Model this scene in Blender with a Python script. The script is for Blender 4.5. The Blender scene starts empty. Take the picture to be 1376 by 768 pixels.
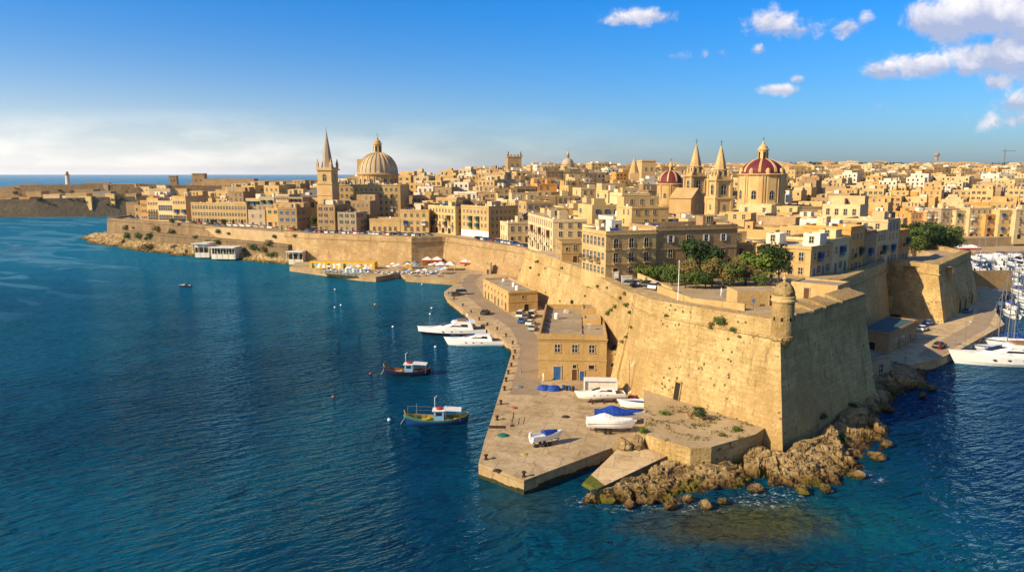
import bpy, math, random
from math import sin, cos, pi, radians, atan2, hypot, sqrt, exp
from mathutils import Vector, noise, Matrix
from mathutils.geometry import delaunay_2d_cdt
random.seed(7)
HAZE = 0.00004
S = bpy.context.scene
COL = S.collection
# ------------------------------------------------------------------ camera
F = 982.0; CX = 688.0; CY = 384.0; HC = 42.0
TH = math.atan(150.0 / F)
cd = bpy.data.cameras.new('camera'); cam = bpy.data.objects.new('camera', cd); COL.objects.link(cam)
cam.location = (0, 0, HC); cam.rotation_euler = (pi / 2 - TH, 0, 0)
cd.sensor_width = 36.0; cd.lens = 36.0 * F / 1376.0
cd.clip_start = 1.0; cd.clip_end = 90000.0
S.camera = cam
def G(px, py, z=0.0):
    """ground point (x, y) seen at a pixel of the 1376x768 photograph, at height z"""
    u = (px - CX) / F; v = (CY - py) / F
    dx, dy, dz = u, cos(TH) + v * sin(TH), -sin(TH) + v * cos(TH)
    t = (z - HC) / dz
    return (dx * t, dy * t)
def PX(x, y, z):
    dz = z - HC
    fw = y * cos(TH) - dz * sin(TH); up = y * sin(TH) + dz * cos(TH)
    if fw < 1: return (-9999, -9999)
    return (CX + F * x / fw, CY - F * up / fw)
# ------------------------------------------------------------------ light
SUN_EL = radians(29); SX, SY = -0.88, -0.44
saz = atan2(SX, SY)                       # azimuth clockwise from +Y
S.view_settings.view_transform = 'Standard'; S.view_settings.look = 'None'
S.view_settings.exposure = 0.70; S.view_settings.gamma = 1.0
sd = bpy.data.lights.new('sun', 'SUN'); so = bpy.data.objects.new('sun', sd); COL.objects.link(so)
sd.energy = 4.6; sd.angle = radians(0.5); sd.color = (1.0, 0.80, 0.51)
h_ = hypot(SX, SY)
sv = Vector((SX / h_ * cos(SUN_EL), SY / h_ * cos(SUN_EL), sin(SUN_EL)))
so.rotation_euler = sv.to_track_quat('Z', 'Y').to_euler()
so.location = (-100, 0, 150)
W = bpy.data.worlds.new('World'); S.world = W; W.use_nodes = True
def build_world():
    nt = W.node_tree; nt.nodes.clear(); N = nt.nodes.new; L = nt.links.new
    def math_(op, a, b=None, c=None, clamp=False):
        n = N('ShaderNodeMath'); n.operation = op; n.use_clamp = clamp
        for i, q in enumerate((a, b, c)):
            if q is None: continue
            if isinstance(q, (int, float)): n.inputs[i].default_value = q
            else: L(q, n.inputs[i])
        return n.outputs[0]
    def mixc(f, a, b):
        n = N('ShaderNodeMix'); n.data_type = 'RGBA'
        for s, q in ((n.inputs[0], f), (n.inputs[6], a), (n.inputs[7], b)):
            if isinstance(q, (int, float)): s.default_value = q
            elif isinstance(q, tuple): s.default_value = q + (1,)
            else: L(q, s)
        return n.outputs[2]
    sky = N('ShaderNodeTexSky'); sky.sky_type = 'NISHITA'; sky.sun_disc = False
    sky.sun_elevation = SUN_EL; sky.sun_rotation = saz; sky.altitude = 50; sky.air_density = 1.0; sky.dust_density = 1.0; sky.ozone_density = 2.5
    hs = N('ShaderNodeHueSaturation'); hs.inputs['Saturation'].default_value = 1.25; hs.inputs['Hue'].default_value = 0.5
    L(sky.outputs[0], hs.inputs['Color'])
    tc = N('ShaderNodeTexCoord'); sp = N('ShaderNodeSeparateXYZ'); L(tc.outputs['Generated'], sp.inputs[0])
    x, y, z = sp.outputs
    yc = math_('MAXIMUM', y, 0.05)
    u = math_('DIVIDE', x, yc); w = math_('DIVIDE', z, yc)
    el = math_('MAXIMUM', z, 0.0)
    # deep blue higher up, pale whitish air at the horizon
    top = N('ShaderNodeMapRange'); L(el, top.inputs[0]); top.inputs[1].default_value = 0.02; top.inputs[2].default_value = 0.26
    col = mixc(top.outputs[0], (0.58, 0.79, 1.14), (0.05, 0.86, 1.50))
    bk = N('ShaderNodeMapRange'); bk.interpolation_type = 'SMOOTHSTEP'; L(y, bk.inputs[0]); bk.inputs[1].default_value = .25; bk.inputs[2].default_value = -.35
    col = mixc(bk.outputs[0], col, (1.15, 1.02, .98))  # unseen sky behind the camera, tint added as warm fill for shaded walls
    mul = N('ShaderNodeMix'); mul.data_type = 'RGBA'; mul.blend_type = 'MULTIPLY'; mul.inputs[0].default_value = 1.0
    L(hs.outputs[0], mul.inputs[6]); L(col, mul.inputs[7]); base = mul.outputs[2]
    # milky horizon on the left
    lf = N('ShaderNodeMapRange'); L(u, lf.inputs[0]); lf.inputs[1].default_value = 0.45; lf.inputs[2].default_value = -0.75; lf.interpolation_type = 'SMOOTHSTEP'
    eh = math_('EXPONENT', math_('MULTIPLY', el, -19.0))
    hz = math_('MULTIPLY', math_('MULTIPLY', lf.outputs[0], 0.92), eh, None, True)
    # low thin cloud bank on the left horizon
    nz = N('ShaderNodeTexNoise'); nz.inputs['Scale'].default_value = 5.0; nz.inputs['Detail'].default_value = 7; nz.inputs['Roughness'].default_value = 0.6
    cb = N('ShaderNodeCombineXYZ'); L(u, cb.inputs[0]); L(math_('MULTIPLY', w, 4.0), cb.inputs[1]); L(cb.outputs[0], nz.inputs['Vector'])
    bank = math_('MULTIPLY', math_('SUBTRACT', 0.088, w), 16.0, None, True)
    bank = math_('MULTIPLY', bank, math_('MULTIPLY', math_('SUBTRACT', nz.outputs[0], 0.44), 5.0, None, True), None, True)
    bank = math_('MULTIPLY', math_('MULTIPLY', bank, lf.outputs[0]), 0.55)
    base = mixc(hz, base, (12.0, 11.6, 11.0))
    base = mixc(bank, base, (12.0, 11.2, 10.2))
    # separate cumulus clouds
    n2 = N('ShaderNodeTexNoise'); n2.inputs['Scale'].default_value = 20.0; n2.inputs['Detail'].default_value = 10; n2.inputs['Roughness'].default_value = 0.66; n2.inputs['Distortion'].default_value = 0.35
    c2 = N('ShaderNodeCombineXYZ'); L(u, c2.inputs[0]); L(math_('MULTIPLY', w, 1.15), c2.inputs[1]); L(c2.outputs[0], n2.inputs['Vector'])
    CL = [(868,22,50,11,.92),(830,27,26,7,.75),(1045,31,46,20,1),(1075,40,40,12,.7),(1140,36,26,14,.95),(1160,25,14,9,.8),(1019,67,12,9,.95),(903,75,20,6,.6),(948,73,7,8,.6),(970,71,12,9,.75),(1052,120,32,7,1.0),(1073,106,11,7,1.0),
          (1265,28,56,30,1.5),(1335,18,90,38,1.7),(1390,40,60,30,1.4),(1188,95,32,14,1.3),(1245,88,56,16,1.2),(1345,76,80,26,1.5),(1300,95,40,10,.8),(1340,110,26,13,1.0),(1366,138,34,18,1.0),(1370,160,50,12,.6),(1225,128,30,5,.4),(1180,141,18,4,.35),(1400,90,50,25,1.2)]
    tot = None; shade = None
    for (px, py, rx, ry, k) in CL:
        uu = (px - CX) / F; vv = (CY - py) / F
        dy = cos(TH) + vv * sin(TH); dz = -sin(TH) + vv * cos(TH)
        u0 = uu / dy; w0 = dz / dy
        du = math_('DIVIDE', math_('SUBTRACT', u, u0), rx / F * 1.12); dw = math_('DIVIDE', math_('SUBTRACT', w, w0), ry / F * 1.2)
        r = math_('SQRT', math_('ADD', math_('MULTIPLY', du, du), math_('MULTIPLY', dw, dw)))
        m = math_('MULTIPLY', math_('SUBTRACT', 1.08, r), k*1.25)
        tot = m if tot is None else math_('SMOOTH_MAX', tot, m, 0.25)
        s = math_('MULTIPLY', dw, math_('MAXIMUM', m, 0.0))
        shade = s if shade is None else math_('ADD', shade, s)
    den = math_('ADD', tot, math_('MULTIPLY', math_('SUBTRACT', n2.outputs[0], 0.54), 3.6))
    mr = N('ShaderNodeMapRange'); mr.interpolation_type = 'SMOOTHSTEP'; L(den, mr.inputs[0]); mr.inputs[1].default_value = 0.0; mr.inputs[2].default_value = 1.0
    front = math_('GREATER_THAN', y, 0.06)
    cm = math_('MULTIPLY', math_('MULTIPLY', mr.outputs[0], front), 0.9)
    sh = math_('ADD', math_('MULTIPLY', shade, 0.9), math_('MULTIPLY', math_('SUBTRACT', n2.outputs[0], 0.40), 2.6), None, True)
    ccol = mixc(sh, (3.9, 4.3, 5.9), (9.6, 8.9, 8.6))
    base = mixc(cm, base, ccol)
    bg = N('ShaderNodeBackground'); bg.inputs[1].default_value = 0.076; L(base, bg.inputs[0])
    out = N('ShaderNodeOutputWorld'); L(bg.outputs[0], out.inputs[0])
    W.cycles.sampling_method = 'MANUAL'; W.cycles.sample_map_resolution = 1024
build_world()
# ------------------------------------------------------------------ mesh builder
class MB:
    def __init__(s): s.v = []; s.f = []; s.m = []; s.uv = {}; s.T = None
    def vert(s, p):
        if s.T: p = s.T(p)
        s.v.append(tuple(p)); return len(s.v) - 1
    def face(s, pts, m=0, uv=None):
        i = [s.vert(p) for p in pts]; s.f.append(i); s.m.append(m)
        if uv: s.uv[len(s.f) - 1] = uv
    def box(s, cx, cy, z0, sx, sy, h, rot=0, m=0, top=None, ts=1.0, bottom=True):
        c, n = cos(rot), sin(rot)
        def q(x, y, k): return (cx + (x * c - y * n) * k, cy + (x * n + y * c) * k, 0)
        b = [q(-sx/2, -sy/2, 1), q(sx/2, -sy/2, 1), q(sx/2, sy/2, 1), q(-sx/2, sy/2, 1)]
        t = [q(-sx/2, -sy/2, ts), q(sx/2, -sy/2, ts), q(sx/2, sy/2, ts), q(-sx/2, sy/2, ts)]
        s.loft([[(p[0], p[1], z0) for p in b], [(p[0], p[1], z0 + h) for p in t]], m, bottom, True, top)
    def bx(s, x0, x1, y0, y1, z0, z1, m=0, top=None): s.box((x0+x1)/2, (y0+y1)/2, z0, x1-x0, y1-y0, z1-z0, 0, m, top)
    def loft(s, rings, m=0, cap0=True, cap1=True, topm=None, closed=True):
        I = [[s.vert(p) for p in r] for r in rings]; n = len(rings[0])
        for a, b in zip(I, I[1:]):
            for k in range(n if closed else n - 1):
                k2 = (k + 1) % n
                s.f.append([a[k], a[k2], b[k2], b[k]]); s.m.append(m)
        if cap0: s.f.append(I[0][::-1]); s.m.append(m)
        if cap1: s.f.append(I[-1]); s.m.append(m if topm is None else topm)
    def lathe(s, cx, cy, prof, n=16, m=0, rot=0, cap=True, sx=1, sy=1):
        s.loft([[(cx + r * sx * cos(rot + 2*pi*k/n), cy + r * sy * sin(rot + 2*pi*k/n), z) for k in range(n)] for (r, z) in prof], m, cap, cap)
    def prism(s, pts, z0, z1, m=0, top=None):
        s.loft([[(p[0], p[1], z0) for p in pts], [(p[0], p[1], z1) for p in pts]], m, True, True, top)
    def bar(s, p, q, r, n=6, m=0, r2=None):
        p = Vector(p); q = Vector(q); d = (q - p)
        if d.length < 1e-6: return
        a = d.normalized().orthogonal().normalized(); b = d.normalized().cross(a); r2 = r if r2 is None else r2
        s.loft([[tuple(p + (a * cos(2*pi*k/n) + b * sin(2*pi*k/n)) * r) for k in range(n)], [tuple(q + (a * cos(2*pi*k/n) + b * sin(2*pi*k/n)) * r2) for k in range(n)]], m)
    def mesh(s, name, mats, smooth=False):
        me = bpy.data.meshes.new(name); me.from_pydata(s.v, [], s.f)
        for m in (mats if isinstance(mats, (list, tuple)) else [mats]): me.materials.append(m)
        me.polygons.foreach_set('material_index', s.m)
        if smooth: me.polygons.foreach_set('use_smooth', [True] * len(s.f))
        if s.uv:
            ul = me.uv_layers.new(name='UVMap')
            for fi, uv in s.uv.items():
                p = me.polygons[fi]
                for k, li in enumerate(p.loop_indices): ul.data[li].uv = uv[k]
        me.update(); return me
    def build(s, name, mats, parent=None, smooth=False, loc=None):
        return ob(name, s.mesh(name, mats, smooth), parent, loc)
def ob(name, me, parent=None, loc=None, rz=0, sc=None):
    o = bpy.data.objects.new(name, me); COL.objects.link(o)
    if parent: o.parent = parent
    if loc is not None: o.location = loc
    if rz: o.rotation_euler = (0, 0, rz)
    if sc is not None: o.scale = sc if isinstance(sc, tuple) else (sc, sc, sc)
    return o
def tag(o, label=None, cat=None, group=None, kind=None):
    if label: o['label'] = label
    if cat: o['category'] = cat
    if group: o['group'] = group
    if kind: o['kind'] = kind
    return o
LAB = []
def lab(o, base, cat, group=None):
    """label that gets an ordinal at the end when several things read the same"""
    LAB.append((o, base)); return tag(o, base, cat, group)
def thing(name, label, cat, loc=(0,0,0), rz=0, group=None, sc=None):
    o = ob(name, None, None, loc, rz, sc); o.empty_display_size = .5
    lab(o, label, cat, group); return o
def kids(o): return list(o.children)
def copy_tree(o, parent=None):
    c = o.copy(); COL.objects.link(c); c.parent = parent
    for ch in kids(o): copy_tree(ch, c)
    return c
def dup(root, loc, rz, label, group=None, sc=None):
    r = copy_tree(root); r.location = loc; r.rotation_euler = (0, 0, rz)
    if sc is not None: r.scale = sc if isinstance(sc, tuple) else (sc,)*3
    LAB.append((r, label)); r['label'] = label
    if group: r['group'] = group
    return r
PROTO_USED = {}
def place(key, make, loc, rz, label, group=None, sc=None):
    """first use moves the prototype itself, later uses copy it"""
    if key not in PROTO_USED:
        o = make(); PROTO_USED[key] = o
        o.location = loc; o.rotation_euler = (0, 0, rz)
        if sc is not None: o.scale = sc if isinstance(sc, tuple) else (sc,)*3
        o['label'] = label; LAB.append((o, label))
        if group: o['group'] = group
        return o
    return dup(PROTO_USED[key], loc, rz, label, group, sc)
def fin_labels():
    from collections import defaultdict
    bpy.context.view_layer.update()
    d = defaultdict(list); seen = set()
    for o, b in LAB[::-1]:
        if o.name in seen: continue
        seen.add(o.name); d[b].append(o)
    num = ['', 'first', 'second', 'third', 'fourth', 'fifth', 'sixth', 'seventh', 'eighth', 'ninth', 'tenth', '11th', '12th', '13th', '14th', '15th', '16th', '17th', '18th', '19th', '20th']
    for b, l in d.items():
        if len(l) == 1: l[0]['label'] = b; continue
        l.sort(key=lambda o: PX(*o.location)[0]); n = len(l)
        for i, o in enumerate(l):
            if i == 0: t = 'leftmost of %d' % n
            elif i == n - 1: t = 'rightmost of %d' % n
            elif i < n / 2: t = '%s from left of %d' % (num[i+1] if i+1 < len(num) else '%dth' % (i+1), n)
            else: t = '%s from right of %d' % (num[n-i] if n-i < len(num) else '%dth' % (n-i), n)
            o['label'] = b + ', ' + t
# ------------------------------------------------------------------ materials
def mat(name, col, rough=0.8, metal=0, spec=0.3, noise_amp=0.0, nscale=1.0, bump=0.0, bscale=3.0, col2=None, trans=0, emit=None, coat=0):
    m = bpy.data.materials.new(name); m.use_nodes = True; nt = m.node_tree; b = nt.nodes['Principled BSDF']
    b.inputs['Base Color'].default_value = tuple(col) + (1,); b.inputs['Roughness'].default_value = rough; b.inputs['Metallic'].default_value = metal
    b.inputs['Specular IOR Level'].default_value = spec
    if coat: b.inputs['Coat Weight'].default_value = coat
    N = nt.nodes.new; L = nt.links.new
    if noise_amp or col2 or bump:
        g = N('ShaderNodeNewGeometry')
    if noise_amp or col2:
        c2 = col2 if col2 else tuple(c * (1 - noise_amp) for c in col)
        n = N('ShaderNodeTexNoise'); n.inputs['Scale'].default_value = nscale; n.inputs['Detail'].default_value = 8; n.inputs['Roughness'].default_value = 0.65
        L(g.outputs['Position'], n.inputs['Vector'])
        r = N('ShaderNodeValToRGB'); r.color_ramp.elements[0].position = .35; r.color_ramp.elements[1].position = .68
        r.color_ramp.elements[0].color = tuple(c2) + (1,); r.color_ramp.elements[1].color = tuple(col) + (1,)
        L(n.outputs[0], r.inputs[0]); L(r.outputs[0], b.inputs['Base Color'])
    if bump:
        n = N('ShaderNodeTexNoise'); n.inputs['Scale'].default_value = bscale; n.inputs['Detail'].default_value = 6
        L(g.outputs['Position'], n.inputs['Vector'])
        bp = N('ShaderNodeBump'); bp.inputs['Strength'].default_value = bump; bp.inputs['Distance'].default_value = 0.3
        L(n.outputs[0], bp.inputs['Height']); L(bp.outputs[0], b.inputs['Normal'])
    return m
def stone(name, c1, c2, c3, courses=0.0, pits=0.0, streak=0.35, bump=0.5, bw=1.1, bh=0.45):
    """limestone: big blotches, fine grain, vertical rain streaks, ashlar courses (from the wall's UV) and erosion pits"""
    m = bpy.data.materials.new(name); m.use_nodes = True; nt = m.node_tree; b = nt.nodes['Principled BSDF']
    N = nt.nodes.new; L = nt.links.new
    b.inputs['Roughness'].default_value = 0.9; b.inputs['Specular IOR Level'].default_value = 0.15
    g = N('ShaderNodeNewGeometry'); pos = g.outputs['Position']
    def noise_(sc, det=6, ro=.6, vec=pos):
        n = N('ShaderNodeTexNoise'); n.inputs['Scale'].default_value = sc; n.inputs['Detail'].default_value = det; n.inputs['Roughness'].default_value = ro
        L(vec, n.inputs['Vector']); return n.outputs[0]
    def mix(f, a, c, bt='MIX'):
        n = N('ShaderNodeMix'); n.data_type = 'RGBA'; n.blend_type = bt
        for s, q in ((n.inputs[0], f), (n.inputs[6], a), (n.inputs[7], c)):
            if isinstance(q, (int, float)): s.default_value = q
            elif isinstance(q, tuple): s.default_value = q + (1,)
            else: L(q, s)
        return n.outputs[2]
    def mr(v, a, c, lo=0.0, hi=1.0):
        n = N('ShaderNodeMapRange'); n.interpolation_type = 'SMOOTHSTEP'; L(v, n.inputs[0])
        for i, q in enumerate((a, c, lo, hi)): n.inputs[i+1].default_value = q
        return n.outputs[0]
    col = mix(mr(noise_(0.16, 8, .7), .38, .62), c1 + (), c2 + ())
    col = mix(mr(noise_(1.3, 8, .75), .45, .72, 0, .75), col, c3 + ())
    sc = N('ShaderNodeMapping'); sc.inputs['Scale'].default_value = (1.1, 1.1, 0.10); L(pos, sc.inputs[0])
    stv = mr(noise_(1.0, 5, .7, sc.outputs[0]), .52, .75, 0, streak)
    col = mix(stv, col, tuple(q * .42 for q in c1))
    oi = N('ShaderNodeObjectInfo'); v = mr(oi.outputs['Random'], 0, 1, .86, 1.12)
    hsv = N('ShaderNodeHueSaturation'); L(v, hsv.inputs['Value']); L(col, hsv.inputs['Color']); col = hsv.outputs[0]
    hgt = noise_(2.2, 10, .7)
    if courses:
        uvn = N('ShaderNodeUVMap'); br = N('ShaderNodeTexBrick'); L(uvn.outputs[0], br.inputs[0])
        br.inputs['Scale'].default_value = 1.0; br.inputs['Brick Width'].default_value = bw; br.inputs['Row Height'].default_value = bh
        br.inputs['Mortar Size'].default_value = .06; br.inputs['Color1'].default_value = (1,1,1,1); br.inputs['Color2'].default_value = (.62,.60,.56,1); br.inputs['Mortar'].default_value = (.55,.5,.45,1)
        wear = mr(noise_(.35, 5, .6), .4, .65, courses * .5, courses)
        col = mix(wear, col, br.outputs[0], 'MULTIPLY')
    if pits:
        col = mix(mr(noise_(.07, 7, .7), .46, .60, 0, .55), col, tuple(q * k for q, k in zip(c3, (1.15, 1.15, 1.1))))
        sm = N('ShaderNodeMapping'); sm.inputs['Scale'].default_value = (.45, .45, .05); L(pos, sm.inputs[0])
        col = mix(mr(noise_(1.0, 7, .75, sm.outputs[0]), .54, .68, 0, .55), col, tuple(q * .5 for q in c3))
        col = mix(mr(noise_(.5, 9, .8), .56, .66, 0, .6), col, tuple(q * 1.18 for q in c2))
        vo = N('ShaderNodeTexVoronoi'); vo.inputs['Scale'].default_value = .95; vo.inputs['Randomness'].default_value = 1; L(pos, vo.inputs['Vector'])
        dn = N('ShaderNodeMath'); dn.operation = 'ADD'; L(vo.outputs['Distance'], dn.inputs[0]); 
        mm = N('ShaderNodeMath'); mm.operation = 'MULTIPLY'; L(noise_(3.0, 4, .6), mm.inputs[0]); mm.inputs[1].default_value = .25; L(mm.outputs[0], dn.inputs[1])
        p = mr(dn.outputs[0], .26, .38, 1, 0)
        sel = mr(noise_(.16, 5, .65), .50, .62)
        pm = N('ShaderNodeMath'); pm.operation = 'MULTIPLY'; L(p, pm.inputs[0]); L(sel, pm.inputs[1])
        pm2 = N('ShaderNodeMath'); pm2.operation = 'MULTIPLY'; L(pm.outputs[0], pm2.inputs[0]); pm2.inputs[1].default_value = pits
        col = mix(pm2.outputs[0], col, tuple(q * .34 for q in c1))
        hh = N('ShaderNodeMath'); hh.operation = 'SUBTRACT'; L(hgt, hh.inputs[0]); L(pm2.outputs[0], hh.inputs[1]); hgt = hh.outputs[0]
    bp = N('ShaderNodeBump'); bp.inputs['Strength'].default_value = bump; bp.inputs['Distance'].default_value = .6 if pits else .25
    L(hgt, bp.inputs['Height']); L(bp.outputs[0], b.inputs['Normal'])
    L(col, b.inputs['Base Color'])
    return m
M = {}
M['wall_big'] = stone('bastion_limestone', (.48,.335,.14), (.62,.455,.215), (.34,.22,.09), courses=.7, pits=.9, streak=.6, bump=.9, bw=1.9, bh=.75)
M['wall_far'] = stone('rampart_limestone', (.40,.27,.13), (.50,.36,.19), (.26,.17,.085), courses=.6, pits=.6, streak=.6, bump=.7, bw=2.4, bh=1.0)
M['wall_sea'] = stone('shaded_sea_wall', (.13,.10,.068), (.19,.145,.095), (.08,.065,.048), courses=.4, pits=.5, streak=.7, bump=.8)  # darker version of the brown rampart stone, the wall's shade put into its colour
M['wall_dark'] = stone('old_brown_rampart', (.22,.155,.085), (.31,.22,.125), (.14,.10,.06), courses=.5, pits=.6, streak=.7, bump=.8)
M['honey'] = stone('honey_stone', (.48,.325,.14), (.56,.40,.19), (.36,.235,.095), streak=.35)
M['ochre'] = stone('ochre_stone', (.45,.29,.115), (.52,.35,.15), (.36,.23,.09), streak=.3)
M['cream'] = stone('cream_stone', (.54,.405,.22), (.61,.48,.28), (.42,.30,.16), streak=.35)
M['brown'] = stone('brown_weathered_stone', (.32,.215,.11), (.39,.27,.145), (.23,.15,.075), streak=.45)
M['white'] = stone('whitewash', (.60,.55,.46), (.68,.63,.54), (.48,.42,.33), streak=.25)
M['orange'] = stone('orange_plaster', (.54,.27,.075), (.60,.33,.11), (.44,.21,.06), streak=.25)
M['grey'] = stone('grey_stone', (.34,.265,.18), (.41,.32,.22), (.25,.19,.125), streak=.45)
M['roof'] = stone('roof_screed', (.33,.26,.17), (.43,.345,.235), (.22,.165,.11), streak=.1, bump=.3)
M['roof_pale'] = stone('pale_roof_membrane', (.50,.46,.39), (.60,.56,.49), (.36,.32,.26), streak=.1, bump=.2)
M['glass'] = mat('window_glass', (.018,.02,.025), .12, spec=.5)
M['dark'] = mat('dark_opening', (.02,.016,.012), .9)
M['frame'] = mat('window_surround', (.48,.37,.22), .85, noise_amp=.3)
M['blue_paint'] = mat('blue_paint', (.03,.13,.36), .5, noise_amp=.3)
M['green_paint'] = mat('green_paint', (.02,.10,.06), .5, noise_amp=.3)
M['brown_paint'] = mat('brown_paint', (.12,.05,.02), .55, noise_amp=.3)
M['white_paint'] = mat('white_paint', (.78,.77,.74), .45, noise_amp=.12)
M['grey_paint'] = mat('grey_paint', (.20,.21,.22), .5, noise_amp=.2)
M['red_paint'] = mat('red_paint', (.42,.035,.02), .5, noise_amp=.2)
M['yellow_paint'] = mat('yellow_paint', (.72,.42,.02), .5, noise_amp=.2)
M['metal'] = mat('galvanised_metal', (.42,.42,.42), .4, .8)
M['rust'] = mat('rusty_iron', (.06,.032,.018), .85, noise_amp=.4)
M['red_dome'] = mat('red_dome_paint', (.15,.022,.03), .65, noise_amp=.25, nscale=.8, bump=.2)
M['bluegreen_roof'] = mat('bluegreen_roof', (.07,.13,.13), .7, noise_amp=.4, nscale=.8)
M['lead'] = mat('slate_roof', (.16,.15,.15), .7, noise_amp=.25)
M['dome_stone'] = stone('weathered_dome_stone', (.36,.29,.215), (.43,.355,.27), (.27,.21,.15), streak=.4)
M['church'] = stone('church_stone', (.50,.33,.145), (.57,.40,.19), (.40,.26,.115), streak=.4)
M['teal_glass'] = mat('teal_glass', (.03,.10,.11), .15, spec=.6)
M['solar'] = mat('solar_panel_blue', (.015,.04,.16), .2, spec=.6)
M['rubber'] = mat('tyre_rubber', (.02,.02,.02), .8)
M['gel'] = mat('white_gelcoat', (.80,.80,.79), .22, spec=.5, noise_amp=.05)
M['navy'] = mat('navy_hull', (.008,.012,.035), .2, spec=.5)
M['teak'] = mat('teak_deck', (.30,.17,.08), .6, noise_amp=.3)
M['canvas_blue'] = mat('blue_tarpaulin', (.012,.06,.36), .6, noise_amp=.3, nscale=2, bump=.6, bscale=2.5)
M['canvas_white'] = mat('white_tarpaulin', (.74,.73,.70), .7, noise_amp=.12, nscale=1.5, bump=.4, bscale=2)
M['luzzu_blue'] = mat('fishing_boat_blue', (.008,.035,.18), .35, spec=.5, noise_amp=.25)
M['luzzu_dark'] = mat('fishing_boat_dark_blue', (.006,.012,.045), .35, spec=.5, noise_amp=.25)
M['luzzu_yellow'] = mat('fishing_boat_yellow', (.50,.34,.05), .45, noise_amp=.2)
M['luzzu_green'] = mat('fishing_boat_green', (.02,.14,.09), .5, noise_amp=.3)
M['luzzu_orange'] = mat('fishing_boat_orange', (.36,.12,.05), .5, noise_amp=.3)
M['cabin_blue'] = mat('cabin_pale_blue', (.20,.42,.68), .5, noise_amp=.15)
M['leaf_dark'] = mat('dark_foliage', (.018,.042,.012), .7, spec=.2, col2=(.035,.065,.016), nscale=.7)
M['leaf_mid'] = mat('green_foliage', (.05,.095,.018), .7, spec=.2, col2=(.09,.12,.025), nscale=.7)
M['leaf_olive'] = mat('olive_foliage', (.13,.115,.030), .7, spec=.2, col2=(.17,.12,.04), nscale=.7)
M['leaf_bright'] = mat('bright_foliage', (.13,.17,.02), .7, spec=.2, col2=(.09,.14,.02), nscale=.7)
M['bark'] = mat('bark', (.09,.06,.04), .9, noise_amp=.4)
M['grass'] = mat('dry_grass', (.11,.12,.03), .9, col2=(.20,.16,.06), nscale=1.5, bump=.5)
M['concrete'] = stone('quay_concrete', (.54,.40,.225), (.62,.48,.29), (.38,.27,.15), streak=.0, bump=.45)
def panels(m, sx, sy, rot, mort, dark):
    nt = m.node_tree; N = nt.nodes.new; L = nt.links.new; b = nt.nodes['Principled BSDF']; src = b.inputs['Base Color'].links[0].from_socket
    g = N('ShaderNodeNewGeometry'); mp = N('ShaderNodeMapping'); mp.inputs['Rotation'].default_value = (0,0,rot); L(g.outputs['Position'], mp.inputs[0])
    br = N('ShaderNodeTexBrick'); L(mp.outputs[0], br.inputs[0]); br.inputs['Scale'].default_value = 1; br.inputs['Brick Width'].default_value = sx; br.inputs['Row Height'].default_value = sy; br.inputs['Mortar Size'].default_value = mort; br.offset = .37
    br.inputs['Color1'].default_value = (1,1,1,1); br.inputs['Color2'].default_value = (.86,.84,.81,1); br.inputs['Mortar'].default_value = (dark,dark,dark,1)
    st = N('ShaderNodeTexNoise'); st.inputs['Scale'].default_value = .33; st.inputs['Detail'].default_value = 10; st.inputs['Roughness'].default_value = .72; st.inputs['Distortion'].default_value = .6; L(g.outputs['Position'], st.inputs['Vector'])
    r = N('ShaderNodeValToRGB'); L(st.outputs[0], r.inputs[0]); e = r.color_ramp.elements; e[0].position = .36; e[0].color = (.60,.56,.50,1); e[1].position = .52; e[1].color = (1,1,1,1)
    for q in (br.outputs[0], r.outputs[0]):
        mx = N('ShaderNodeMix'); mx.data_type = 'RGBA'; mx.blend_type = 'MULTIPLY'; mx.inputs[0].default_value = .85; L(src, mx.inputs[6]); L(q, mx.inputs[7]); src = mx.outputs[2]
    L(src, b.inputs['Base Color'])
panels(M['concrete'], 5.2, 3.4, .25, .05, .45)
M['kerb'] = stone('quay_edge_stone', (.50,.36,.19), (.57,.43,.25), (.38,.26,.13), streak=.0, bump=.4)
panels(M['kerb'], 1.9, 1.9, .25, .04, .5)
M['asphalt'] = stone('worn_road', (.32,.24,.15), (.37,.285,.185), (.23,.17,.11), streak=.0, bump=.2)
M['earth'] = stone('bare_ground', (.36,.26,.145), (.43,.325,.19), (.27,.19,.10), streak=.0, bump=.6)
M['algae'] = mat('algae_green', (.12,.13,.01), .5, noise_amp=.5, nscale=1.5)
M['skin'] = mat('skin', (.42,.24,.16), .6)
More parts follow.
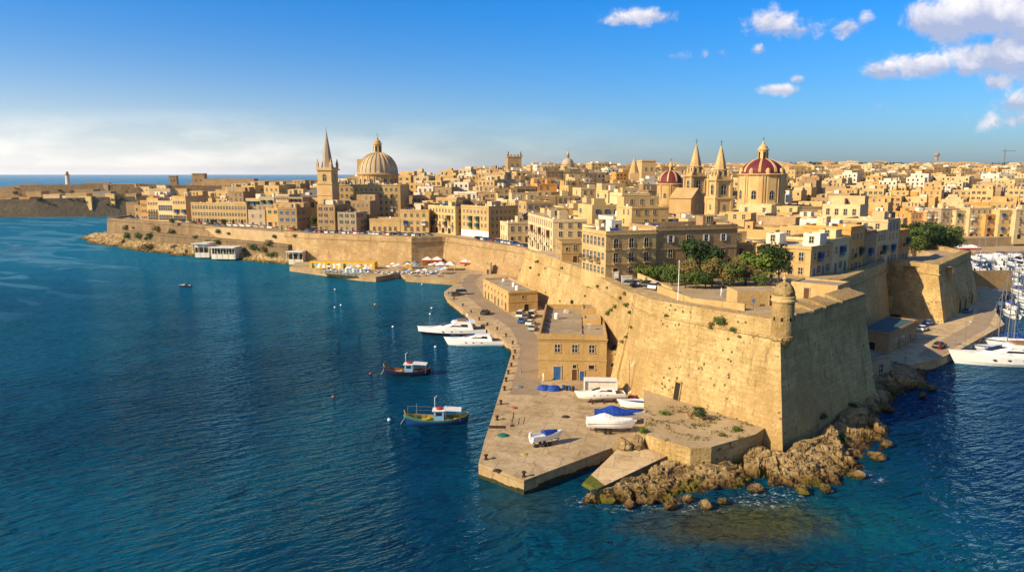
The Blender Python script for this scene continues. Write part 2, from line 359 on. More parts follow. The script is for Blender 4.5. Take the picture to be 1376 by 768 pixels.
# ------------------------------------------------------------------ water and rock materials
def nodes(m):
    nt = m.node_tree; return nt, nt.nodes.new, nt.links.new
def water_mat():
    m = bpy.data.materials.new('sea_water'); m.use_nodes = True; nt, N, L = nodes(m); b = nt.nodes['Principled BSDF']
    b.inputs['Roughness'].default_value = .12; b.inputs['IOR'].default_value = 1.33; b.inputs['Specular IOR Level'].default_value = .22
    g = N('ShaderNodeNewGeometry'); pos = g.outputs['Position']
    def noise_(sc, det=4, ro=.6, st=(1,1,1), rot=0, dist=0):
        m0 = N('ShaderNodeMapping'); m0.inputs['Rotation'].default_value = (0,0,rot); L(pos, m0.inputs[0])
        mp = N('ShaderNodeMapping'); mp.inputs['Scale'].default_value = st; L(m0.outputs[0], mp.inputs[0])
        n = N('ShaderNodeTexNoise'); n.inputs['Scale'].default_value = sc; n.inputs['Detail'].default_value = det; n.inputs['Roughness'].default_value = ro; n.inputs['Distortion'].default_value = dist
        L(mp.outputs[0], n.inputs['Vector']); return n.outputs[0]
    def mr(v, a, c, lo=0.0, hi=1.0):
        n = N('ShaderNodeMapRange'); n.interpolation_type = 'SMOOTHSTEP'; L(v, n.inputs[0])
        for i, q in enumerate((a, c, lo, hi)): n.inputs[i+1].default_value = q
        return n.outputs[0]
    def ma(op, a, b_=None):
        n = N('ShaderNodeMath'); n.operation = op
        for i, q in enumerate((a, b_)):
            if q is None: continue
            if isinstance(q, (int, float)): n.inputs[i].default_value = q
            else: L(q, n.inputs[i])
        return n.outputs[0]
    def mix(f, a, c):
        n = N('ShaderNodeMix'); n.data_type = 'RGBA'
        for s, q in ((n.inputs[0], f), (n.inputs[6], a), (n.inputs[7], c)):
            if isinstance(q, (int, float)): s.default_value = q
            elif isinstance(q, tuple): s.default_value = q + (1,)
            else: L(q, s)
        return n.outputs[2]
    def near(x, y, r0, r1, sx=1, sy=1):
        v = N('ShaderNodeVectorMath'); v.operation = 'SUBTRACT'; L(pos, v.inputs[0]); v.inputs[1].default_value = (x, y, 0)
        w = N('ShaderNodeVectorMath'); w.operation = 'MULTIPLY'; L(v.outputs[0], w.inputs[0]); w.inputs[1].default_value = (1/sx, 1/sy, 0)
        l = N('ShaderNodeVectorMath'); l.operation = 'LENGTH'; L(w.outputs[0], l.inputs[0])
        d = ma('ADD', l.outputs['Value'], ma('MULTIPLY', ma('SUBTRACT', noise_(.12, 5, .7), .5), (r0 + r1) * .9))
        return mr(d, r1, r0)
    col = mix(mr(noise_(.02, 4, .6, (1, .5, 1)), .4, .62), (.001,.030,.062), (.0018,.066,.115))
    # deeper blue out to sea, open water beyond the harbour
    sp = N('ShaderNodeSeparateXYZ'); L(pos, sp.inputs[0])
    col = mix(mr(sp.outputs[1], 130, 420), col, (.006,.16,.27))
    # dark channel on the marina side
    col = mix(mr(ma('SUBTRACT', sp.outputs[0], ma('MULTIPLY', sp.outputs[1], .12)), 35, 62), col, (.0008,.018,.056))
    x, y = G(1120, 700); col = mix(ma('MULTIPLY', near(x, y, 4, 12, 1.5, .8), .4), col, (.004,.085,.09))
    x, y = G(985, 705); col = mix(ma('MULTIPLY', near(x, y, 3, 11, 1.5, .7), .8), col, (.060,.050,.014))
    x, y = G(1040, 690); col = mix(ma('MULTIPLY', near(x, y, 2, 8, 1.2, .8), .7), col, (.060,.065,.020))
    x, y = G(700, 680); col = mix(ma('MULTIPLY', near(x, y, 1, 9), .45), col, (.035,.05,.025))
    # old boat wakes far out on the left
    wk = ma('MULTIPLY', mr(noise_(.013, 3, .5, (1, 3.2, 1), .5, 1.2), .52, .60), mr(sp.outputs[0], -120, -230))
    col = mix(ma('MULTIPLY', wk, .6), col, (.10,.30,.42))
    # foam where the swell breaks on the rocks
    foam = None
    for (px, py, a, q) in ((845,677,6,3),(930,681,7,2.2),(1020,672,6,3.5),(1060,664,4,4),(1170,640,2.5,3),(788,672,3,2.5),(1180,520,3,5)):
        x, y = G(px, py); f = near(x, y, .25, 1.0, a, q); foam = f if foam is None else ma('MAXIMUM', foam, f)
    foam = ma('MULTIPLY', foam, mr(noise_(1.3, 7, .75, (1, 1, 1), 0, .8), .53, .63))
    col = mix(ma('MULTIPLY', foam, .85), col, (.62,.66,.66))
    L(col, b.inputs['Base Color'])
    # chop: long swell, wind waves, ripples; calmer patches in between
    h = ma('ADD', ma('MULTIPLY', noise_(.07, 2, .5, (1, 2.0, 1), -.5), .7), ma('MULTIPLY', noise_(.24, 2, .5, (1, 2.7, 1), -.55, .3), 1.0))
    h = ma('ADD', h, ma('MULTIPLY', noise_(.62, 3, .55, (1, 2.4, 1), -.35, .4), .42))
    calm = mr(noise_(.03, 4, .6, (1, 2, 1)), .35, .65, .55, 1.0)
    bp = N('ShaderNodeBump'); bp.inputs['Distance'].default_value = 1.5; L(calm, bp.inputs['Strength']); L(h, bp.inputs['Height']); L(bp.outputs[0], b.inputs['Normal'])
    b.inputs['Specular IOR Level'].default_value = 0.0; b.inputs['Roughness'].default_value = .6
    gl = N('ShaderNodeBsdfGlossy'); gl.inputs['Color'].default_value = (.27,.62,.95,1); gl.inputs['Roughness'].default_value = .05; L(bp.outputs[0], gl.inputs['Normal'])
    fr = N('ShaderNodeFresnel'); fr.inputs['IOR'].default_value = 1.33; L(bp.outputs[0], fr.inputs['Normal'])
    ms = N('ShaderNodeMixShader'); L(ma('MULTIPLY', fr.outputs[0], .72), ms.inputs[0]); L(b.outputs[0], ms.inputs[1]); L(gl.outputs[0], ms.inputs[2])
    L(ms.outputs[0], nt.nodes['Material Output'].inputs['Surface'])
    return m
def rock_mat():
    m = bpy.data.materials.new('shore_rock'); m.use_nodes = True; nt, N, L = nodes(m); b = nt.nodes['Principled BSDF']
    b.inputs['Roughness'].default_value = .85; b.inputs['Specular IOR Level'].default_value = .3
    g = N('ShaderNodeNewGeometry'); pos = g.outputs['Position']
    def noise_(sc, det=8, ro=.7):
        n = N('ShaderNodeTexNoise'); n.inputs['Scale'].default_value = sc; n.inputs['Detail'].default_value = det; n.inputs['Roughness'].default_value = ro; L(pos, n.inputs['Vector']); return n.outputs[0]
    r1 = N('ShaderNodeValToRGB'); L(noise_(.8), r1.inputs[0])
    for e, (p, c) in zip(r1.color_ramp.elements, ((.35, (.30,.20,.09,1)), (.66, (.68,.51,.27,1)))): e.position = p; e.color = c
    e = r1.color_ramp.elements.new(.5); e.color = (.52,.36,.16,1)
    sp = N('ShaderNodeSeparateXYZ'); L(pos, sp.inputs[0])
    ad = N('ShaderNodeMath'); ad.operation = 'MULTIPLY_ADD'; L(noise_(.45, 5), ad.inputs[0]); ad.inputs[1].default_value = -2.6; L(sp.outputs[2], ad.inputs[2])
    w = N('ShaderNodeValToRGB'); mr = N('ShaderNodeMapRange'); L(ad.outputs[0], mr.inputs[0]); mr.inputs[1].default_value = -1.8; mr.inputs[2].default_value = .45
    L(mr.outputs[0], w.inputs[0]); w.color_ramp.elements[0].position = .25; w.color_ramp.elements[0].color = (.07,.05,.03,1); w.color_ramp.elements[1].position = .9; w.color_ramp.elements[1].color = (1,1,1,1)
    e = w.color_ramp.elements.new(.5); e.color = (.45,.38,.24,1)
    mx = N('ShaderNodeMix'); mx.data_type = 'RGBA'; mx.blend_type = 'MULTIPLY'; mx.inputs[0].default_value = 1; L(r1.outputs[0], mx.inputs[6]); L(w.outputs[0], mx.inputs[7])
    # algae band
    a1 = N('ShaderNodeMapRange'); a1.interpolation_type = 'SMOOTHSTEP'; L(noise_(.28, 4, .5), a1.inputs[0]); a1.inputs[1].default_value = .50; a1.inputs[2].default_value = .58
    a2 = N('ShaderNodeMapRange'); a2.interpolation_type = 'SMOOTHSTEP'; L(sp.outputs[2], a2.inputs[0]); a2.inputs[1].default_value = 1.7; a2.inputs[2].default_value = .5
    am = N('ShaderNodeMath'); am.operation = 'MULTIPLY'; L(a1.outputs[0], am.inputs[0]); L(a2.outputs[0], am.inputs[1])
    am2 = N('ShaderNodeMath'); am2.operation = 'MULTIPLY'; am2.inputs[1].default_value = .75; L(am.outputs[0], am2.inputs[0])
    m2 = N('ShaderNodeMix'); m2.data_type = 'RGBA'; L(am2.outputs[0], m2.inputs[0]); L(mx.outputs[2], m2.inputs[6]); m2.inputs[7].default_value = (.20,.17,.015,1)
    cv = N('ShaderNodeTexVoronoi'); cv.feature = 'DISTANCE_TO_EDGE'; cv.inputs['Scale'].default_value = .38
    wv = N('ShaderNodeVectorMath'); wv.operation = 'MULTIPLY_ADD'; nn = N('ShaderNodeTexNoise'); nn.inputs['Scale'].default_value = 1.1; nn.inputs['Detail'].default_value = 6; L(pos, nn.inputs['Vector'])
    L(nn.outputs['Color'], wv.inputs[0]); wv.inputs[1].default_value = (2.2, 2.2, 2.2); L(pos, wv.inputs[2]); L(wv.outputs[0], cv.inputs['Vector'])
    ck = N('ShaderNodeMapRange'); ck.interpolation_type = 'SMOOTHSTEP'; L(cv.outputs['Distance'], ck.inputs[0]); ck.inputs[1].default_value = .0; ck.inputs[2].default_value = .07; ck.inputs[3].default_value = .35; ck.inputs[4].default_value = 1  # crack lines darkened: crevice shade put into the rock colour
    m3 = N('ShaderNodeMix'); m3.data_type = 'RGBA'; m3.blend_type = 'MULTIPLY'; m3.inputs[0].default_value = 1; L(m2.outputs[2], m3.inputs[6]); L(ck.outputs[0], m3.inputs[7])
    L(m3.outputs[2], b.inputs['Base Color'])
    bp = N('ShaderNodeBump'); bp.inputs['Strength'].default_value = 1; bp.inputs['Distance'].default_value = 1.2
    n = N('ShaderNodeTexNoise'); n.inputs['Scale'].default_value = 1.6; n.inputs['Detail'].default_value = 10; n.inputs['Roughness'].default_value = .75; L(pos, n.inputs['Vector'])
    ah = N('ShaderNodeMath'); ah.operation = 'MULTIPLY_ADD'; L(ck.outputs[0], ah.inputs[0]); ah.inputs[1].default_value = .25; L(n.outputs[0], ah.inputs[2])
    L(ah.outputs[0], bp.inputs['Height']); L(bp.outputs[0], b.inputs['Normal'])
    return m
M['rock'] = rock_mat()
mb = MB(); R = 60000
mb.face([(-R, -2000, 0), (R, -2000, 0), (R, R, 0), (-R, R, 0)])
tag(mb.build('water', water_mat()), kind='structure')
mb = MB(); mb.face([(-R, -2000, -7), (R, -2000, -7), (R, R, -7), (-R, R, -7)])
tag(mb.build('seabed', M['earth']), kind='structure')
# ------------------------------------------------------------------ high ground of the town
CTRL = [(-256,466,13.5),(-178,409,13.5),(-96,342,13.8),(-44,321,13.5),(-30,327,13.2),(5,288,12.6),(8,262,14),(17,198,16.3),(20,173,17.4),(25,140,18.6),(40,116,18.7),(62,134,18.7),(70,160,18.2),(105,204,16.3),(120,206,15.6),(140,232,15.8),
        (150,262,13),(165,300,9),(175,380,6),(260,405,7),(420,470,12),(-150,480,20),(-95,500,27),(-40,500,26),(0,420,22),(50,350,21),(80,300,21),(50,250,19.5),(30,240,18.5),(100,300,20),(0,600,32),(-70,700,31),
        (50,750,37),(-200,600,17),(-300,800,13),(-450,850,11),(-400,1050,11),(-200,1100,15),(100,1000,40),(300,500,18),(300,700,30),(500,800,26),(600,1200,41),(300,1500,46),(900,1600,48),(1500,1600,46),
        (0,2400,50),(1000,2500,66),(2000,2600,72),(500,2500,60),(-100,360,14),(-60,345,14),(-10,345,13.4),(150,250,13),(90,250,17.5),(-560,740,9),(-230,470,13.5),(120,330,15),(200,600,24)]
def hz(x, y):
    s = 0; w = 0
    for (a, b, c) in CTRL:
        d = (x-a)**2 + (y-b)**2 + 30; q = 1 / (d ** 1.9)
        s += q * c; w += q
    return s / w
TOWN = [(-256,466),(-178,409),(-96,342),(-44,321),(-30,327),(5,287),(5,264),(17,198),(19.6,173),(23.6,140),(25,130.5),(40,110.5),(62.5,134),(68,160),(105,205),(112,217),(118,203),(147,236),(150,262),(170,300),(172,385),(235,398),(420,455),(700,560),(1700,900),(3200,3000),(-100,3000),(-140,1250),(-560,1150),(-760,900),(-720,775),(-300,780),(-246,690)]
def inside(poly, x, y):
    c = False; n = len(poly); j = n - 1
    for i in range(n):
        xi, yi = poly[i]; xj, yj = poly[j]
        if (yi > y) != (yj > y) and x < (xj - xi) * (y - yi) / (yj - yi) + xi: c = not c
        j = i
    return c
def edge_d(poly, x, y, closed=True):
    best = 1e9; n = len(poly)
    for i in range(n if closed else n - 1):
        ax, ay = poly[i]; bx_, by = poly[(i+1) % n]; dx, dy = bx_-ax, by-ay
        t = max(0, min(1, ((x-ax)*dx + (y-ay)*dy) / (dx*dx + dy*dy + 1e-9)))
        best = min(best, hypot(x-ax-dx*t, y-ay-dy*t))
    return best
def dense(poly, step, closed=True):
    r = []; n = len(poly)
    for i in range(n if closed else n - 1):
        a, b = poly[i], poly[(i+1) % n]; k = max(1, int(math.dist(a, b) / step))
        for j in range(k): r.append(tuple(a[q] + (b[q]-a[q]) * j / k for q in range(len(a))))
    if not closed: r.append(tuple(poly[-1]))
    return r
def land(name, poly, hf, step, mt, skirt=-6):
    bd = dense(poly, step * 1.3 if step > 3 else step); n = len(bd); pts = [Vector(p) for p in bd]
    def grid(x0, x1, y0, y1, st, ex=None):
        x = x0
        while x < x1:
            y = y0
            while y < y1:
                jx, jy = x + random.uniform(-.2,.2)*st, y + random.uniform(-.2,.2)*st
                if inside(poly, jx, jy) and not (ex and ex(jx, jy)) and edge_d(poly, jx, jy) > st * .4: pts.append(Vector((jx, jy)))
                y += st
            x += st
    grid(*step_grid(name, poly, step))
    if name == 'ground': grid(-800, 3200, 620, 3000, 55)
    v, e, f, _, _, _ = delaunay_2d_cdt(pts, [], [list(range(n))], 1, 1e-4)
    mb = MB(); vs = [(p.x, p.y, hf(p.x, p.y)) for p in v]
    mb.v = vs[:]; mb.f = [list(q) for q in f]; mb.m = [0] * len(mb.f)
    for k in range(n):
        a, b = bd[k], bd[(k+1) % n]
        mb.face([(a[0], a[1], skirt), (b[0], b[1], skirt), (b[0], b[1], hf(*b)), (a[0], a[1], hf(*a))], 0)
    return tag(mb.build(name, mt), kind='structure')
def step_grid(name, poly, step):
    xs = [p[0] for p in poly]; ys = [p[1] for p in poly]
    return (min(xs), max(xs), min(ys), min(max(ys), 620), step)
land('ground', TOWN, hz, 14, M['earth'])
# ------------------------------------------------------------------ quay
def gq(l, z): return [G(a, b, z) for a, b in l]
QZ = 2.0
QEDGE = gq([(704,645),(643,622),(651,591),(659.5,565),(672,525),(688,472),(687,463),(667,447),(642,433.5),(623,416),(602,401),(597,391.5),(612,381),(617,376.5),(545,371.5),(538,366.5),(505,372),(486,371),(389,358)], QZ)
QUAY = QEDGE + [(-100, 345), (-60, 335), (-20, 332), (8, 290), (12, 262), (24, 170), (32, 128)] + gq([(905,606),(822,601)], QZ)
def slab(name, poly, z0, z1, mt, top=None, rev=False):
    mb = MB(); n = len(poly)
    mb.face([(x, y, z1) for x, y in poly], 1 if top else 0)
    u = 0
    for i in range(n):
        a, b = poly[i], poly[(i+1) % n]; l = math.dist(a, b)
        mb.face([(a[0], a[1], z0), (b[0], b[1], z0), (b[0], b[1], z1), (a[0], a[1], z1)], 0, [(u, z0), (u+l, z0), (u+l, z1), (u, z1)]); u += l
    return mb.build(name, [mt, top] if top else mt)
M['quay_side'] = stone('quay_side_stone', (.44,.31,.16), (.52,.38,.21), (.30,.21,.11), courses=1.0, streak=.6, bump=.5, bw=3.0, bh=1.6)
tag(slab('quay', QUAY[::-1], -6, QZ, M['quay_side'], M['concrete']), kind='structure')
# wet, weed-covered foot of the quay wall
def strip_along(name, pts, w0, w1, z, mt, kind='structure'):
    """flat ribbon: from w0 to w1 metres to the right of the line"""
    P = [Vector(p) for p in pts]; mb = MB(); L_ = []
    for i, p in enumerate(P):
        a = (P[i] - P[i-1]).normalized() if i else None; b = (P[i+1] - P[i]).normalized() if i < len(P)-1 else None
        t = (a + b).normalized() if a and b else (a or b); n = Vector((t.y, -t.x)); k = 1 / max(.4, n.dot(Vector((b or a).yx) * Vector((1,-1)) if 0 else Vector(((b or a).y, -(b or a).x))))
        L_.append((p + n*w0*k, p + n*w1*k))
    for (a, b), (c, d) in zip(L_, L_[1:]): mb.face([(a.x,a.y,z),(b.x,b.y,z),(d.x,d.y,z),(c.x,c.y,z)])
    return tag(mb.build(name, mt), kind=kind)
strip_along('quay_edge_stones', QEDGE[1:], 0.05, 1.9, QZ + .012, M['kerb'])
ROAD = gq([(640,368),(628,378),(640,398),(668,420),(700,440),(712,460),(714,490),(705,530)], QZ)
strip_along('road', ROAD, -2.6, 2.8, QZ + .006, M['asphalt'])
M['weed'] = mat('seaweed_band', (.045,.045,.012), .6, noise_amp=.6, nscale=1.2, bump=.6)
mb = MB(); prev = None
for a, b in zip([QUAY[-1]] + QEDGE, QEDGE[:-1]):
    pass
line = dense([QUAY[-1]] + QEDGE, 1.2, False); c_ = Vector((30, 160))
P = [Vector(p) for p in line]; o1 = []
for i, p in enumerate(P):
    t = (P[min(i+1, len(P)-1)] - P[max(i-1, 0)]).normalized(); n = Vector((-t.y, t.x)); h = .35 + .45 * noise.noise(Vector((p.x*.35, p.y*.35, 0)))
    o1.append((p + n*-.04 if 0 else p - n*.0 + n*(-.06 if n.dot(c_-p) > 0 else .06), h))
for (a, ha), (b, hb) in zip(o1, o1[1:]): mb.face([(a.x,a.y,-1),(b.x,b.y,-1),(b.x,b.y,.2+ha),(a.x,a.y,.2+ha)])
tag(mb.build('seaweed', M['weed']), kind='stuff')
# marina quay on the right
MQ = gq([(1150,500),(1222,489),(1256,483),(1293,467),(1350,435),(1338,418)], QZ)
MQ = MQ + [G(1345,395,2), (190, 310), (190, 395), (160, 400), (140,300), (120, 215), (80,170), (60,140)]
tag(slab('marina_quay', MQ, -6, 1.9, M['quay_side'], M['concrete']), kind='structure')
strip_along('marina_road', gq([(1240,478),(1272,458),(1310,437),(1322,415)], 1.9)[::-1], -3.2, 1.2, 1.912, M['asphalt'])
far_q = [(172,395),(200,372),(330,392),(470,440),(760,560),(760,600),(200,440)]
tag(slab('far_quay', far_q, -6, 1.9, M['quay_side'], M['concrete']), kind='structure')
# ------------------------------------------------------------------ ramparts
def sweep(path, zb, batter, mt, name, parent=None, par=2.9, cordon=True, deep=7.0, thick=2.6, jit=.12, batter2=None):
    """battered wall with a stone cordon and a sloping parapet; outward is the right-hand side of the path (x, y, ztop)"""
    P = dense(path, 2.2, False); corners = {tuple(round(q, 3) for q in p) for p in path}
    n = len(P); N_ = []
    for i in range(n):
        a = Vector((P[i][0]-P[i-1][0], P[i][1]-P[i-1][1])).normalized() if i else None
        b = Vector((P[i+1][0]-P[i][0], P[i+1][1]-P[i][1])).normalized() if i < n-1 else None
        na = Vector((a.y, -a.x)) if a else None; nb = Vector((b.y, -b.x)) if b else None
        m_ = (na + nb).normalized() if na and nb else (na or nb); k = 1 / max(.45, m_.dot(nb or na)); N_.append(m_ * k)
    rows = []; us = [0]
    for i in range(1, n): us.append(us[-1] + math.dist(P[i][:2], P[i-1][:2]))
    H = lambda i: P[i][2]
    nz = 9
    prof = []
    for j in range(nz + 1): prof.append(('w', j / nz))
    if cordon: prof += [('t', .30, -par-.05), ('t', .34, -par+.28), ('t', .02, -par+.34)]
    prof += [('t', -.12, -.35), ('t', -.30, -.12), ('t', -thick, .0), ('t', -thick-.12, -1.25), ('t', -thick-deep, -1.32), ('t', -thick-deep, -6)]
    mb = MB(); I = []
    for i in range(n):
        r = []; zt = H(i)
        for q in prof:
            if q[0] == 'w':
                z = zb + (zt - par - .1 - zb) * q[1]; off = batter * (1 - q[1])
                if 0 < q[1]: off += noise.noise(Vector((P[i][0]*.35, P[i][1]*.35, z*.45))) * jit * 1.4
            else:
                z = zt + q[2]; off = q[1] + noise.noise(Vector((P[i][0]*.6, P[i][1]*.6, q[1]*3))) * jit * .7
                if q[1] > -thick - 1: z += noise.noise(Vector((P[i][0]*.8, P[i][1]*.8, 4))) * jit
            r.append(((P[i][0] + N_[i].x*off, P[i][1] + N_[i].y*off, z)))
        I.append(r)
    for i in range(n-1):
        for j in range(len(prof)-1):
            a, b, c, d = I[i][j], I[i+1][j], I[i+1][j+1], I[i][j+1]
            if math.dist(a, d) < .01: continue
            s0 = j * 1.0
            va, vd = (a[2], d[2]) if j < nz + 4 else (a[2] + j*1.0, a[2] + j*1.0 + math.dist(a, d))
            mb.face([a, b, c, d], 1 if j >= len(prof)-3 else 0, [(us[i], va), (us[i+1], va), (us[i+1], vd), (us[i], vd)])
    for i in (0, n-1):
        mb.face(I[i] if i == 0 else I[i][::-1], 0)
    return mb.build(name, [mt, M['earth']], parent)
WB, WF = M['wall_big'], M['wall_far']
def wall(name, label, path, zb, batter, mt, cat='rampart', **k):
    o = sweep(path, zb, batter, mt, name, **k); lab(o, label, cat); return o
wall('curtain_wall', 'long sunlit limestone curtain wall running back above the warehouses', [(4.6,264,15),(16.3,198,17.6),(19,173,18.6),(22.4,139.6,19.6),(22.9,136.6,19.7)], 1.9, 3.2, WB)
BAST = [(22.9,137.2,19.9),(24.6,129,20.0),(40.4,107.6,20.3),(65,132.4,20.2),(70.5,158,19.4)]
wall('bastion', 'huge pointed limestone bastion in the foreground carrying the sentry turret', BAST, -.5, 3.2, WB, cat='bastion', deep=6.0)
wall('curtain_wall', 'shaded curtain wall between the foreground bastion and the far marina bastion', [(69.5,157,18.6),(84,176,18.2),(105,204,17.6),(111.5,216,17.4)], 1.8, 2.0, WB)
wall('bastion', 'shaded angular bastion beside the marina quay road', [(110.5,218,17.2),(118.4,201,17.2),(148.4,235,17.6),(152,258,17.2),(160,285,14.5)], 1.8, 3.2, WB, cat='bastion')
wall('bastion', 'broad far bastion behind the yellow bathing cabins', [(-110,352,14.9),(-97,340.5,14.9),(-44,319,14.9),(-31,325.5,14.7),(-24,326,14.6)], 1.9, 1.6, WF, cat='bastion', jit=.08, par=2.4)
wall('curtain_wall', 'far sunlit curtain wall behind the red restaurant awnings', [(-31,327,14.6),(4.5,286,13.6),(6,274,13.8)], 1.9, 2.4, WF, jit=.08, par=2.4)
wall('terrace_wall', 'upper retaining wall below the seafront promenade', [(-262,500,14.6),(-257,465,14.6),(-178,408.5,14.5),(-96,346,14.6)], 4, .8, M['wall_dark'], cat='retaining wall', jit=.08, par=1.6)
wall('terrace_wall', 'lower brown retaining wall halfway down the rocky slope', [(-232,436,8.9),(-205,415,9.4),(-178,396,9.2),(-106,345,9.0)], 1, .8, M['wall_dark'], cat='retaining wall', jit=.08, par=1.2, deep=9)
# embrasures and merlons on the shaded face of the bastion
def face_pt(t, off=0, z=0):
    a = Vector((40.4,107.6)); b = Vector((65,132.4)); d = (b-a).normalized(); n = Vector((d.y,-d.x)); p = a + d*t - n*off
    return (p.x, p.y, z)
# stone buttress foot round the turret corner
# terrace in front of the bastion, retained by a low wall
TER = gq([(866,577),(871,583),(928,600),(956,598),(1016,581)], 4.2) + [(38.5,106.5),(24,129)]
tz = slab('terrace', TER[::-1] if 0 else TER, -1, 4.0, M['wall_big'], M['earth']); lab(tz, 'low walled terrace at the foot of the foreground bastion', 'terrace')
# boat ramp
rp = MB()
a0, a1 = G(831,602,2.0), G(906,607.5,2.0); b1, b0 = G(801,659,.15), G(784,649,.15); e1, e0 = G(786,673,-.8), G(772,662,-.8)
c0 = (a0[0]+4.5, a0[1]+6); c1 = (a1[0]+2, a1[1]+6)
tops = [[(*c0,2.03),(*c1,2.03)],[(*a0,2.02),(*a1,2.02)],[(*b0,.35),(*b1,.35)],[(*e0,-1.2),(*e1,-1.2)]]
for k, (r, q) in enumerate(zip(tops, tops[1:])):
    rp.face([r[0], q[0], q[1], r[1]][::-1], 1 if k == 2 else 0)
    for s in (0, 1): rp.face([r[s], q[s], (q[s][0], q[s][1], -5), (r[s][0], r[s][1], -5)], 2)
tag(rp.build('boat_ramp', [M['concrete'], M['algae'], M['quay_side']]), kind='structure')
al = MB(); f_ = lambda r, q, t, s: tuple(r[s][k] + (q[s][k]-r[s][k])*t + (0.012 if k == 2 else 0) for k in range(3))
al.face([f_(tops[1],tops[2],.80,0), f_(tops[1],tops[2],1,0), f_(tops[1],tops[2],1,1), f_(tops[1],tops[2],.90,1)][::-1])
tag(al.build('algae', M['algae']), kind='stuff')
# ------------------------------------------------------------------ rocky shores
def shore(name, inner, outer, zi, amp, nu, nv, zo=-1.2, hump=0.0, fs=.22, seed=0, power=.7, edge=.35):
    def samp(pl, n):
        d = [0]
        for a, b in zip(pl, pl[1:]): d.append(d[-1] + math.dist(a[:2], b[:2]))
        r = []
        for i in range(n):
            t = d[-1] * i / (n-1); k = 0
            while k < len(pl)-2 and d[k+1] < t: k += 1
            s = (t - d[k]) / max(1e-6, d[k+1]-d[k]); r.append(tuple(pl[k][q] + (pl[k+1][q]-pl[k][q])*s for q in range(2)))
        return r
    A = samp(inner, nu); B = samp(outer, nu); mb = MB()
    for i in range(nu):
        for j in range(nv):
            t = j / (nv-1)
            x = A[i][0] + (B[i][0]-A[i][0])*t; y = A[i][1] + (B[i][1]-A[i][1])*t
            w = noise.noise(Vector((x*.08+seed, y*.08, 1))) * 2
            p = Vector((x*fs + w*.3, y*fs, seed))
            pa = Vector((p.x*.62, p.y*1.15, seed)); pw = pa + Vector((noise.noise(p*1.3)*.55, noise.noise(p*1.3+Vector((7,0,0)))*.55, 0))
            vd, vp = noise.voronoi(pw); cell = noise.cell(Vector(vp[0]) * 7.13); crack = min(1, (vd[1]-vd[0]) * 6)
            p2 = pw * 2.3 + Vector((3,1,0)); v2, vp2 = noise.voronoi(p2); cell2 = noise.cell(Vector(vp2[0]) * 5.7); crack2 = min(1, (v2[1]-v2[0]) * 5)
            rid = noise.ridged_multi_fractal(Vector((x*.22, y*.22, seed)), .9, 2.1, 6, 1.0, 2.0) * .38
            r = .45*cell + .16*cell2 + .5*rid + .22*noise.turbulence(Vector((x*1.3, y*1.3, 1)), 4, True) - .48 - .30*(1-crack) - .14*(1-crack2)
            prof = (1 - t ** (1/power)) if power else 1 - t
            env = sin(pi * min(1, max(0, .08 + t * .92))) ** .6
            lay = .55*cell + .25*cell2
            z = zi * prof + zo * t ** 3 + hump * env * (.5 + .8 * noise.noise(Vector((x*.07, y*.07, seed+3)))) + amp * r * (edge + (1-edge) * env)
            if z > -.3:
                st_ = .50 + .15*noise.noise(Vector((x*.15, y*.15, seed))); q_ = (z + lay*.4) / st_; fl_ = math.floor(q_); fr_ = q_ - fl_; z = (fl_ + max(0, min(1, (fr_-.55)/.38))) * st_ * .6 + z * .4 - lay*.16
            dx = noise.noise(p*3 + Vector((5,0,0))) * .18 * amp; dy = noise.noise(p*3 + Vector((0,9,0))) * .18 * amp
            mb.v.append((x + dx, y + dy, z))
    for i in range(nu-1):
        for j in range(nv-1):
            a = i*nv + j; mb.f.append([a, a+nv, a+nv+1, a+1]); mb.m.append(0)
    return tag(mb.build(name, M['rock']), kind='structure')
shore('rocky_shore', gq([(799,655),(850,632),(905,612),(928,616),(960,612),(1012,598),(1050,600)], 2.2),
      gq([(780,676),(850,684),(930,684),(985,677),(1010,660),(1035,648),(1062,636)], 0), 1.7, 1.7, 300, 120, zo=-1.5, hump=.35, fs=.30, seed=1.3)
shore('rocky_shore', gq([(1000,596),(1025,604),(1053,606),(1090,590),(1115,575)], 2.0),
      gq([(1000,668),(1035,662),(1085,662),(1135,656),(1158,640)], 0), 2.2, 2.3, 260, 120, zo=-1.5, hump=1.3, fs=.22, seed=4.1)
shore('rocky_shore', gq([(1080,612),(1110,580),(1172,512),(1182,500),(1200,489)], 2.0),
      gq([(1140,652),(1200,622),(1216,592),(1190,560),(1215,535),(1262,528),(1255,508)], 0), 2.4, 1.5, 230, 90, zo=-1.3, hump=.3, fs=.18, seed=8.2)
shore('rocky_shore', [(-258,470),(-255,462),(-178,404),(-98,341)], gq([(103,318),(112,327),(180,338),(262,347),(330,351),(392,356)], 0), 5.5, 2.2, 300, 60, zo=-1.5, hump=.4, fs=.14, seed=2.7)
tip = shore('rocky_shore', gq([(1183,493),(1196,487),(1222,487),(1240,485)], 2.0), gq([(1190,520),(1225,522),(1262,512),(1262,486)], 0), 1.2, 1.0, 70, 40, zo=-1.0, fs=.25, seed=11)
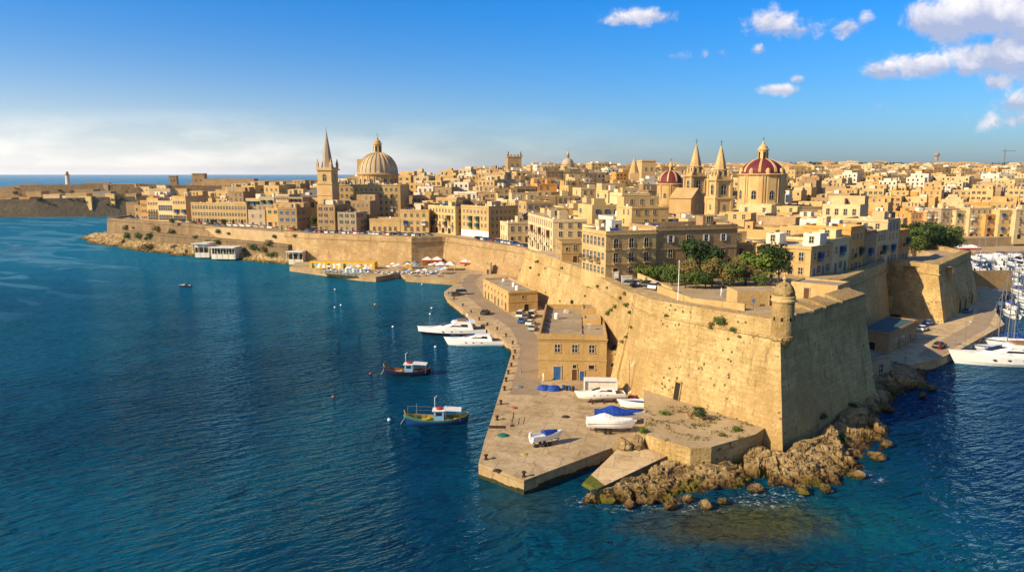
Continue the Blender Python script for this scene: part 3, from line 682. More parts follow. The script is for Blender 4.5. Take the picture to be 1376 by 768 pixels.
# loose boulders
def boulder_mesh(seed, n=3):
    mb = MB(); rings = []
    for a in range(1, 9):
        ph = pi * a / 9; ring = []
        for k in range(12):
            t = 2*pi*k/12; p = Vector((sin(ph)*cos(t), sin(ph)*sin(t), cos(ph)))
            r = 1 + .42 * noise.noise(p*1.3 + Vector((seed*9,0,0))) + .16 * noise.noise(p*4 + Vector((seed*5,0,0)))
            p = p * r; ring.append((p.x, p.y*.8, p.z*.7))
        rings.append(ring)
    mb.loft(rings[::-1], 0); return mb.mesh('boulder', M['rock'])
BM = [boulder_mesh(i*1.37) for i in range(6)]
spots = [(820,670,.7),(846,676,.8),(872,672,.7),(901,678,.9),(925,668,.8),(948,676,.9),(972,672,.7),(900,640,.8),(940,636,.7),(1015,655,.9),(1078,656,1.0),(1110,655,.9),(1150,636,1.0),(1178,612,1.1),(1192,596,.9),(1160,575,1.0),(1192,548,.9),(1240,530,.8),(1252,520,.9),(792,670,.6),(838,664,.7),(958,650,.8)]
for i, (px, py, r) in enumerate(spots):
    x, y = G(px, py, .5); o = ob('boulder', BM[i % 6], None, (x, y, .45), random.uniform(0, 6), (r*1.2, r*1.1, r*.85))
    lab(o, 'rough boulder on the shore below the shaded bastion face' if px > 1090 else 'rough algae stained boulder on the waterline by the ramp', 'boulder', 'boulders along the foreground shore')
for (px, py, r, l) in ((856,598,1.35,'pale squared block beside the head of the boat ramp'),(838,600,1.2,'pale rounded block at the corner of the quay slip'),(879,582,1.1,'upright squared boulder against the corner of the low terrace wall'),(936,560,1.3,'big boulder with a bush on the terrace')):
    z = 4.2 if px in (936,) else 2.2; x, y = G(px, py, z); lab(ob('boulder', BM[int(px) % 6], None, (x, y, z+.3), px, (r*1.2, r, r*1.2)), l, 'boulder')
# headland across the water
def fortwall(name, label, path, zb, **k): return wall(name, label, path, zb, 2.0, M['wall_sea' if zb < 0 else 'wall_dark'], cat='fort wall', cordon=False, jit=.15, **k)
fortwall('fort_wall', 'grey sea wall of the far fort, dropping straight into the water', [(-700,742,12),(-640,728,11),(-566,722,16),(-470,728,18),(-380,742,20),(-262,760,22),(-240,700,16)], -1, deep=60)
fortwall('fort_wall', 'upper rampart of the far fort behind its sea wall', [(-640,850,22),(-560,838,30),(-430,850,31),(-330,870,28),(-180,900,26)], 8, deep=60)
fortwall('fort_wall', 'low dark rampart on the horizon behind the seafront houses', [(-430,980,31),(-330,960,33),(-240,960,35),(-150,980,35)], 8, deep=60)
shore('rocky_shore', [(-800,752),(-700,742),(-640,730),(-560,724)], [(-820,728),(-700,722),(-640,712),(-545,718)], 4, 3, 120, 20, fs=.06, seed=5)

DG = [None]
def hit(px, py):
    """point of the already built scene under a pixel of the photograph, with its normal"""
    if DG[0] is None: bpy.context.view_layer.update(); DG[0] = bpy.context.evaluated_depsgraph_get()
    u = (px - CX) / F; v = (CY - py) / F
    d = Vector((u, cos(TH) + v * sin(TH), -sin(TH) + v * cos(TH))).normalized()
    ok, loc, nrm, *_ = S.ray_cast(DG[0], Vector((0, 0, HC)), d)
    return (loc, nrm) if ok else (None, None)
HITS = {}
_r = random.Random(77)
HITS['slope'] = [hit(*q)[0] for q in [(px, 296 + (px-150)*.055 + _r.uniform(6, 36)) for px in [_r.uniform(150, 408) for _ in range(34)]]]
HITS['curtain'] = [hit(*q) for q in [(_r.uniform(712, 860), _r.uniform(350, 470)) for _ in range(60)]]
HITS['bastion'] = [hit(*q)[0] for q in [(968,433),(957,436),(896,424),(985,443),(994,452),(941,556),(893,556),(955,440)]]
HITS['fort'] = [hit(_r.uniform(20, 235), _r.uniform(252, 276))[0] for _ in range(60)]
HITS['shade'] = [hit(*q)[0] for q in [(1130,590),(1105,560),(1145,545),(1176,500),(1200,530)]]

wm_ = bpy.data.materials.new('wake_foam'); wm_.use_nodes = True; nt_ = wm_.node_tree; b_ = nt_.nodes['Principled BSDF']; b_.inputs['Base Color'].default_value = (.16,.38,.50,1); b_.inputs['Roughness'].default_value = .4
uv_ = nt_.nodes.new('ShaderNodeUVMap'); sx = nt_.nodes.new('ShaderNodeSeparateXYZ'); nt_.links.new(uv_.outputs[0], sx.inputs[0])
g_ = nt_.nodes.new('ShaderNodeNewGeometry'); n_ = nt_.nodes.new('ShaderNodeTexNoise'); n_.inputs['Scale'].default_value = .09; n_.inputs['Detail'].default_value = 6; nt_.links.new(g_.outputs['Position'], n_.inputs['Vector'])
def m__(op, a, b):
    n = nt_.nodes.new('ShaderNodeMath'); n.operation = op; n.use_clamp = op == 'MULTIPLY'
    for i, q in enumerate((a, b)):
        if isinstance(q, (int, float)): n.inputs[i].default_value = q
        else: nt_.links.new(q, n.inputs[i])
    return n.outputs[0]
v_ = sx.outputs[1]; e_ = m__('MULTIPLY', m__('MULTIPLY', v_, m__('SUBTRACT', 1.0, v_)), 4.0); al_ = m__('MULTIPLY', e_, m__('MULTIPLY', m__('SUBTRACT', n_.outputs[0], .40), 3.2)); nt_.links.new(m__('MULTIPLY', al_, .6), b_.inputs['Alpha'])
for pts, wd in (([(-25,352),(20,338),(60,327),(110,318),(160,312)], 7), ([(-20,322),(15,330),(30,345),(60,356),(120,362)], 9), ([(-10,306),(60,303),(120,300)], 6)):
    P = dense([G(*q, 0) for q in pts], 8, False); mb = MB()
    for i, (a, b) in enumerate(zip(P, P[1:])):
        d = (Vector(b)-Vector(a)).normalized(); n = Vector((-d.y, d.x)) * wd
        if i: p0, p1 = last
        else: p0, p1 = Vector(a)-n, Vector(a)+n
        q0, q1 = Vector(b)-n, Vector(b)+n; last = (q0, q1)
        mb.face([(p0.x,p0.y,.03),(q0.x,q0.y,.03),(q1.x,q1.y,.03),(p1.x,p1.y,.03)], 0, [(0,0),(1,0),(1,1),(0,1)])
    tag(mb.build('wake', wm_), kind='stuff')
# ------------------------------------------------------------------ facade parts (origin at the sill's middle, facing -y, standing proud of the wall)
def arch_pts(w, h, n=6):
    r = w / 2; return [(-r, 0), (r, 0), (r, h - r)] + [(r*cos(pi*k/n), h - r + r*sin(pi*k/n)) for k in range(1, n)] + [(-r, h - r)]
def panel(mb, pts, y0, y1, m=0):
    mb.loft([[(x, y0, z) for x, z in pts], [(x, y1, z) for x, z in pts]], m, True, True)
def window_mesh(w=1.0, h=1.5, fr='frame', shut=None, arch=False, balcony=False, bars=True):
    mb = MB(); t = .16
    if arch:
        panel(mb, arch_pts(w, h), -.03, .2, 1)
        P = arch_pts(w, h); Q = arch_pts(w + 2*t, h + t)
        mb.loft([[(x, -.10, z) for x, z in P], [(x, -.10, z) for x, z in Q], [(x, .1, z) for x, z in Q]], 0, False, False)
        mb.loft([[(x, -.03, z) for x, z in P], [(x, -.10, z) for x, z in P]], 0, False, False)
    else:
        mb.bx(-w/2, w/2, -.03, .2, 0, h, 1)
        mb.bx(-w/2-t, -w/2, -.09, .1, 0, h, 0); mb.bx(w/2, w/2+t, -.09, .1, 0, h, 0); mb.bx(-w/2-t, w/2+t, -.12, .1, h, h+.18, 0)
    mb.bx(-w/2-t-.05, w/2+t+.05, -.17, .1, -.13, 0, 0)
    if bars:
        mb.bx(-.03, .03, -.055, 0, 0, h*.98, 2); mb.bx(-w/2, w/2, -.05, 0, h*.5, h*.5+.05, 2)
    if shut:
        mb.bx(-w/2-w*.42, -w/2-.02, -.15, -.10, 0, h, 3); mb.bx(w/2+.02, w/2+w*.42, -.15, -.10, 0, h, 3)
    if balcony:
        mb.bx(-w*.9, w*.9, -.9, .1, -.22, -.08, 0)
        mb.bx(-w*.6, -w*.45, -.6, .1, -.55, -.22, 0); mb.bx(w*.45, w*.6, -.6, .1, -.55, -.22, 0)
        for k in range(11):
            x = -w*.88 + k*w*.176; mb.bx(x-.02, x+.02, -.88, -.84, -.08, .85, 4)
        mb.bx(-w*.9, w*.9, -.9, -.84, .85, .9, 4)
        for sx in (-1, 1): mb.bx(sx*w*.88-.02, sx*w*.88+.02, -.88, 0, .82, .87, 4)
    return mb.mesh('window', [M[fr], M['glass'], M['white_paint'], M[shut or 'brown_paint'], M['dark']])
def gallery_mesh(c, w=1.7, h=2.3):
    """closed timber balcony on stone brackets"""
    mb = MB(); mb.bx(-w/2-.08, w/2+.08, -.95, .1, -.15, 0, 0); mb.bx(-w/2, w/2, -.88, .05, 0, .8, 1); mb.bx(-w/2, w/2, -.84, .05, .8, h-.25, 2); mb.bx(-w/2-.06, w/2+.06, -.95, .1, h-.25, h, 1)
    for k in range(5):
        x = -w/2 + k*(w-.08)/4; mb.bx(x, x+.08, -.9, -.8, .8, h-.25, 1)
    for sx in (-1, 1):
        mb.bx(sx*w*.35-.1, sx*w*.35+.1, -.7, .1, -.5, -.15, 0)
        for k in range(2): mb.bx(sx*(w/2-.02)-.03, sx*(w/2-.02)+.03, -.84+k*.42, -.76+k*.42, .8, h-.25, 1)
    return mb.mesh('enclosed_balcony', [M['frame'], M[c], M['glass']])
def door_mesh(c, w=1.2, h=2.3, arch=False):
    mb = MB(); panel(mb, arch_pts(w, h) if arch else [(-w/2,0),(w/2,0),(w/2,h),(-w/2,h)], -.04, .2, 1)
    mb.bx(-w/2-.2, -w/2, -.12, .1, 0, h if not arch else h-w/2, 0); mb.bx(w/2, w/2+.2, -.12, .1, 0, h if not arch else h-w/2, 0); mb.bx(-w/2-.2, w/2+.2, -.14, .1, h, h+.2, 0)
    if not arch: mb.bx(-.02, .02, -.06, 0, 0, h, 2)
    return mb.mesh('door', [M['frame'], M[c], M['dark']])
WM = {'plain': window_mesh(), 'tall': window_mesh(1.05, 1.95), 'small': window_mesh(.7, .8, bars=False), 'arch': window_mesh(1.1, 2.0, arch=True), 'green': window_mesh(1.0, 1.5, shut='green_paint'), 'brown': window_mesh(1.0, 1.5, shut='brown_paint'),
      'bluesh': window_mesh(1.0, 1.6, shut='blue_paint'), 'whitesh': window_mesh(1.0, 1.5, shut='white_paint'), 'balc': window_mesh(1.1, 2.1, balcony=True), 'balcarch': window_mesh(1.1, 2.2, arch=True, balcony=True),
      'gal_blue': gallery_mesh('blue_paint'), 'gal_green': gallery_mesh('green_paint'), 'gal_brown': gallery_mesh('brown_paint'), 'gal_white': gallery_mesh('white_paint'), 'gal_red': gallery_mesh('red_paint'),
      'door_blue': door_mesh('blue_paint'), 'door_brown': door_mesh('brown_paint'), 'door_green': door_mesh('green_paint'), 'arch_door': door_mesh('dark', 1.8, 2.8, True), 'shop': door_mesh('dark', 2.2, 2.4), 'bigarch': window_mesh(1.7, 3.2, arch=True), 'garage': door_mesh('grey_paint', 2.6, 2.6), 'slab_glass': door_mesh('teal_glass', 1.5, 2.4)}
def put(key, parent, x, y, z, rz=0, sc=None):
    me = WM[key]; o = ob(me.name.split('.')[0], me, parent, (x, y, z), rz, sc); return o
def facade(root, side, w, d, floors, fh, cols, kinds, z0=0.0, skip=0.0, ground=None, rnd=random, inset=1.0, rows=None):
    """rows of windows on one side of a w x d box whose front-left corner is the origin"""
    L_ = w if side in 'FB' else d
    for r in range(floors):
        if rows and r not in rows: continue
        for c in range(cols):
            if rnd.random() < skip: continue
            s = inset + (L_ - 2*inset) * ((c + .5) / cols)
            k = kinds[r % len(kinds)] if isinstance(kinds, (list, tuple)) else kinds
            if isinstance(k, (list, tuple)): k = k[c % len(k)]
            if k is None: continue
            z = z0 + r*fh + (1.0 if k in ('plain','small','green','brown','bluesh','whitesh') else .75 if k in ('tall','arch','bigarch') else .35)
            if r == 0 and (ground or k.startswith('door') or k in ('arch_door','shop','garage')): 
                k = (ground[c % len(ground)] if isinstance(ground, (list, tuple)) else ground) if ground else k
                if k is None: continue
                z = z0 + (.02 if (k.startswith('door') or k in ('arch_door','shop','garage','slab_glass')) else 1.0)
            if side == 'F': put(k, root, s, 0, z, 0)
            elif side == 'L': put(k, root, 0, s, z, -pi/2)
            elif side == 'R': put(k, root, w, s, z, pi/2)
            elif side == 'B': put(k, root, s, d, z, pi)
def shell(w, d, h, par=.7, cornice=True, mt='honey', roof='roof', string=None, base=3.0):
    """walls with a parapet round a sunk flat roof"""
    mb = MB(); t = .35
    o = [(0,0),(w,0),(w,d),(0,d)]; i = [(t,t),(w-t,t),(w-t,d-t),(t,d-t)]
    mb.loft([[(x,y,-base) for x,y in o], [(x,y,h+par) for x,y in o], [(x,y,h+par) for x,y in i], [(x,y,h) for x,y in i]], 0, False, False)
    mb.face([(x,y,h) for x,y in i], 1)
    if cornice:
        c = .22; q = lambda e: [(-e,-e),(w+e,-e),(w+e,d+e),(-e,d+e)]
        mb.loft([[(x,y,h-.25) for x,y in q(.0)], [(x,y,h-.1) for x,y in q(c)], [(x,y,h+.1) for x,y in q(c)], [(x,y,h+.12) for x,y in q(0)]], 0, False, False)
    for z in (string or []):
        mb.loft([[(x,y,z) for x,y in [(0,0),(w,0),(w,d),(0,d)]], [(x,y,z) for x,y in [(-.1,-.1),(w+.1,-.1),(w+.1,d+.1),(-.1,d+.1)]], [(x,y,z+.22) for x,y in [(-.1,-.1),(w+.1,-.1),(w+.1,d+.1),(-.1,d+.1)]], [(x,y,z+.24) for x,y in [(0,0),(w,0),(w,d),(0,d)]]], 0, False, False)
    return mb, [M[mt], M[roof]]
def tank_mesh():
    mb = MB(); mb.lathe(0, 0, [(.5,0),(.55,.2),(.55,1.1),(.42,1.3),(.15,1.35)], 12); 
    return mb.mesh('water_tank', M['white_paint'], False)
def dish_mesh():
    mb = MB(); mb.bar((0,0,0),(0,0,1.0),.04); mb.lathe(0, 0, [(.05,.95),(.3,1.0),(.48,1.15)], 12); mb.bar((0,0,1.0),(0,-.3,1.5),.02)
    return mb.mesh('satellite_dish', M['white_paint'])
def ac_mesh():
    mb = MB(); mb.bx(-.5,.5,-.2,.2,0,.8,0); mb.lathe(0,0,[(.3,.8),(.3,.84)],10); return mb.mesh('air_conditioner', M['white_paint'])
def solar_mesh():
    mb = MB(); mb.loft([[(-1,-.6,.2),(1,-.6,.2),(1,.6,1.1),(-1,.6,1.1)],[(-1,-.6,.28),(1,-.6,.28),(1,.6,1.18),(-1,.6,1.18)]],0); mb.bar((-.9,.5,0),(-.9,.5,1.1),.04,4,1); mb.bar((.9,.5,0),(.9,.5,1.1),.04,4,1); return mb.mesh('solar_panel', [M['solar'], M['metal']])
def aerial_mesh():
    mb = MB(); mb.bar((0,0,0),(0,0,3.2),.035,4)
    for k in range(5): mb.bar((-.5+.05*k,-.02,3.1-.0*k-.12*k),(.5-.05*k,.02,3.1-.12*k),.02,4)
    return mb.mesh('aerial', M['grey_paint'])
CLUT = [tank_mesh(), dish_mesh(), ac_mesh(), solar_mesh(), aerial_mesh()]
def roof_hut(root, x, y, z, w, d, h, mt, name='roof_hut', win=True):
    mb, ms = shell(w, d, h, .25, False, mt, 'roof_pale' if mt == 'white' else 'roof', base=0.02)
    o = mb.build(name, ms, root, loc=(x, y, z))
    if win: put('small' if w < 3 else 'plain', o, w*.5, 0, .9, 0)
    return o
def roofscape(root, w, d, h, mt, rnd, n=3, huts=1):
    for k in range(huts):
        hw, hd = rnd.uniform(2.4, min(4.5, w*.5)), rnd.uniform(2.4, min(4.5, d*.5)); hm = rnd.choice([mt, mt, 'white', 'cream'])
        roof_hut(root, rnd.uniform(.6, w-hw-.6), rnd.uniform(.6 + d*.25, d-hd-.6), h, hw, hd, rnd.uniform(2.2, 2.8), hm, win=rnd.random() < .5)
    for k in range(n):
        me = CLUT[rnd.choice((0,0,0,1,1,2,3,4,4))]
        ob(me.name.split('.')[0], me, root, (rnd.uniform(1, w-1), rnd.uniform(1, d-1), h+.02), rnd.uniform(-.5, .5), rnd.uniform(.7, 1.1))
FOOT = []      # occupied ground: (x, y, r) and boxes
def occ(x, y, rot, w, d, pad=1.0): FOOT.append((x, y, rot, w, d, pad))
def hits(x, y, rot, w, d):
    pts = [(x + a*cos(rot) - b*sin(rot), y + a*sin(rot) + b*cos(rot)) for a in (0, w/2, w) for b in (0, d/2, d)]
    for (ox, oy, r, ow, od, pad) in FOOT:
        c, s = cos(r), sin(r)
        if (ox-x)**2 + (oy-y)**2 > (w+d+ow+od+4)**2: continue
        for (a, b) in pts:
            u, v = (a-ox)*c + (b-oy)*s, -(a-ox)*s + (b-oy)*c
            if -pad < u < ow+pad and -pad < v < od+pad: return True
        for u, v in ((0,0),(ow,0),(ow,od),(0,od),(ow/2,od/2)):
            a, b = ox + u*c - v*s, oy + u*s + v*c; c2, s2 = cos(rot), sin(rot)
            p, q = (a-x)*c2 + (b-y)*s2, -(a-x)*s2 + (b-y)*c2
            if -.5 < p < w+.5 and -.5 < q < d+.5: return True
    return False
def building(name, label, cat, x, y, z, rot, w, d, h, mt='honey', roof='roof', par=.7, string=None, base=3.0, cornice=True, group=None):
    root = thing(name, label, cat, (x, y, z), rot, group); occ(x, y, rot, w, d)
    mb, ms = shell(w, d, h, par, cornice, mt, roof, string, base); mb.build('wall', ms, root)
    return root
R_ = radians
rr = random.Random(11)
# --- quay store with sunk flat roof
b = building('stone_warehouse', 'two storey ochre stone warehouse with stained flat roof on the quay', 'warehouse', 5.2, 140, 2, R_(-5), 13.3, 33, 8.2, 'ochre', par=1.0, string=[3.9, 7.7])
for x in (3.7, 7.1, 10.4): put('plain', b, x, 0, 5.6)
put('door_blue', b, 3.7, 0, .02, 0, (1.15,1,1.15)); put('small', b, 7.1, 0, 2.3); put('door_brown', b, 7.1, 0, .02, 0, (.8,1,.95)); put('small', b, 10.4, 0, 2.3, 0, (1.5,1,1)); put('door_blue', b, 8.6, 0, .02, 0, (.7,1,.8))
mb = MB(); mb.bx(5.7,8.4,.4,.6,8.22,8.9,0)
for y in (8, 13, 18, 24): mb.bx(.4, 12.9, y, y+.35, 8.2, 8.42, 0)
mb.bx(8.2, 8.5, 4, 22, 8.2, 8.45, 0); mb.build('roof_ridge', M['roof'], b)
roof_hut(b, 8.6, 23.5, 8.2, 3.8, 6, 1.5, 'ochre', 'roof_room', False); roof_hut(b, 8.8, 14, 8.2, 3.8, 4.5, 1.1, 'ochre', 'roof_room', False)
facade(b, 'L', 13, 33, 2, 4, 7, [[None,'plain'], 'plain'])
for me, x, y in ((0, 3, 20), (2, 5, 27), (1, 10, 9)): ob(CLUT[me].name.split('.')[0], CLUT[me], b, (x, y, 8.22), .3)
b = building('stone_shed', 'ochre side annex between the quay warehouse and the curtain wall', 'building', 18.6, 139.6, 2, R_(-5), 5.6, 9, 5.4, 'ochre', par=.5)
put('arch_door', b, 3.6, 0, .02, 0, (.7,1,.9)); put('small', b, 1.2, 0, 2.6)
b = building('stone_shed', 'small lean ochre store under the curtain wall', 'building', 19.8, 149, 2, R_(-5), 4, 12, 3.6, 'ochre', par=.3); put('arch_door', b, 2, 0, .02, 0, (.6,1,.8))
# --- yellow warehouse
b = building('yellow_warehouse', 'long yellow quay warehouse with rows of small doors and a flat roof', 'warehouse', -1, 211, 2, R_(17), 9, 29, 5.6, 'ochre', par=.45, string=[2.8])
facade(b, 'L', 9, 29, 2, 2.7, 7, ['door_brown', 'small'], ground=['door_brown', 'plain', 'door_green']); put('small', b, 4.5, 0, 3.9); put('arch_door', b, 5.5, 0, .02, 0, (.8,1,.75))
roofscape(b, 9, 29, 5.6, 'ochre', rr, 6, 0)
# --- palace over the gardens
b = building('palace', 'three storey honey stone palace with sunlit side above the curtain wall', 'palace', 21.2, 164.5, 18.5, R_(20), 13, 12.5, 10.0, 'honey', par=.8, string=[3.1, 6.4])
facade(b, 'L', 13, 12.5, 3, 3.3, 6, ['plain', ['plain','balc'], 'tall'], inset=.4); facade(b, 'F', 13, 12.5, 3, 3.3, 3, [['door_brown','plain','door_brown'], 'balc', 'balcarch'], inset=.6)
roofscape(b, 13, 12.5, 10, 'honey', rr, 5, 1)
b = building('palace', 'long plain weathered stone building behind the garden trees', 'building', 33.4, 169.2, 18.5, R_(20), 22.5, 13, 10.6, 'brown', par=1.0, string=[6.0, 9.9])
facade(b, 'F', 22.5, 13, 3, 3.4, 4, ['plain', ['tall','plain','small','plain'], ['whitesh','plain','whitesh','whitesh']], inset=1.5); facade(b, 'R', 22.5, 13, 3, 3.4, 3, 'plain')
roofscape(b, 22.5, 13, 10.6, 'brown', rr, 8, 1)
# --- long sunlit apartments above the curtain's far end
b = building('apartment_block', 'long cream apartment block with sunlit flank and many balconies', 'apartments', 13.5, 241, 15, R_(10), 11.5, 42, 11.5, 'cream', par=.8, string=[3.6])
facade(b, 'L', 11.5, 42, 4, 2.85, 12, [['plain','shop'], ['plain','balc','plain'], ['plain','gal_brown','plain','balc'], 'plain'], inset=.5, ground=['shop','door_green','plain']); facade(b, 'F', 11.5, 42, 4, 2.85, 3, 'plain'); roofscape(b, 11.5, 42, 11.5, 'cream', rr, 12, 2)
b = building('stone_house', 'small two storey ochre house on the curtain wall edge', 'house', 14.4, 211, 16.2, R_(8), 8, 8.5, 6.0, 'ochre', par=.5, string=[3]); facade(b, 'F', 8, 8.5, 2, 3, 3, [[None,'door_brown','plain'], ['small','plain','small']], inset=.4); facade(b, 'L', 8, 8.5, 2, 3, 3, 'plain')
b = building('stone_house', 'tall cream house between the apartment block and the palace', 'house', 25.5, 226, 16.8, R_(12), 10, 12, 8.5, 'cream'); facade(b, 'F', 10, 12, 3, 2.9, 3, 'plain'); roofscape(b, 10, 12, 8.5, 'cream', rr, 4, 1)
# --- far blocks on the curtain
b = building('apartment_block', 'square yellow apartment block with white ground floor front', 'apartments', -24, 346, 13.3, R_(-50), 21, 17, 13.6, 'honey', par=.9, string=[3.2, 12.4])
facade(b, 'F', 21, 17, 4, 3.1, 7, ['plain', ['plain','plain','gal_green','plain','gal_green','plain','plain'], ['plain','plain','gal_green','plain','gal_green','plain','plain'], 'plain'], ground=['plain'], z0=.8)
facade(b, 'R', 21, 17, 4, 3.1, 6, 'plain', z0=.8); roofscape(b, 21, 17, 13.6, 'honey', rr, 10, 2)
mb = MB(); mb.bx(.1, 20.9, -.12, .05, -1, 3.1); mb.build('white_ground_floor', M['white_paint'], b)
b = building('apartment_block', 'pale yellow apartment block with wide sunlit front on the rampart', 'apartments', -41.5, 363, 13.6, R_(-50), 23, 15, 12.6, 'honey', par=.9, string=[3.2])
facade(b, 'F', 23, 15, 4, 3.0, 8, ['plain', ['plain','gal_brown','plain','balc'], ['plain','balc','gal_brown','plain'], 'plain'], ground=['shop','plain'], z0=.4); facade(b, 'R', 23, 15, 4, 3.0, 4, 'plain', z0=.4); roofscape(b, 23, 15, 12.6, 'honey', rr, 9, 2)
b = building('apartment_block', 'narrow apartment house with stacked brown enclosed balconies', 'apartments', -49, 368, 14, R_(-45), 8, 12, 13, 'cream'); facade(b, 'F', 8, 12, 4, 3.1, 3, ['plain', ['gal_brown','plain','gal_brown']], ground=['shop','door_brown','plain'])
b = building('stone_house', 'low plain ochre stone building behind parked cars on the rampart', 'building', -69.5, 357, 13.8, R_(-4), 15, 14, 6.2, 'honey', par=.6, string=[5.2]); facade(b, 'F', 15, 14, 1, 4, 5, 'arch', ground=['arch']); roofscape(b, 15, 14, 6.2, 'honey', rr, 4, 0)
b = building('stone_house', 'taller honey stone block with blue enclosed balcony beside the plain building', 'building', -54.3, 356, 13.8, R_(-4), 14, 15, 10.6, 'honey', string=[5.5]); facade(b, 'F', 14, 15, 3, 3.4, 4, ['arch', ['gal_blue','plain','plain','gal_white'], 'plain'], ground=['arch']); roofscape(b, 14, 15, 10.6, 'honey', rr, 5, 1)
# --- modern block with glass
b = building('modern_block', 'modern stone block with large teal glass panels below the ribbed dome', 'building', -97, 398, 18.5, R_(-3), 37, 24, 17.5, 'honey', par=.5)
facade(b, 'F', 37, 24, 5, 3.4, 13, ['plain', ['plain','plain','plain','balc','plain',None,None,None,None,'plain','plain','gal_white','plain'], ['plain','plain','gal_blue',None,'plain',None,None,None,None,'plain','plain','plain','plain'], ['plain','plain','plain','balc','plain',None,None,None,None,'plain','plain','plain','plain'], 'plain'])
mb = MB(); mb.bx(15.5, 26.2, -.25, .05, 4.2, 13.6, 0)
for k in range(6): mb.bx(15.5+k*2.1, 15.62+k*2.1, -.36, -.2, 4.2, 13.6, 1)
for k in range(4): mb.bx(15.5, 26.2, -.36, -.2, 4.2+k*3.05, 4.36+k*3.05, 1)
mb.build('glass_wall', [M['teal_glass'], M['grey_paint']], b); roofscape(b, 37, 24, 17.5, 'grey', rr, 22, 3)
b = building('townhouse', 'white and blue balconied house standing right of the spire', 'house', -100.5, 381, 14.0, R_(-15), 13, 12, 11.5, 'cream'); facade(b, 'F', 13, 12, 4, 2.9, 5, [['door_brown','plain','shop'], ['plain','balc','plain','gal_blue','plain']]); roofscape(b, 13, 12, 11.5, 'cream', rr, 5, 1)
# --- seafront row on the left
def on_front(px0, px1, py, z, depth, h, mt, label, cols, fl, kinds, ground=None, cat='townhouse', name='townhouse', rot=-19, **k):
    x, y = G(px0, py, z); x1, y1 = G(px1, py, z); w = (px1-px0) * y / F / max(.5, cos(R_(rot)) - (px0-CX)/F*sin(R_(rot)) * 1.0)
    b = building(name, label, cat, x, y, z, R_(rot), w, depth, h, mt, **k)
    facade(b, 'F', w, depth, fl, h/fl, cols, kinds, ground=ground, inset=.4); facade(b, 'L', w, depth, fl, h/fl, max(2, int(depth/4)), 'plain'); facade(b, 'R', w, depth, fl, h/fl, max(2, int(depth/4)), 'plain', skip=.5)
    roofscape(b, w, depth, h, mt, rr, int(w/3), 1); return b
on_front(190, 199, 295.5, 13.8, 12, 11.5, 'orange', 'reddish brown house at the left end of the seafront row', 3, 3, 'plain')
on_front(199, 214, 296.5, 13.8, 14, 13.2, 'honey', 'ornate honey palace with arched loggia near the left end of the seafront', 4, 3, ['bigarch', 'balcarch', 'plain'])
on_front(214, 233, 297, 13.8, 14, 11.6, 'cream', 'colonnaded cream palace between the two ornate seafront fronts', 6, 2, ['bigarch', 'bigarch'])
on_front(233, 251, 298, 13.8, 15, 14.8, 'honey', 'tall ornate seafront palace with a blue first floor balcony', 5, 3, ['bigarch', ['arch','gal_blue','arch'], 'plain'])
on_front(258, 330, 299.5, 13.8, 15, 11.4, 'honey', 'long low honey coloured seafront building with rows of arched windows', 19, 3, ['plain', 'arch', 'arch'], ground=['arch','arch','arch_door'], string=[3.8, 7.4])
on_front(332, 350, 301, 13.8, 14, 14, 'cream', 'cream seafront apartments with blue enclosed balconies beside the long low building', 6, 4, [['plain','balc'], ['gal_blue','plain','gal_green']], ground=['shop','plain'])
on_front(350, 370, 301.5, 13.8, 14, 15, 'grey', 'greyish seafront apartments with green enclosed balconies', 6, 4, ['balc', ['plain','gal_green','balc']], ground=['shop','plain'])
on_front(372, 390, 302, 13.8, 14, 16.5, 'cream', 'taller seafront apartments with stacked green and white balconies', 6, 5, ['plain', ['balc','gal_green','balc','gal_blue']], ground=['shop'])
on_front(390, 408, 302.5, 13.8, 14, 15, 'grey', 'seafront apartments with brown enclosed balconies, last before the church spire', 6, 5, [['gal_brown','balc'], ['balc','plain','gal_brown']], ground=['shop'])
on_front(456, 480, 305.5, 14, 10, 8, 'cream', 'low cream house with blue doors at the foot of the modern block', 5, 2, [['door_blue','plain'], 'gal_blue'])
# --- corner house and the row with blue shop doors on the right street
b = building('stone_house', 'two storey honey house with white roof rooms beside the garden', 'house', 59.7, 180.2, 17.6, R_(-43), 14.2, 13.5, 7.0, 'honey', 'roof_pale', par=.6, string=[3.6])
facade(b, 'F', 14.2, 13.5, 2, 3.4, 5, [['plain',None,'plain','arch','plain'], [None,'arch',None,'tall','tall']]); facade(b, 'R', 14.2, 13.5, 2, 3.4, 4, ['door_blue', ['plain','gal_blue','plain']], ground=['door_blue','bluesh'])
roof_hut(b, 1, 5, 7, 3.4, 4, 2.6, 'white'); roof_hut(b, 9.5, 7, 7, 4, 4.5, 3, 'white'); roofscape(b, 14, 13, 7, 'white', rr, 6, 0)
ROW = [('cream', 8.0, 12, 'low cream house with blue shutters, nearest of the shaded street row'), ('orange', 11.5, 11, 'orange flanked house standing tall in the shaded street row'), ('brown', 10.0, 10, 'brown house with a bright blue enclosed balcony in the shaded street row'), ('cream', 9.5, 9, 'cream house with open balconies midway along the shaded street row'), ('cream', 12.5, 12, 'pale tall house with blue balconies at the far end of the shaded street row'), ('orange', 9, 11, 'orange house where the shaded street row meets the trees')]
sx_, sy_ = 59.7 + 14.2*cos(R_(-43)) + 13.9*sin(R_(43)), 180.2 - 14.2*sin(R_(43)) + 13.9*cos(R_(43))
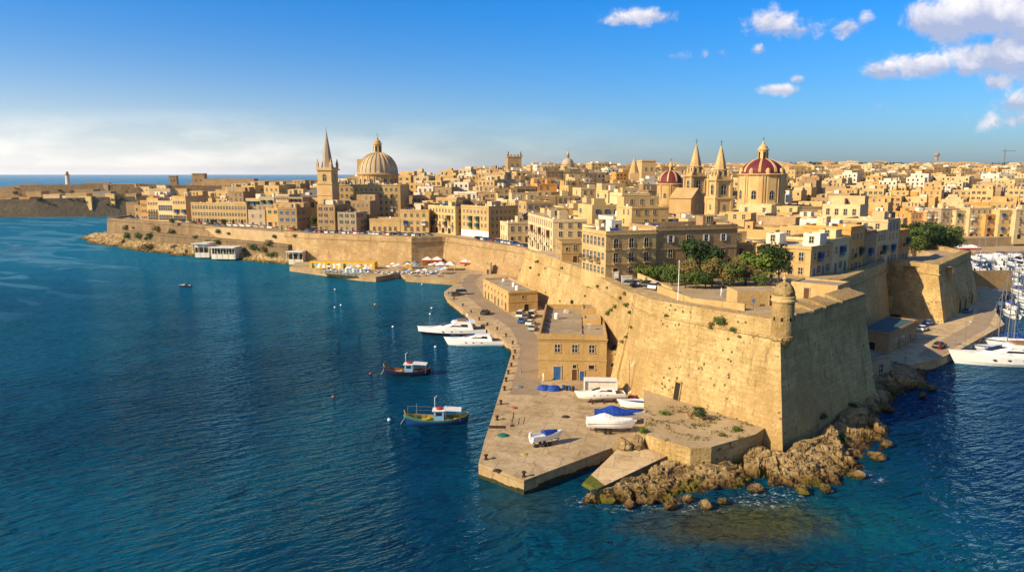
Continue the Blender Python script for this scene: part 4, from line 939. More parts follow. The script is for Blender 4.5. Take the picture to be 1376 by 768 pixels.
for i, (mt, h, ln, lb) in enumerate(ROW):
    wx = 12.5
    x = sx_ - wx*cos(R_(-43)) ; y = sy_ - wx*sin(R_(-43)); z = hz(sx_, sy_) - .3
    b = building('townhouse', lb, 'house', x, y, z, R_(-43), wx, ln, h, mt, 'roof_pale' if mt == 'white' else 'roof')
    fl = int(h / 3.1); facade(b, 'R', wx, ln, fl, h/fl, 3, ['door_blue', [['plain','gal_blue','plain'], ['balc','plain','gal_green']][i % 2], 'plain'], ground=['door_blue','bluesh','door_green']); facade(b, 'F', wx, ln, fl, h/fl, 3, 'plain', skip=.3, rows=[q for q in range(fl) if q > 0])
    roofscape(b, wx, ln, h, mt, rr, 4, 1)
    sx_ += (ln+.3)*sin(R_(43)); sy_ += (ln+.3)*cos(R_(43))
# --- waterfront row at the marina
for i, (px0, px1, h, mt, fl, kk) in enumerate(((1222,1243,13.5,'orange',4,'plain'),(1243,1262,14,'honey',4,'gal_white'),(1262,1282,16,'grey',4,'balc'),(1282,1300,15,'cream',4,'gal_green'),(1300,1322,16.5,'cream',5,'gal_white'),(1322,1340,13,'orange',4,'gal_brown'),(1340,1362,15.5,'honey',4,'gal_blue'),(1362,1392,16,'cream',5,'balc'))):
    z = 6.0; x, y = G(px0, 318 + (px0-1222)*.02, z); x1, _ = G(px1, 318, z); w = (x1-x)*1.02
    b = building('townhouse', ['orange flanked house at the left end of the marina row', 'honey house with white balconies in the marina row', 'grey balconied house in the marina row', 'cream house with green balconies in the marina row', 'tall cream house with white balconies in the marina row', 'orange house with brown balconies in the marina row', 'honey house with blue balconies in the marina row', 'tall cream house at the right end of the marina row'][i], 'house', x, y, z, R_(8), w, 14, h, mt)
    facade(b, 'F', w, 14, fl, h/fl, 4, ['plain', [kk,'plain']], ground=['shop','door_brown'], inset=.3); facade(b, 'L', w, 14, fl, h/fl, 3, 'plain', skip=.4); roofscape(b, w, 14, h, mt, rr, 4, 1)
# --- small quay house with a bluish flat roof by the marina
x, y = G(1193, 476, 1.9); x -= 7*cos(R_(-44)); y -= 7*sin(R_(-44))
b = building('quay_house', 'low quay house with flat blue green roof beside the marina road', 'building', x, y, 1.9, R_(-44), 7, 21, 4.7, 'brown', 'bluegreen_roof', par=.25)
facade(b, 'R', 7, 21, 1, 4, 7, 'tall', ground=['tall','tall','door_brown']); put('arch_door', b, 3.5, 0, .02, 0, (.8,1,.85))
b = building('stone_shed', 'half ruined stone enclosure on the shore below the quay house', 'ruin', *G(1170, 508, 1.5), 1.5, R_(25), 5.5, 6, 4.0, 'grey', par=.3); put('arch', b, 2.7, 0, .8)
# --- low works on the bastion's top
def on_top(px, py, z, rot, w, d, h, mt, lb, name='guard_room', cat='building'):
    x, y = G(px, py, z); return building(name, lb, cat, x, y, z, R_(rot), w, d, h, mt, par=.25, cornice=False)
b = on_top(990, 411, 18.7, 5, 9, 5, 2.5, 'honey', 'low guard room with a flat roof behind the sentry turret'); put('door_brown', b, 6.5, 0, .02, 0, (.8,1,.8))
b = on_top(1062, 399, 18.7, -40, 8.5, 7, 2.8, 'honey', 'low square building at the right edge of the bastion top'); put('door_brown', b, 3, 0, .02, 0, (.8,1,.9)); facade(b, 'L', 8.5, 7, 1, 3, 2, 'small')
mbw = MB()
pa, pb, pc = G(885,388,19.2), G(930,405,19.2), G(1000,413,19.2)
for p, q in ((pa,pb),(pb,pc)):
    a = atan2(q[1]-p[1], q[0]-p[0]); mbw.box((p[0]+q[0])/2, (p[1]+q[1])/2, 18, math.dist(p,q)+.3, .5, 1.9, a)
lab(mbw.build('garden_wall', M['honey']), 'low garden wall between the trees and the open bastion top', 'wall')
mbw = MB(); p, q = G(858,371,19), G(905,392,19); a = atan2(q[1]-p[1], q[0]-p[0]); mbw.box((p[0]+q[0])/2, (p[1]+q[1])/2, 18, math.dist(p,q), .5, 1.7, a)
lab(mbw.build('garden_wall', M['honey']), 'short low wall left of the garden trees', 'wall')
for (px, py, w) in ((826,373,1.6),(842,379,2.2)):
    x, y = G(px, py, 18.6); mb = MB(); mb.box(0,0,0,w,1.0,1.5,0); mb.box(0,0,1.5,w+.2,1.2,.15,0)
    lab(mb.build('stone_block', M['white'], loc=(x,y,18.4)), 'white rendered block on the parapet walk in front of the palace', 'block', 'white blocks by the palace')
# ------------------------------------------------------------------ sentry turret
def turret():
    x, y = 41.1, 109.0
    t = thing('sentry_turret', 'round domed stone sentry turret on the corner of the foreground bastion', 'turret', (x, y, 17.3), 0, None, (.93, .93, 1.0))
    mb = MB(); mb.lathe(0,0,[(.5,-2.2),(.9,-1.4),(1.5,-.6),(1.95,0),(2.0,.5),(1.82,.6),(1.76,5.6)],24); mb.build('body', M['wall_big'], t)
    mb = MB(); mb.lathe(0,0,[(1.8,5.6),(1.98,5.75),(2.02,6.0),(1.86,6.12),(1.86,6.35),(1.92,6.5),(1.8,6.62)],24); mb.build('cornice', M['honey'], t)
    mb = MB(); mb.lathe(0,0,[(1.76,6.6),(1.7,7.2),(1.42,7.9),(1.0,8.4),(.5,8.65),(.25,8.7)],24); d = mb.build('dome', M['wall_big'], t, True)
    mb = MB(); mb.lathe(0,0,[(.25,8.65),(.18,8.9),(.38,9.1),(.3,9.4),(.12,9.6),(.2,9.8),(.05,10.05)],12); mb.build('finial', M['honey'], t)
    for a in (-2.0, -1.2, -2.7, -.4):
        mb = MB(); mb.bx(-.16,.16,-.08,.3,0,.55); o = mb.build('spy_hole', M['dark'], t); o.location = (1.79*cos(a), 1.79*sin(a), 2.9); o.rotation_euler = (0,0,a+pi/2)
turret()
# merlons
for i, (t0, t1) in enumerate(((6.5, 10.0), (12, 15.5), (17, 22.5), (24, 35))):
    mb = MB()
    for tt in (0,):
        a = face_pt(t0, .1); b_ = face_pt(t1, .1); c = face_pt(t1, 3.8); d = face_pt(t0+1.5, 3.8)
        mb.loft([[(p[0], p[1], 19.6) for p in (a,b_,c,d)], [(a[0],a[1],20.3),(b_[0],b_[1],20.35),(c[0],c[1],20.85+.1*i),(d[0],d[1],20.95)]], 0)
    lab(mb.build('merlon', M['wall_big']), 'sloping stone merlon on the parapet of the shaded bastion face', 'merlon', 'merlons of the foreground bastion')
# flagpole
x, y = G(911, 405, 18.8)
t = thing('flagpole', 'bare white flagpole on the bastion top before the garden trees', 'flagpole', (x, y, 18.6)); mb = MB(); mb.lathe(0,0,[(.5,0),(.45,.4),(.2,.45)],12); mb.build('base', M['honey'], t); mb = MB(); mb.bar((0,0,.4),(0,0,7.6),.11,8,0,.05); mb.lathe(0,0,[(.09,7.55),(.12,7.7),(.02,7.85)],8); mb.build('pole', M['white_paint'], t)
# ------------------------------------------------------------------ churches, domes, towers
def dome_prof(r, h, z0, n=9, p=1.0): return [(r * cos(pi/2*k/n)**p, z0 + h * sin(pi/2*k/n)) for k in range(n)] + [(r*.04, z0+h)]
def ribs(parent, r, h, z0, n, w, mt, name='rib', rot=0, lift=.18, p=1.0):
    for i in range(n):
        a = rot + 2*pi*i/n; mb = MB(); R = []
        for (q, z) in dome_prof(r, h, z0, 9, p)[:-1]:
            q2 = q + lift; t = w/2 * (.4 + .6*q/r); c, s = cos(a), sin(a)
            R.append([((q-.1)*c + t*s, (q-.1)*s - t*c, z-.05), (q2*c + t*s, q2*s - t*c, z+lift*.5), (q2*c - t*s, q2*s + t*c, z+lift*.5), ((q-.1)*c - t*s, (q-.1)*s + t*c, z-.05)])
        mb.loft(R, 0); mb.build(name, mt, parent)
def lantern(parent, z, r, h, mt, dome_mt=None, cross=True):
    mb = MB(); mb.lathe(0,0,[(r*1.5,z-.3),(r*1.45,z+.1),(r*1.05,z+.25),(r*1.0,z+h*.5),(r*1.25,z+h*.53),(r*1.25,z+h*.58),(r*.95,z+h*.6)],12)
    l = mb.build('lantern', mt, parent)
    for k in range(6):
        a = 2*pi*k/6 + .3; mb = MB(); mb.bx(-r*.22, r*.22, -.06, .2, z+.5, z+h*.44); o = mb.build('opening', M['dark'], l); o.location = (r*1.02*cos(a), r*1.02*sin(a), 0); o.rotation_euler = (0,0,a+pi/2)
    mb = MB(); mb.lathe(0,0,[(r*.95,z+h*.6),(r*.85,z+h*.72),(r*.5,z+h*.8),(r*.25,z+h*.86),(r*.3,z+h*.9),(r*.08,z+h)],12); mb.build('cap', dome_mt or mt, l)
    if cross:
        mb = MB(); s = h*.22; mb.bar((0,0,z+h-.1),(0,0,z+h+s),.09,5); mb.bar((-s*.35,0,z+h+s*.65),(s*.35,0,z+h+s*.65),.08,5); mb.build('cross', M['rust'], l)
def drum(parent, r, z0, z1, n, mt, win='arch', wsc=1.0, pil=True, seg=16):
    mb = MB(); k = cos(pi/seg); mb.lathe(0,0,[(r*1.06,z0-3),(r*1.06,z0+.5),(r,z0+.7),(r,z1-1.0),(r*1.08,z1-.7),(r*1.1,z1-.3),(r*1.02,z1)],seg,0,pi/seg); d = mb.build('drum', mt, parent)
    for i in range(n):
        a = 2*pi*i/n
        if sin(a) > .35: continue
        o = put(win, d, r*k*cos(a), r*k*sin(a), z0+(z1-z0)*.18, a+pi/2, wsc)
    if pil:
        for i in range(n):
            a = 2*pi*(i+.5)/n
            for da in (-.055, .055):
                mb = MB(); mb.bx(-.3*wsc,.3*wsc,-.3,.3,z0+.4,z1-.8); o = mb.build('pilaster', mt, d); o.location = (r*cos(a+da), r*sin(a+da), 0); o.rotation_euler = (0,0,a+da+pi/2)
# ribbed stone dome
z = 32.0; x, y = (-90.5, 500)
t = thing('domed_church', 'church with huge ribbed grey stone dome and lantern', 'church', (x, y, z)); occ(x-19, y-19, 0, 38, 40)
mb = MB(); mb.box(0,0,-8,34,34,8.5,0); mb.build('nave_wall', M['church'], t)
drum(t, 13.2, 1, 10.2, 18, M['church'], 'bigarch', 1.35, True, 36)
mb = MB(); mb.lathe(0,0,[(13.4,10.2),(13.4,11.0)]+dome_prof(13.0,13.6,11.0,12),48); mb.build('dome', M['dome_stone'], t, True)
ribs(t, 13.0, 13.6, 11.0, 24, .9, M['church'], lift=.35)
lantern(t, 24.2, 2.6, 10.5, M['church'])
mb = MB(); mb.box(-12.6, 3, 0, 3.4, 4, 20); mb.build('stair_turret', M['church'], t)
# spire
x, y, z = G(443, 305, 14)[0], 386, 14.0; x = (443-CX)/F*(386*cos(TH)+28*sin(TH))
t = thing('church_spire', 'slender stone church tower with tall pointed spire', 'church tower', (x, y, z), R_(-12)); occ(x-6, y-6, 0, 12, 12)
mb = MB(); mb.box(0,0,-3,8.4,8.4,26,0); mb.box(0,0,10.6,8.9,8.9,.6); mb.box(0,0,17.0,8.9,8.9,.5); mb.build('tower', M['church'], t)
mb = MB(); mb.box(0,0,22.9,9.2,9.2,.7); mb.box(0,0,23.6,7.8,7.8,6.3); mb.box(0,0,29.9,9.3,9.3,.8); mb.box(0,0,30.7,8.4,8.4,.8); bf = mb.build('belfry', M['church'], t)
for k in range(4): 
    a = k*pi/2; put('bigarch', bf, 3.9*sin(a), -3.9*cos(a), 24.6, a, 1.1); put('arch', t, 4.2*sin(a), -4.2*cos(a), 12.6, a, 1.3)
    for q in (-1, 1):
        mb = MB(); mb.box(3.2*q if k % 2 == 0 else 4.0*q, (-3.9 if k == 0 else 3.9) if k % 2 == 0 else 0, 23.6, .9, .9, 6.2)
    mb = MB(); mb.lathe(0,0,[(.7,0),(.7,1.4),(.9,1.5),(.1,4.6)],4); o = mb.build('pinnacle', M['church'], t, loc=(3.7*(1 if k in (0,1) else -1), 3.7*(1 if k in (1,2) else -1), 31.3)); o.rotation_euler = (0,0,pi/4)
mb = MB(); mb.lathe(0,0,[(3.4,31.4),(3.0,33.0),(.15,50.5)],8); mb.build('spire', M['dome_stone'], t); mb = MB(); mb.bar((0,0,50),(0,0,52),.08); mb.build('cross', M['rust'], t)
# church body left of the spire with slate gable
x, y = G(396, 300, 15); t = thing('church_nave', 'church nave with tall arched windows and a low grey slate roof', 'church', (x+1, y+8, 15.5), R_(-10)); occ(x+1, y+8, R_(-10), 15, 26)
mb = MB(); mb.bx(0,15.5,0,24,-3,14); w_ = mb.build('wall', M['church'], t)
for k in range(5): put('bigarch', w_, 1.8+3*k, 0, 8.0)
mb = MB(); mb.loft([[(-.5,-.5,14),(16,-.5,14),(16,24.5,14),(-.5,24.5,14)],[(4,7,18.2),(11.5,7,18.2),(11.5,17,18.2),(4,17,18.2)]],0); mb.build('roof', M['lead'], t)
# church with small red dome
def red_dome(px, y, r, zb, zt, ht, seg, lb, nave, lan, lh, n=8, striped=False, p=1.0):
    x = (px-CX)/F * (y*cos(TH) - (zb-HC)*sin(TH))
    t = thing('domed_church', lb, 'church', (x, y, zb), R_(8)); occ(x-r*1.5, y-r*1.5, 0, r*3, r*3)
    for (cx, cy, w, d, z0, h) in nave:
        mb, ms = shell(w, d, h, .6, True, 'church'); mb.build('nave_wall', ms, t, loc=(cx, cy, z0))
    drum(t, r, 0, zt-zb, n, M['church'], 'bigarch', r/8.5, True, 16 if not striped else 8*2)
    z1 = zt - zb
    mb = MB(); mb.lathe(0,0,[(r*.98,z1),(r*.98,z1+.6)]+dome_prof(r*.93,ht,z1+.6,10,p),32); mb.build('dome', M['red_dome'], t, True)
    ribs(t, r*.93, ht, z1+.6, 8, r*.12, M['honey'] if striped else M['church'], lift=.25, rot=.2, p=p)
    lantern(t, z1+ht*(.97 if p == 1 else .93), lan, lh, M['church'])
    return t
t = red_dome(900, 335, 5.6, 30.0, 38.0, 5.0, 16, 'church with small crimson dome left of the twin bell towers', [(-8,-9,16,20,-12,10),(-6,-16,10,7,-12,7.5)], 1.0, 5.0)
t = red_dome(1022, 362, 10.8, 27.6, 42.3, 7.0, 16, 'great church with large red and stone striped dome right of the bell towers', [(-4,-13,30,24,-12,10.6),(-15,-14,14,20,-12,9.0),(14,-10,16,20,-12,9.5)], 2.3, 9.0, 8, True, 1.35)
for k in range(8):
    a = 2*pi*(k+.5)/8+.2; mb = MB(); mb.lathe(0,0,[(1.3,14.6),(1.2,16.2),(.8,16.9),(.2,17.4)],8); mb.build('buttress_cap', M['church'], t, loc=(9.9*cos(a), 9.9*sin(a), 0))
# twin towers
def bell_tower(px, y, w, z0, lb):
    x = (px-CX)/F * (y*cos(TH) + 12*sin(TH)); t = thing('bell_tower', lb, 'bell tower', (x, y, z0), R_(14)); occ(x-w, y-w, 0, 2*w, 2*w)
    mb = MB(); mb.box(0,0,-4,w,w,15.2); mb.box(0,0,4.5,w+.4,w+.4,.4); mb.box(0,0,10.6,w+.9,w+.9,.7)
    for sx in (-1,1):
        for sy in (-1,1): mb.box(sx*w*.46, sy*w*.46, -4, w*.16, w*.16, 14.6)
    mb.build('tower', M['church'], t)
    mb = MB(); mb.box(0,0,11.3,w*.84,w*.84,7.0)
    for sx in (-1,1):
        for sy in (-1,1): mb.box(sx*w*.42, sy*w*.42, 11.3, w*.16, w*.16, 6.6)
    mb.box(0,0,17.9,w+.5,w+.5,.6); mb.box(0,0,18.5,w*.8,w*.8,1.0); bf = mb.build('belfry', M['church'], t)
    for k in range(4):
        a = k*pi/2; put('bigarch', bf, w*.42*sin(a), -w*.42*cos(a), 12.4, a, 1.25); put('arch', bf, w*.5*sin(a), -w*.5*cos(a), 6.4, a, 1.0)
        mb = MB(); mb.lathe(0,0,[(.45,0),(.5,.8),(.6,.9),(.1,2.3)],6); mb.build('pinnacle', M['church'], t, loc=(w*.45*(1 if k in (0,1) else -1), w*.45*(1 if k in (1,2) else -1), 18.5))
    mb = MB(); mb.lathe(0,0,[(w*.36,19.5),(w*.36,22.0),(w*.42,22.2),(w*.33,22.6)],8); us = mb.build('upper_stage', M['church'], t)
    for k in range(8):
        a = 2*pi*(k+.5)/8; put('small', us, w*.335*cos(a), w*.335*sin(a), 20.0, a+pi/2, (.9,1,1.9))
        if k % 2 == 0:
            mb = MB(); mb.lathe(0,0,[(.5,19.3),(.55,20.4),(.2,22.3)],6); mb.build('volute', M['church'], us, loc=(w*.45*cos(2*pi*k/8+pi/4), w*.45*sin(2*pi*k/8+pi/4), 0))
    mb = MB(); mb.lathe(0,0,[(w*.33,22.6),(w*.30,24.0),(w*.20,27.0),(w*.10,30),(.1,32.0)],8); mb.build('spire', M['church'], t)
    mb = MB(); mb.bar((0,0,31.8),(0,0,34.2),.09,5); mb.bar((-.6,0,33.3),(.6,0,33.3),.08,5); mb.lathe(0,0,[(.05,31.9),(.25,32.2),(.05,32.5)],8); mb.build('cross', M['rust'], t)
bell_tower(966, 300, 7.6, 21.5, 'nearer right hand bell tower of the twin towered church')
bell_tower(933, 322, 7.6, 23.0, 'left hand bell tower, farther of the twin towers')
x = (947-CX)/F*312; t = thing('church', 'pedimented church front between the twin bell towers', 'church', (x-8, 305, 21.5), R_(50)); occ(x-9, 300, 0, 16, 20)
mb = MB(); mb.bx(0,12,0,10,-3,10.5); mb.loft([[(-.5,-.3,10.5),(12.5,-.3,10.5),(12.5,10,10.5),(-.5,10,10.5)],[(5.9,-.3,14.8),(6.1,-.3,14.8),(6.1,10,14.8),(5.9,10,14.8)]],0); w_ = mb.build('front', M['church'], t); put('bigarch', w_, 6, 0, 5.5); put('arch_door', w_, 6, 0, .1)
x, y = G(940, 312, 20); mb = MB()
for k in range(5): mb.lathe(k*1.6, 0, [(.8,-4),(.8,4.5+1.4*sin(k*.8)),(.3,5.4+1.4*sin(k*.8))], 8)
lab(mb.build('scrolled_gable', M['church'], loc=(x, y, 20)), 'scrolled stone gable in front of the nearer bell tower', 'gable')
# distant towers
def far_tower(px, y, zb, w, h, lb, pinn=True, mt='church'):
    x = (px-CX)/F*(y*cos(TH)); t = thing('stone_tower', lb, 'tower', (x, y, zb), R_(10)); occ(x-w, y-w, 0, 2*w, 2*w)
    mb = MB(); mb.box(0,0,-8,w,w,h+8); mb.box(0,0,h-1.2,w+.8,w+.8,.8); b_ = mb.build('tower', M[mt], t)
    for k in range(2): put('arch', b_, -w*.2+k*w*.4, -w/2, h*.45, 0, 1.3)
    if pinn:
        for k in range(5):
            mb = MB(); mb.box(-w/2+k*w/4, -w/2+.5, h, w*.13, .8, 1.6); mb.build('merlon', M[mt], t)
        for sx in (-1,1): mb = MB(); mb.lathe(0,0,[(.6,h),(.5,h+2.5),(.1,h+5)],6); mb.build('pinnacle', M['rust'], t, loc=(sx*w*.45,-w*.45,0))
far_tower(690, 700, 42, 13, 16.5, 'square battlemented tower on the skyline left of centre', mt='brown')
far_tower(868, 620, 38, 12, 15.5, 'square tower with small white dome on the skyline near centre', False)
x = (762-CX)/F*720; t = thing('skyline_dome', 'distant stone dome with pointed lantern on the central skyline', 'church', (x, 720, 44)); occ(x-12, 705, 0, 24, 30)
mb = MB(); mb.box(0,0,-8,24,22,8.5); mb.build('nave_wall', M['church'], t); drum(t, 5.8, 0, 8, 8, M['church'], 'arch', 1.5, True, 16); mb = MB(); mb.lathe(0,0,dome_prof(5.6,5.5,8,9),16); mb.build('dome', M['dome_stone'], t); lantern(t, 13, 1.3, 7.5, M['church'])
x = (850-CX)/F*560; t = thing('church_spire', 'small pointed stone spire on the skyline near centre', 'spire', (x, 560, 34)); occ(x-5,555,0,10,10)
mb = MB(); mb.box(0,0,-5,7,7,14); mb.build('tower', M['church'], t); mb = MB(); mb.lathe(0,0,[(3.6,9),(3.0,12),(.15,20.5)],8); mb.build('spire', M['church'], t)
# lighthouse on the far fort
x, y = G(98, 262, 26); t = thing('lighthouse', 'small white lighthouse on the far fort', 'lighthouse', ((97-CX)/F*850, 850, 28)); mb = MB(); mb.lathe(0,0,[(2.6,0),(2.0,13)],12); mb.build('tower', M['white'], t); mb = MB(); mb.lathe(0,0,[(2.8,13),(2.8,13.6),(1.5,13.7),(1.5,16),(.2,17.5)],12); mb.build('lamp_room', M['brown'], t)
far_tower(233, 950, 27, 9, 13, 'squat round cornered tower on the low rampart at the left horizon', False, 'brown')
far_tower(268, 900, 26, 14, 17, 'square brown tower at the left end of the horizon fort', False, 'brown')
for i, (px0, px1, y, zb, h, mt, lb) in enumerate(((40,60,800,14,9,'brown','brown block on the left of the far fort'),(62,84,790,12,8,'cream','pale low block in the middle of the far fort'),(105,130,800,14,11,'brown','square brown keep on the far fort under the lighthouse'),(30,44,760,10,8,'orange','reddish house at the left tip of the far fort'),(88,100,770,12,7,'white','small white house on the far fort'),(0,20,770,8,9,'brown','brown house at the left edge of the photograph'),(172,188,500,13.6,9,'brown','lone brown stone house on the far side of the seafront tip'),(275,345,880,27,9,'brown','long brown barrack on the left horizon'),(350,420,860,26,8,'grey','long grey barrack roof on the left horizon'))):
    x = (px0-CX)/F*y; w = (px1-px0)/F*y; b = building('fort_building', lb, 'building', x, y, zb, 0, w, 14, h, mt, base=8); facade(b, 'F', w, 14, 1, h, max(2, int(w/6)), 'plain')
# ------------------------------------------------------------------ trees and shrubs
def leafcloud(lobes, n, size, seed, flat=.8):
    r = random.Random(seed); mb = MB(); tot = sum(l[3]**2 for l in lobes)
    for (cx, cy, cz, R) in lobes:
        k = int(n * R*R / tot)
        for _ in range(k):
            while True:
                p = Vector((r.gauss(0,1), r.gauss(0,1), r.gauss(0,1)))
                if p.length > .1: break
            p.normalize(); q = R * (r.random() ** .33) * (1 + .35 * noise.noise(p*2.2 + Vector((cx,cy,seed)))); 
            if noise.noise(Vector((cx + p.x*q, cy + p.y*q, cz + p.z*q)) * 1.3 + Vector((seed*3, 0, 0))) < -.28: continue
            c = Vector((cx + p.x*q, cy + p.y*q, cz + p.z*q*flat)); s = size * r.uniform(.6, 1.3)
            a = (p + Vector((r.uniform(-.8,.8), r.uniform(-.8,.8), r.uniform(-.4,.9)))).normalized(); u = a.orthogonal().normalized(); v = a.cross(u); t = r.uniform(0, pi); u, v = u*cos(t)+v*sin(t), v*cos(t)-u*sin(t)
            mb.face([c-u*s-v*s*.5, c+u*s-v*s*.4, c+u*s*.7+v*s*.6+a*s*.3, c-u*s*.6+v*s*.6])
    return mb
def tree_proto(kind, leaf, seed, label, name='tree'):
    def mk():
        r = random.Random(seed); t = thing(name, label, 'tree'); LAB.pop()
        mb = MB(); H = 6.0; lobes = []
        if kind == 'pine':
            lobes = [(r.uniform(-1.6,1.6), r.uniform(-1.3,1.3), r.uniform(3.0,5.2), r.uniform(1.1,1.8)) for _ in range(9)]; th = 3.6
        elif kind == 'cone':
            lobes = [(r.uniform(-.3,.3)*(5-z), r.uniform(-.3,.3)*(5-z), z+.9, max(.5, 1.7-.27*z)) for z in [.2,.9,1.7,2.5,3.4,4.2,5.0] for _ in (0,1)]; th = 4
        else:
            lobes = [(r.uniform(-1.9,1.9), r.uniform(-1.6,1.6), r.uniform(2.0,4.2), r.uniform(.9,1.5)) for _ in range(10)]; th = 2.4
        mb.lathe(0,0,[(.26,-.4),(.18,th*.6),(.10,th)],7)
        for (a, b, c, R) in lobes[:7]: mb.bar((0,0,th*.55), (a*.8, b*.8, c-.3), .08, 5, 0, .03)
        mb.build('trunk', M['bark'], t); leafcloud(lobes, 2600, .17, seed).build('crown', M[leaf], t); return t
    return mk
def tree(kind, leaf, seed, x, y, z, s, lb, group=None, name='tree'):
    return place(('t', kind, leaf, seed), tree_proto(kind, leaf, seed, lb, name), (x, y, z), random.uniform(0, 6), lb, group, (s*random.uniform(.95,1.1), s*random.uniform(.95,1.1), s*random.uniform(.9,1.1)))
GT = [(940,168,'pine','leaf_dark',1,1.45,'tall dark pine against the weathered stone building'),(952,166,'pine','leaf_dark',2,1.1,'dark pine beside the tall one in the bastion garden'),(928,158,'round','leaf_olive',3,1.0,'rusty olive round tree in front of the dark pine'),
 (912,162,'round','leaf_bright',4,.75,'bright yellow green tree left of the flagpole'),(897,164,'round','leaf_mid',5,.75,'green garden tree left of the flagpole'),(882,166,'round','leaf_mid',6,.7,'green garden tree near the left end of the garden'),(866,166,'round','leaf_bright',4,.62,'small yellow green tree at the left end of the garden'),
 (903,157,'round','leaf_mid',5,.6,'low green garden tree close to the flagpole'),(921,152,'round','leaf_mid',6,.6,'low leafy green tree right of the flagpole'),(935,151,'round','leaf_mid',5,.62,'dense green low tree right of the flagpole'),(948,151,'round','leaf_dark',7,.6,'dark green low tree in the garden middle'),
 (957,155,'round','leaf_olive',3,.95,'broad golden olive tree in the garden middle'),(972,154,'round','leaf_olive',8,1.05,'broadest golden olive tree of the garden'),(985,152,'round','leaf_mid',5,.8,'green tree between golden olive trees'),(1002,155,'round','leaf_olive',8,1.0,'rusty olive tree near the right end of the garden'),
 (1016,160,'round','leaf_bright',4,1.15,'bright yellow green tree before the honey house'),(1000,163,'round','leaf_olive',3,1.0,'brownish tree behind the golden olives'),(1036,160,'pine','leaf_dark',1,1.15,'dark pine in front of the honey house'),(1046,158,'pine','leaf_dark',2,.85,'dark pine nearest the sentry turret'),(980,164,'pine','leaf_dark',7,.75,'dark pine at the back of the garden'),
 (1020,150,'round','leaf_mid',6,.6,'low green tree behind the guard room'),(874,170,'pine','leaf_dark',2,.6,'small dark tree in front of the palace door')]
for (px, y, k, lf, sd_, s, lb) in GT: tree(k, lf, sd_, (px-CX)/F*(y*cos(TH)+23*sin(TH)), y, hz((px-CX)/F*y, y)-.1, s*1.22, lb, 'trees of the bastion garden')
for i, (px, y, z, s) in enumerate(((1210,262,12,1.9),(1222,255,12,2.0),(1236,262,12,2.2),(1250,258,12,2.0),(1262,268,12,2.1),(1244,275,12,2.1),(1228,275,12,2.1),(1270,280,11,1.6),(1214,275,12,1.8))):
    tree('pine', ['leaf_dark','leaf_mid','leaf_dark'][i%3], [1,5,2][i%3], (px-CX)/F*(y+4), y, z, s, ['big dark tree in the clump above the marina bastion','big mid green tree in the clump above the marina bastion','big dark tree in the clump above the marina bastion'][i%3], 'tree clump above the marina bastion')
occ((1205-CX)/F*250, 245, 0, 24, 48)
for i, (px, py, z, s, lf) in enumerate(((645,352,2,.95,'leaf_mid'),(681,352,3,1.0,'leaf_mid'),(692,358,3,.9,'leaf_olive'),(700,345,8,.9,'leaf_mid'),(674,344,6,.75,'leaf_mid'),(704,372,2.5,.8,'leaf_dark'),(713,392,2.2,.6,'leaf_dark'),(486,308,14,.8,'leaf_mid'),(424,305,14,1.2,'leaf_mid'),(300,302,14,.7,'leaf_mid'),(286,301,14,.6,'leaf_mid'),(340,303,14,.6,'leaf_mid'),(232,301,14,.6,'leaf_mid'))):
    x, y = G(px, py, z); tree('round', lf, {'leaf_mid':5,'leaf_olive':3,'leaf_dark':7}[lf], x, y, z, s, 'green tree below the far curtain wall' if i < 7 else 'small green tree along the seafront road', 'trees by the waterfront')
def bush_proto(leaf, seed):
    def mk():
        o = leafcloud([(0,0,.3,.7),(.5,.2,.2,.5),(-.5,-.1,.25,.5),(.1,-.4,.1,.45)], 420, .10, seed, .7).build('shrub', M[leaf]); tag(o, 'x', 'shrub'); return o
    return mk
def bush(x, y, z, s, lf, lb, group='shrubs'): return place(('b', lf), bush_proto(lf, 5), (x, y, z), random.uniform(0,6), lb, group, s)
hb = HITS['bastion']
for q, s, lf, lb in ((0,1.7,'leaf_mid','large green shrub growing on the bastion parapet'),(1,.9,'leaf_olive','small shrub left of the large one on the bastion parapet'),(2,.7,'leaf_mid','shrub rooted near the left corner of the bastion'),(3,.8,'leaf_mid','shrub below the large one on the bastion parapet'),(4,.5,'leaf_olive','tiny shrub low on the parapet near the sentry turret'),(7,.8,'leaf_olive','dry shrub beside the large one on the parapet'),(5,1.5,'leaf_dark','dark bush on the low terrace'),(6,1.2,'leaf_bright','bright green bush by the bastion foot behind the boats')):
    if hb[q]: bush(hb[q].x, hb[q].y, hb[q].z-.1, s, lf, lb)
for (px, py, z, s, lf, lb) in ((936,551,4.0,1.0,'leaf_mid','green bush above the boulder on the low terrace'),(864,580,4.0,1.1,'leaf_bright','bright green bush at the left corner of the low terrace'),(990,578,4.0,.9,'leaf_mid','shrub near the right end of the low terrace'),(970,585,4.0,.7,'leaf_olive','dry shrub on the low terrace')):
    x, y = G(px, py, z); bush(x, y, z, s, lf, lb)
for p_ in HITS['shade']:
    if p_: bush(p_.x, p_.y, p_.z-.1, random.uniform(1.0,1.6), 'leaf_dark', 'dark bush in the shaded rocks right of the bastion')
r5 = random.Random(5)
for p_ in HITS['slope']:
    if p_ and p_.z > 1.5 and p_.y < 520: bush(p_.x, p_.y, p_.z-.3, r5.uniform(1.5, 4.2), r5.choice(['leaf_dark','leaf_mid','leaf_olive']), 'bush on the rocky slope below the seafront promenade', 'bushes on the seafront slope')
for p_, n_ in HITS['curtain']:
    if p_ and n_.z < .5 and p_.z > 3 and p_.x > 2: bush(p_.x, p_.y, p_.z, r5.uniform(.45,1.1), r5.choice(['leaf_dark','leaf_mid','leaf_olive']), 'caper tuft rooted in the sunlit curtain wall', 'tufts on the curtain wall')
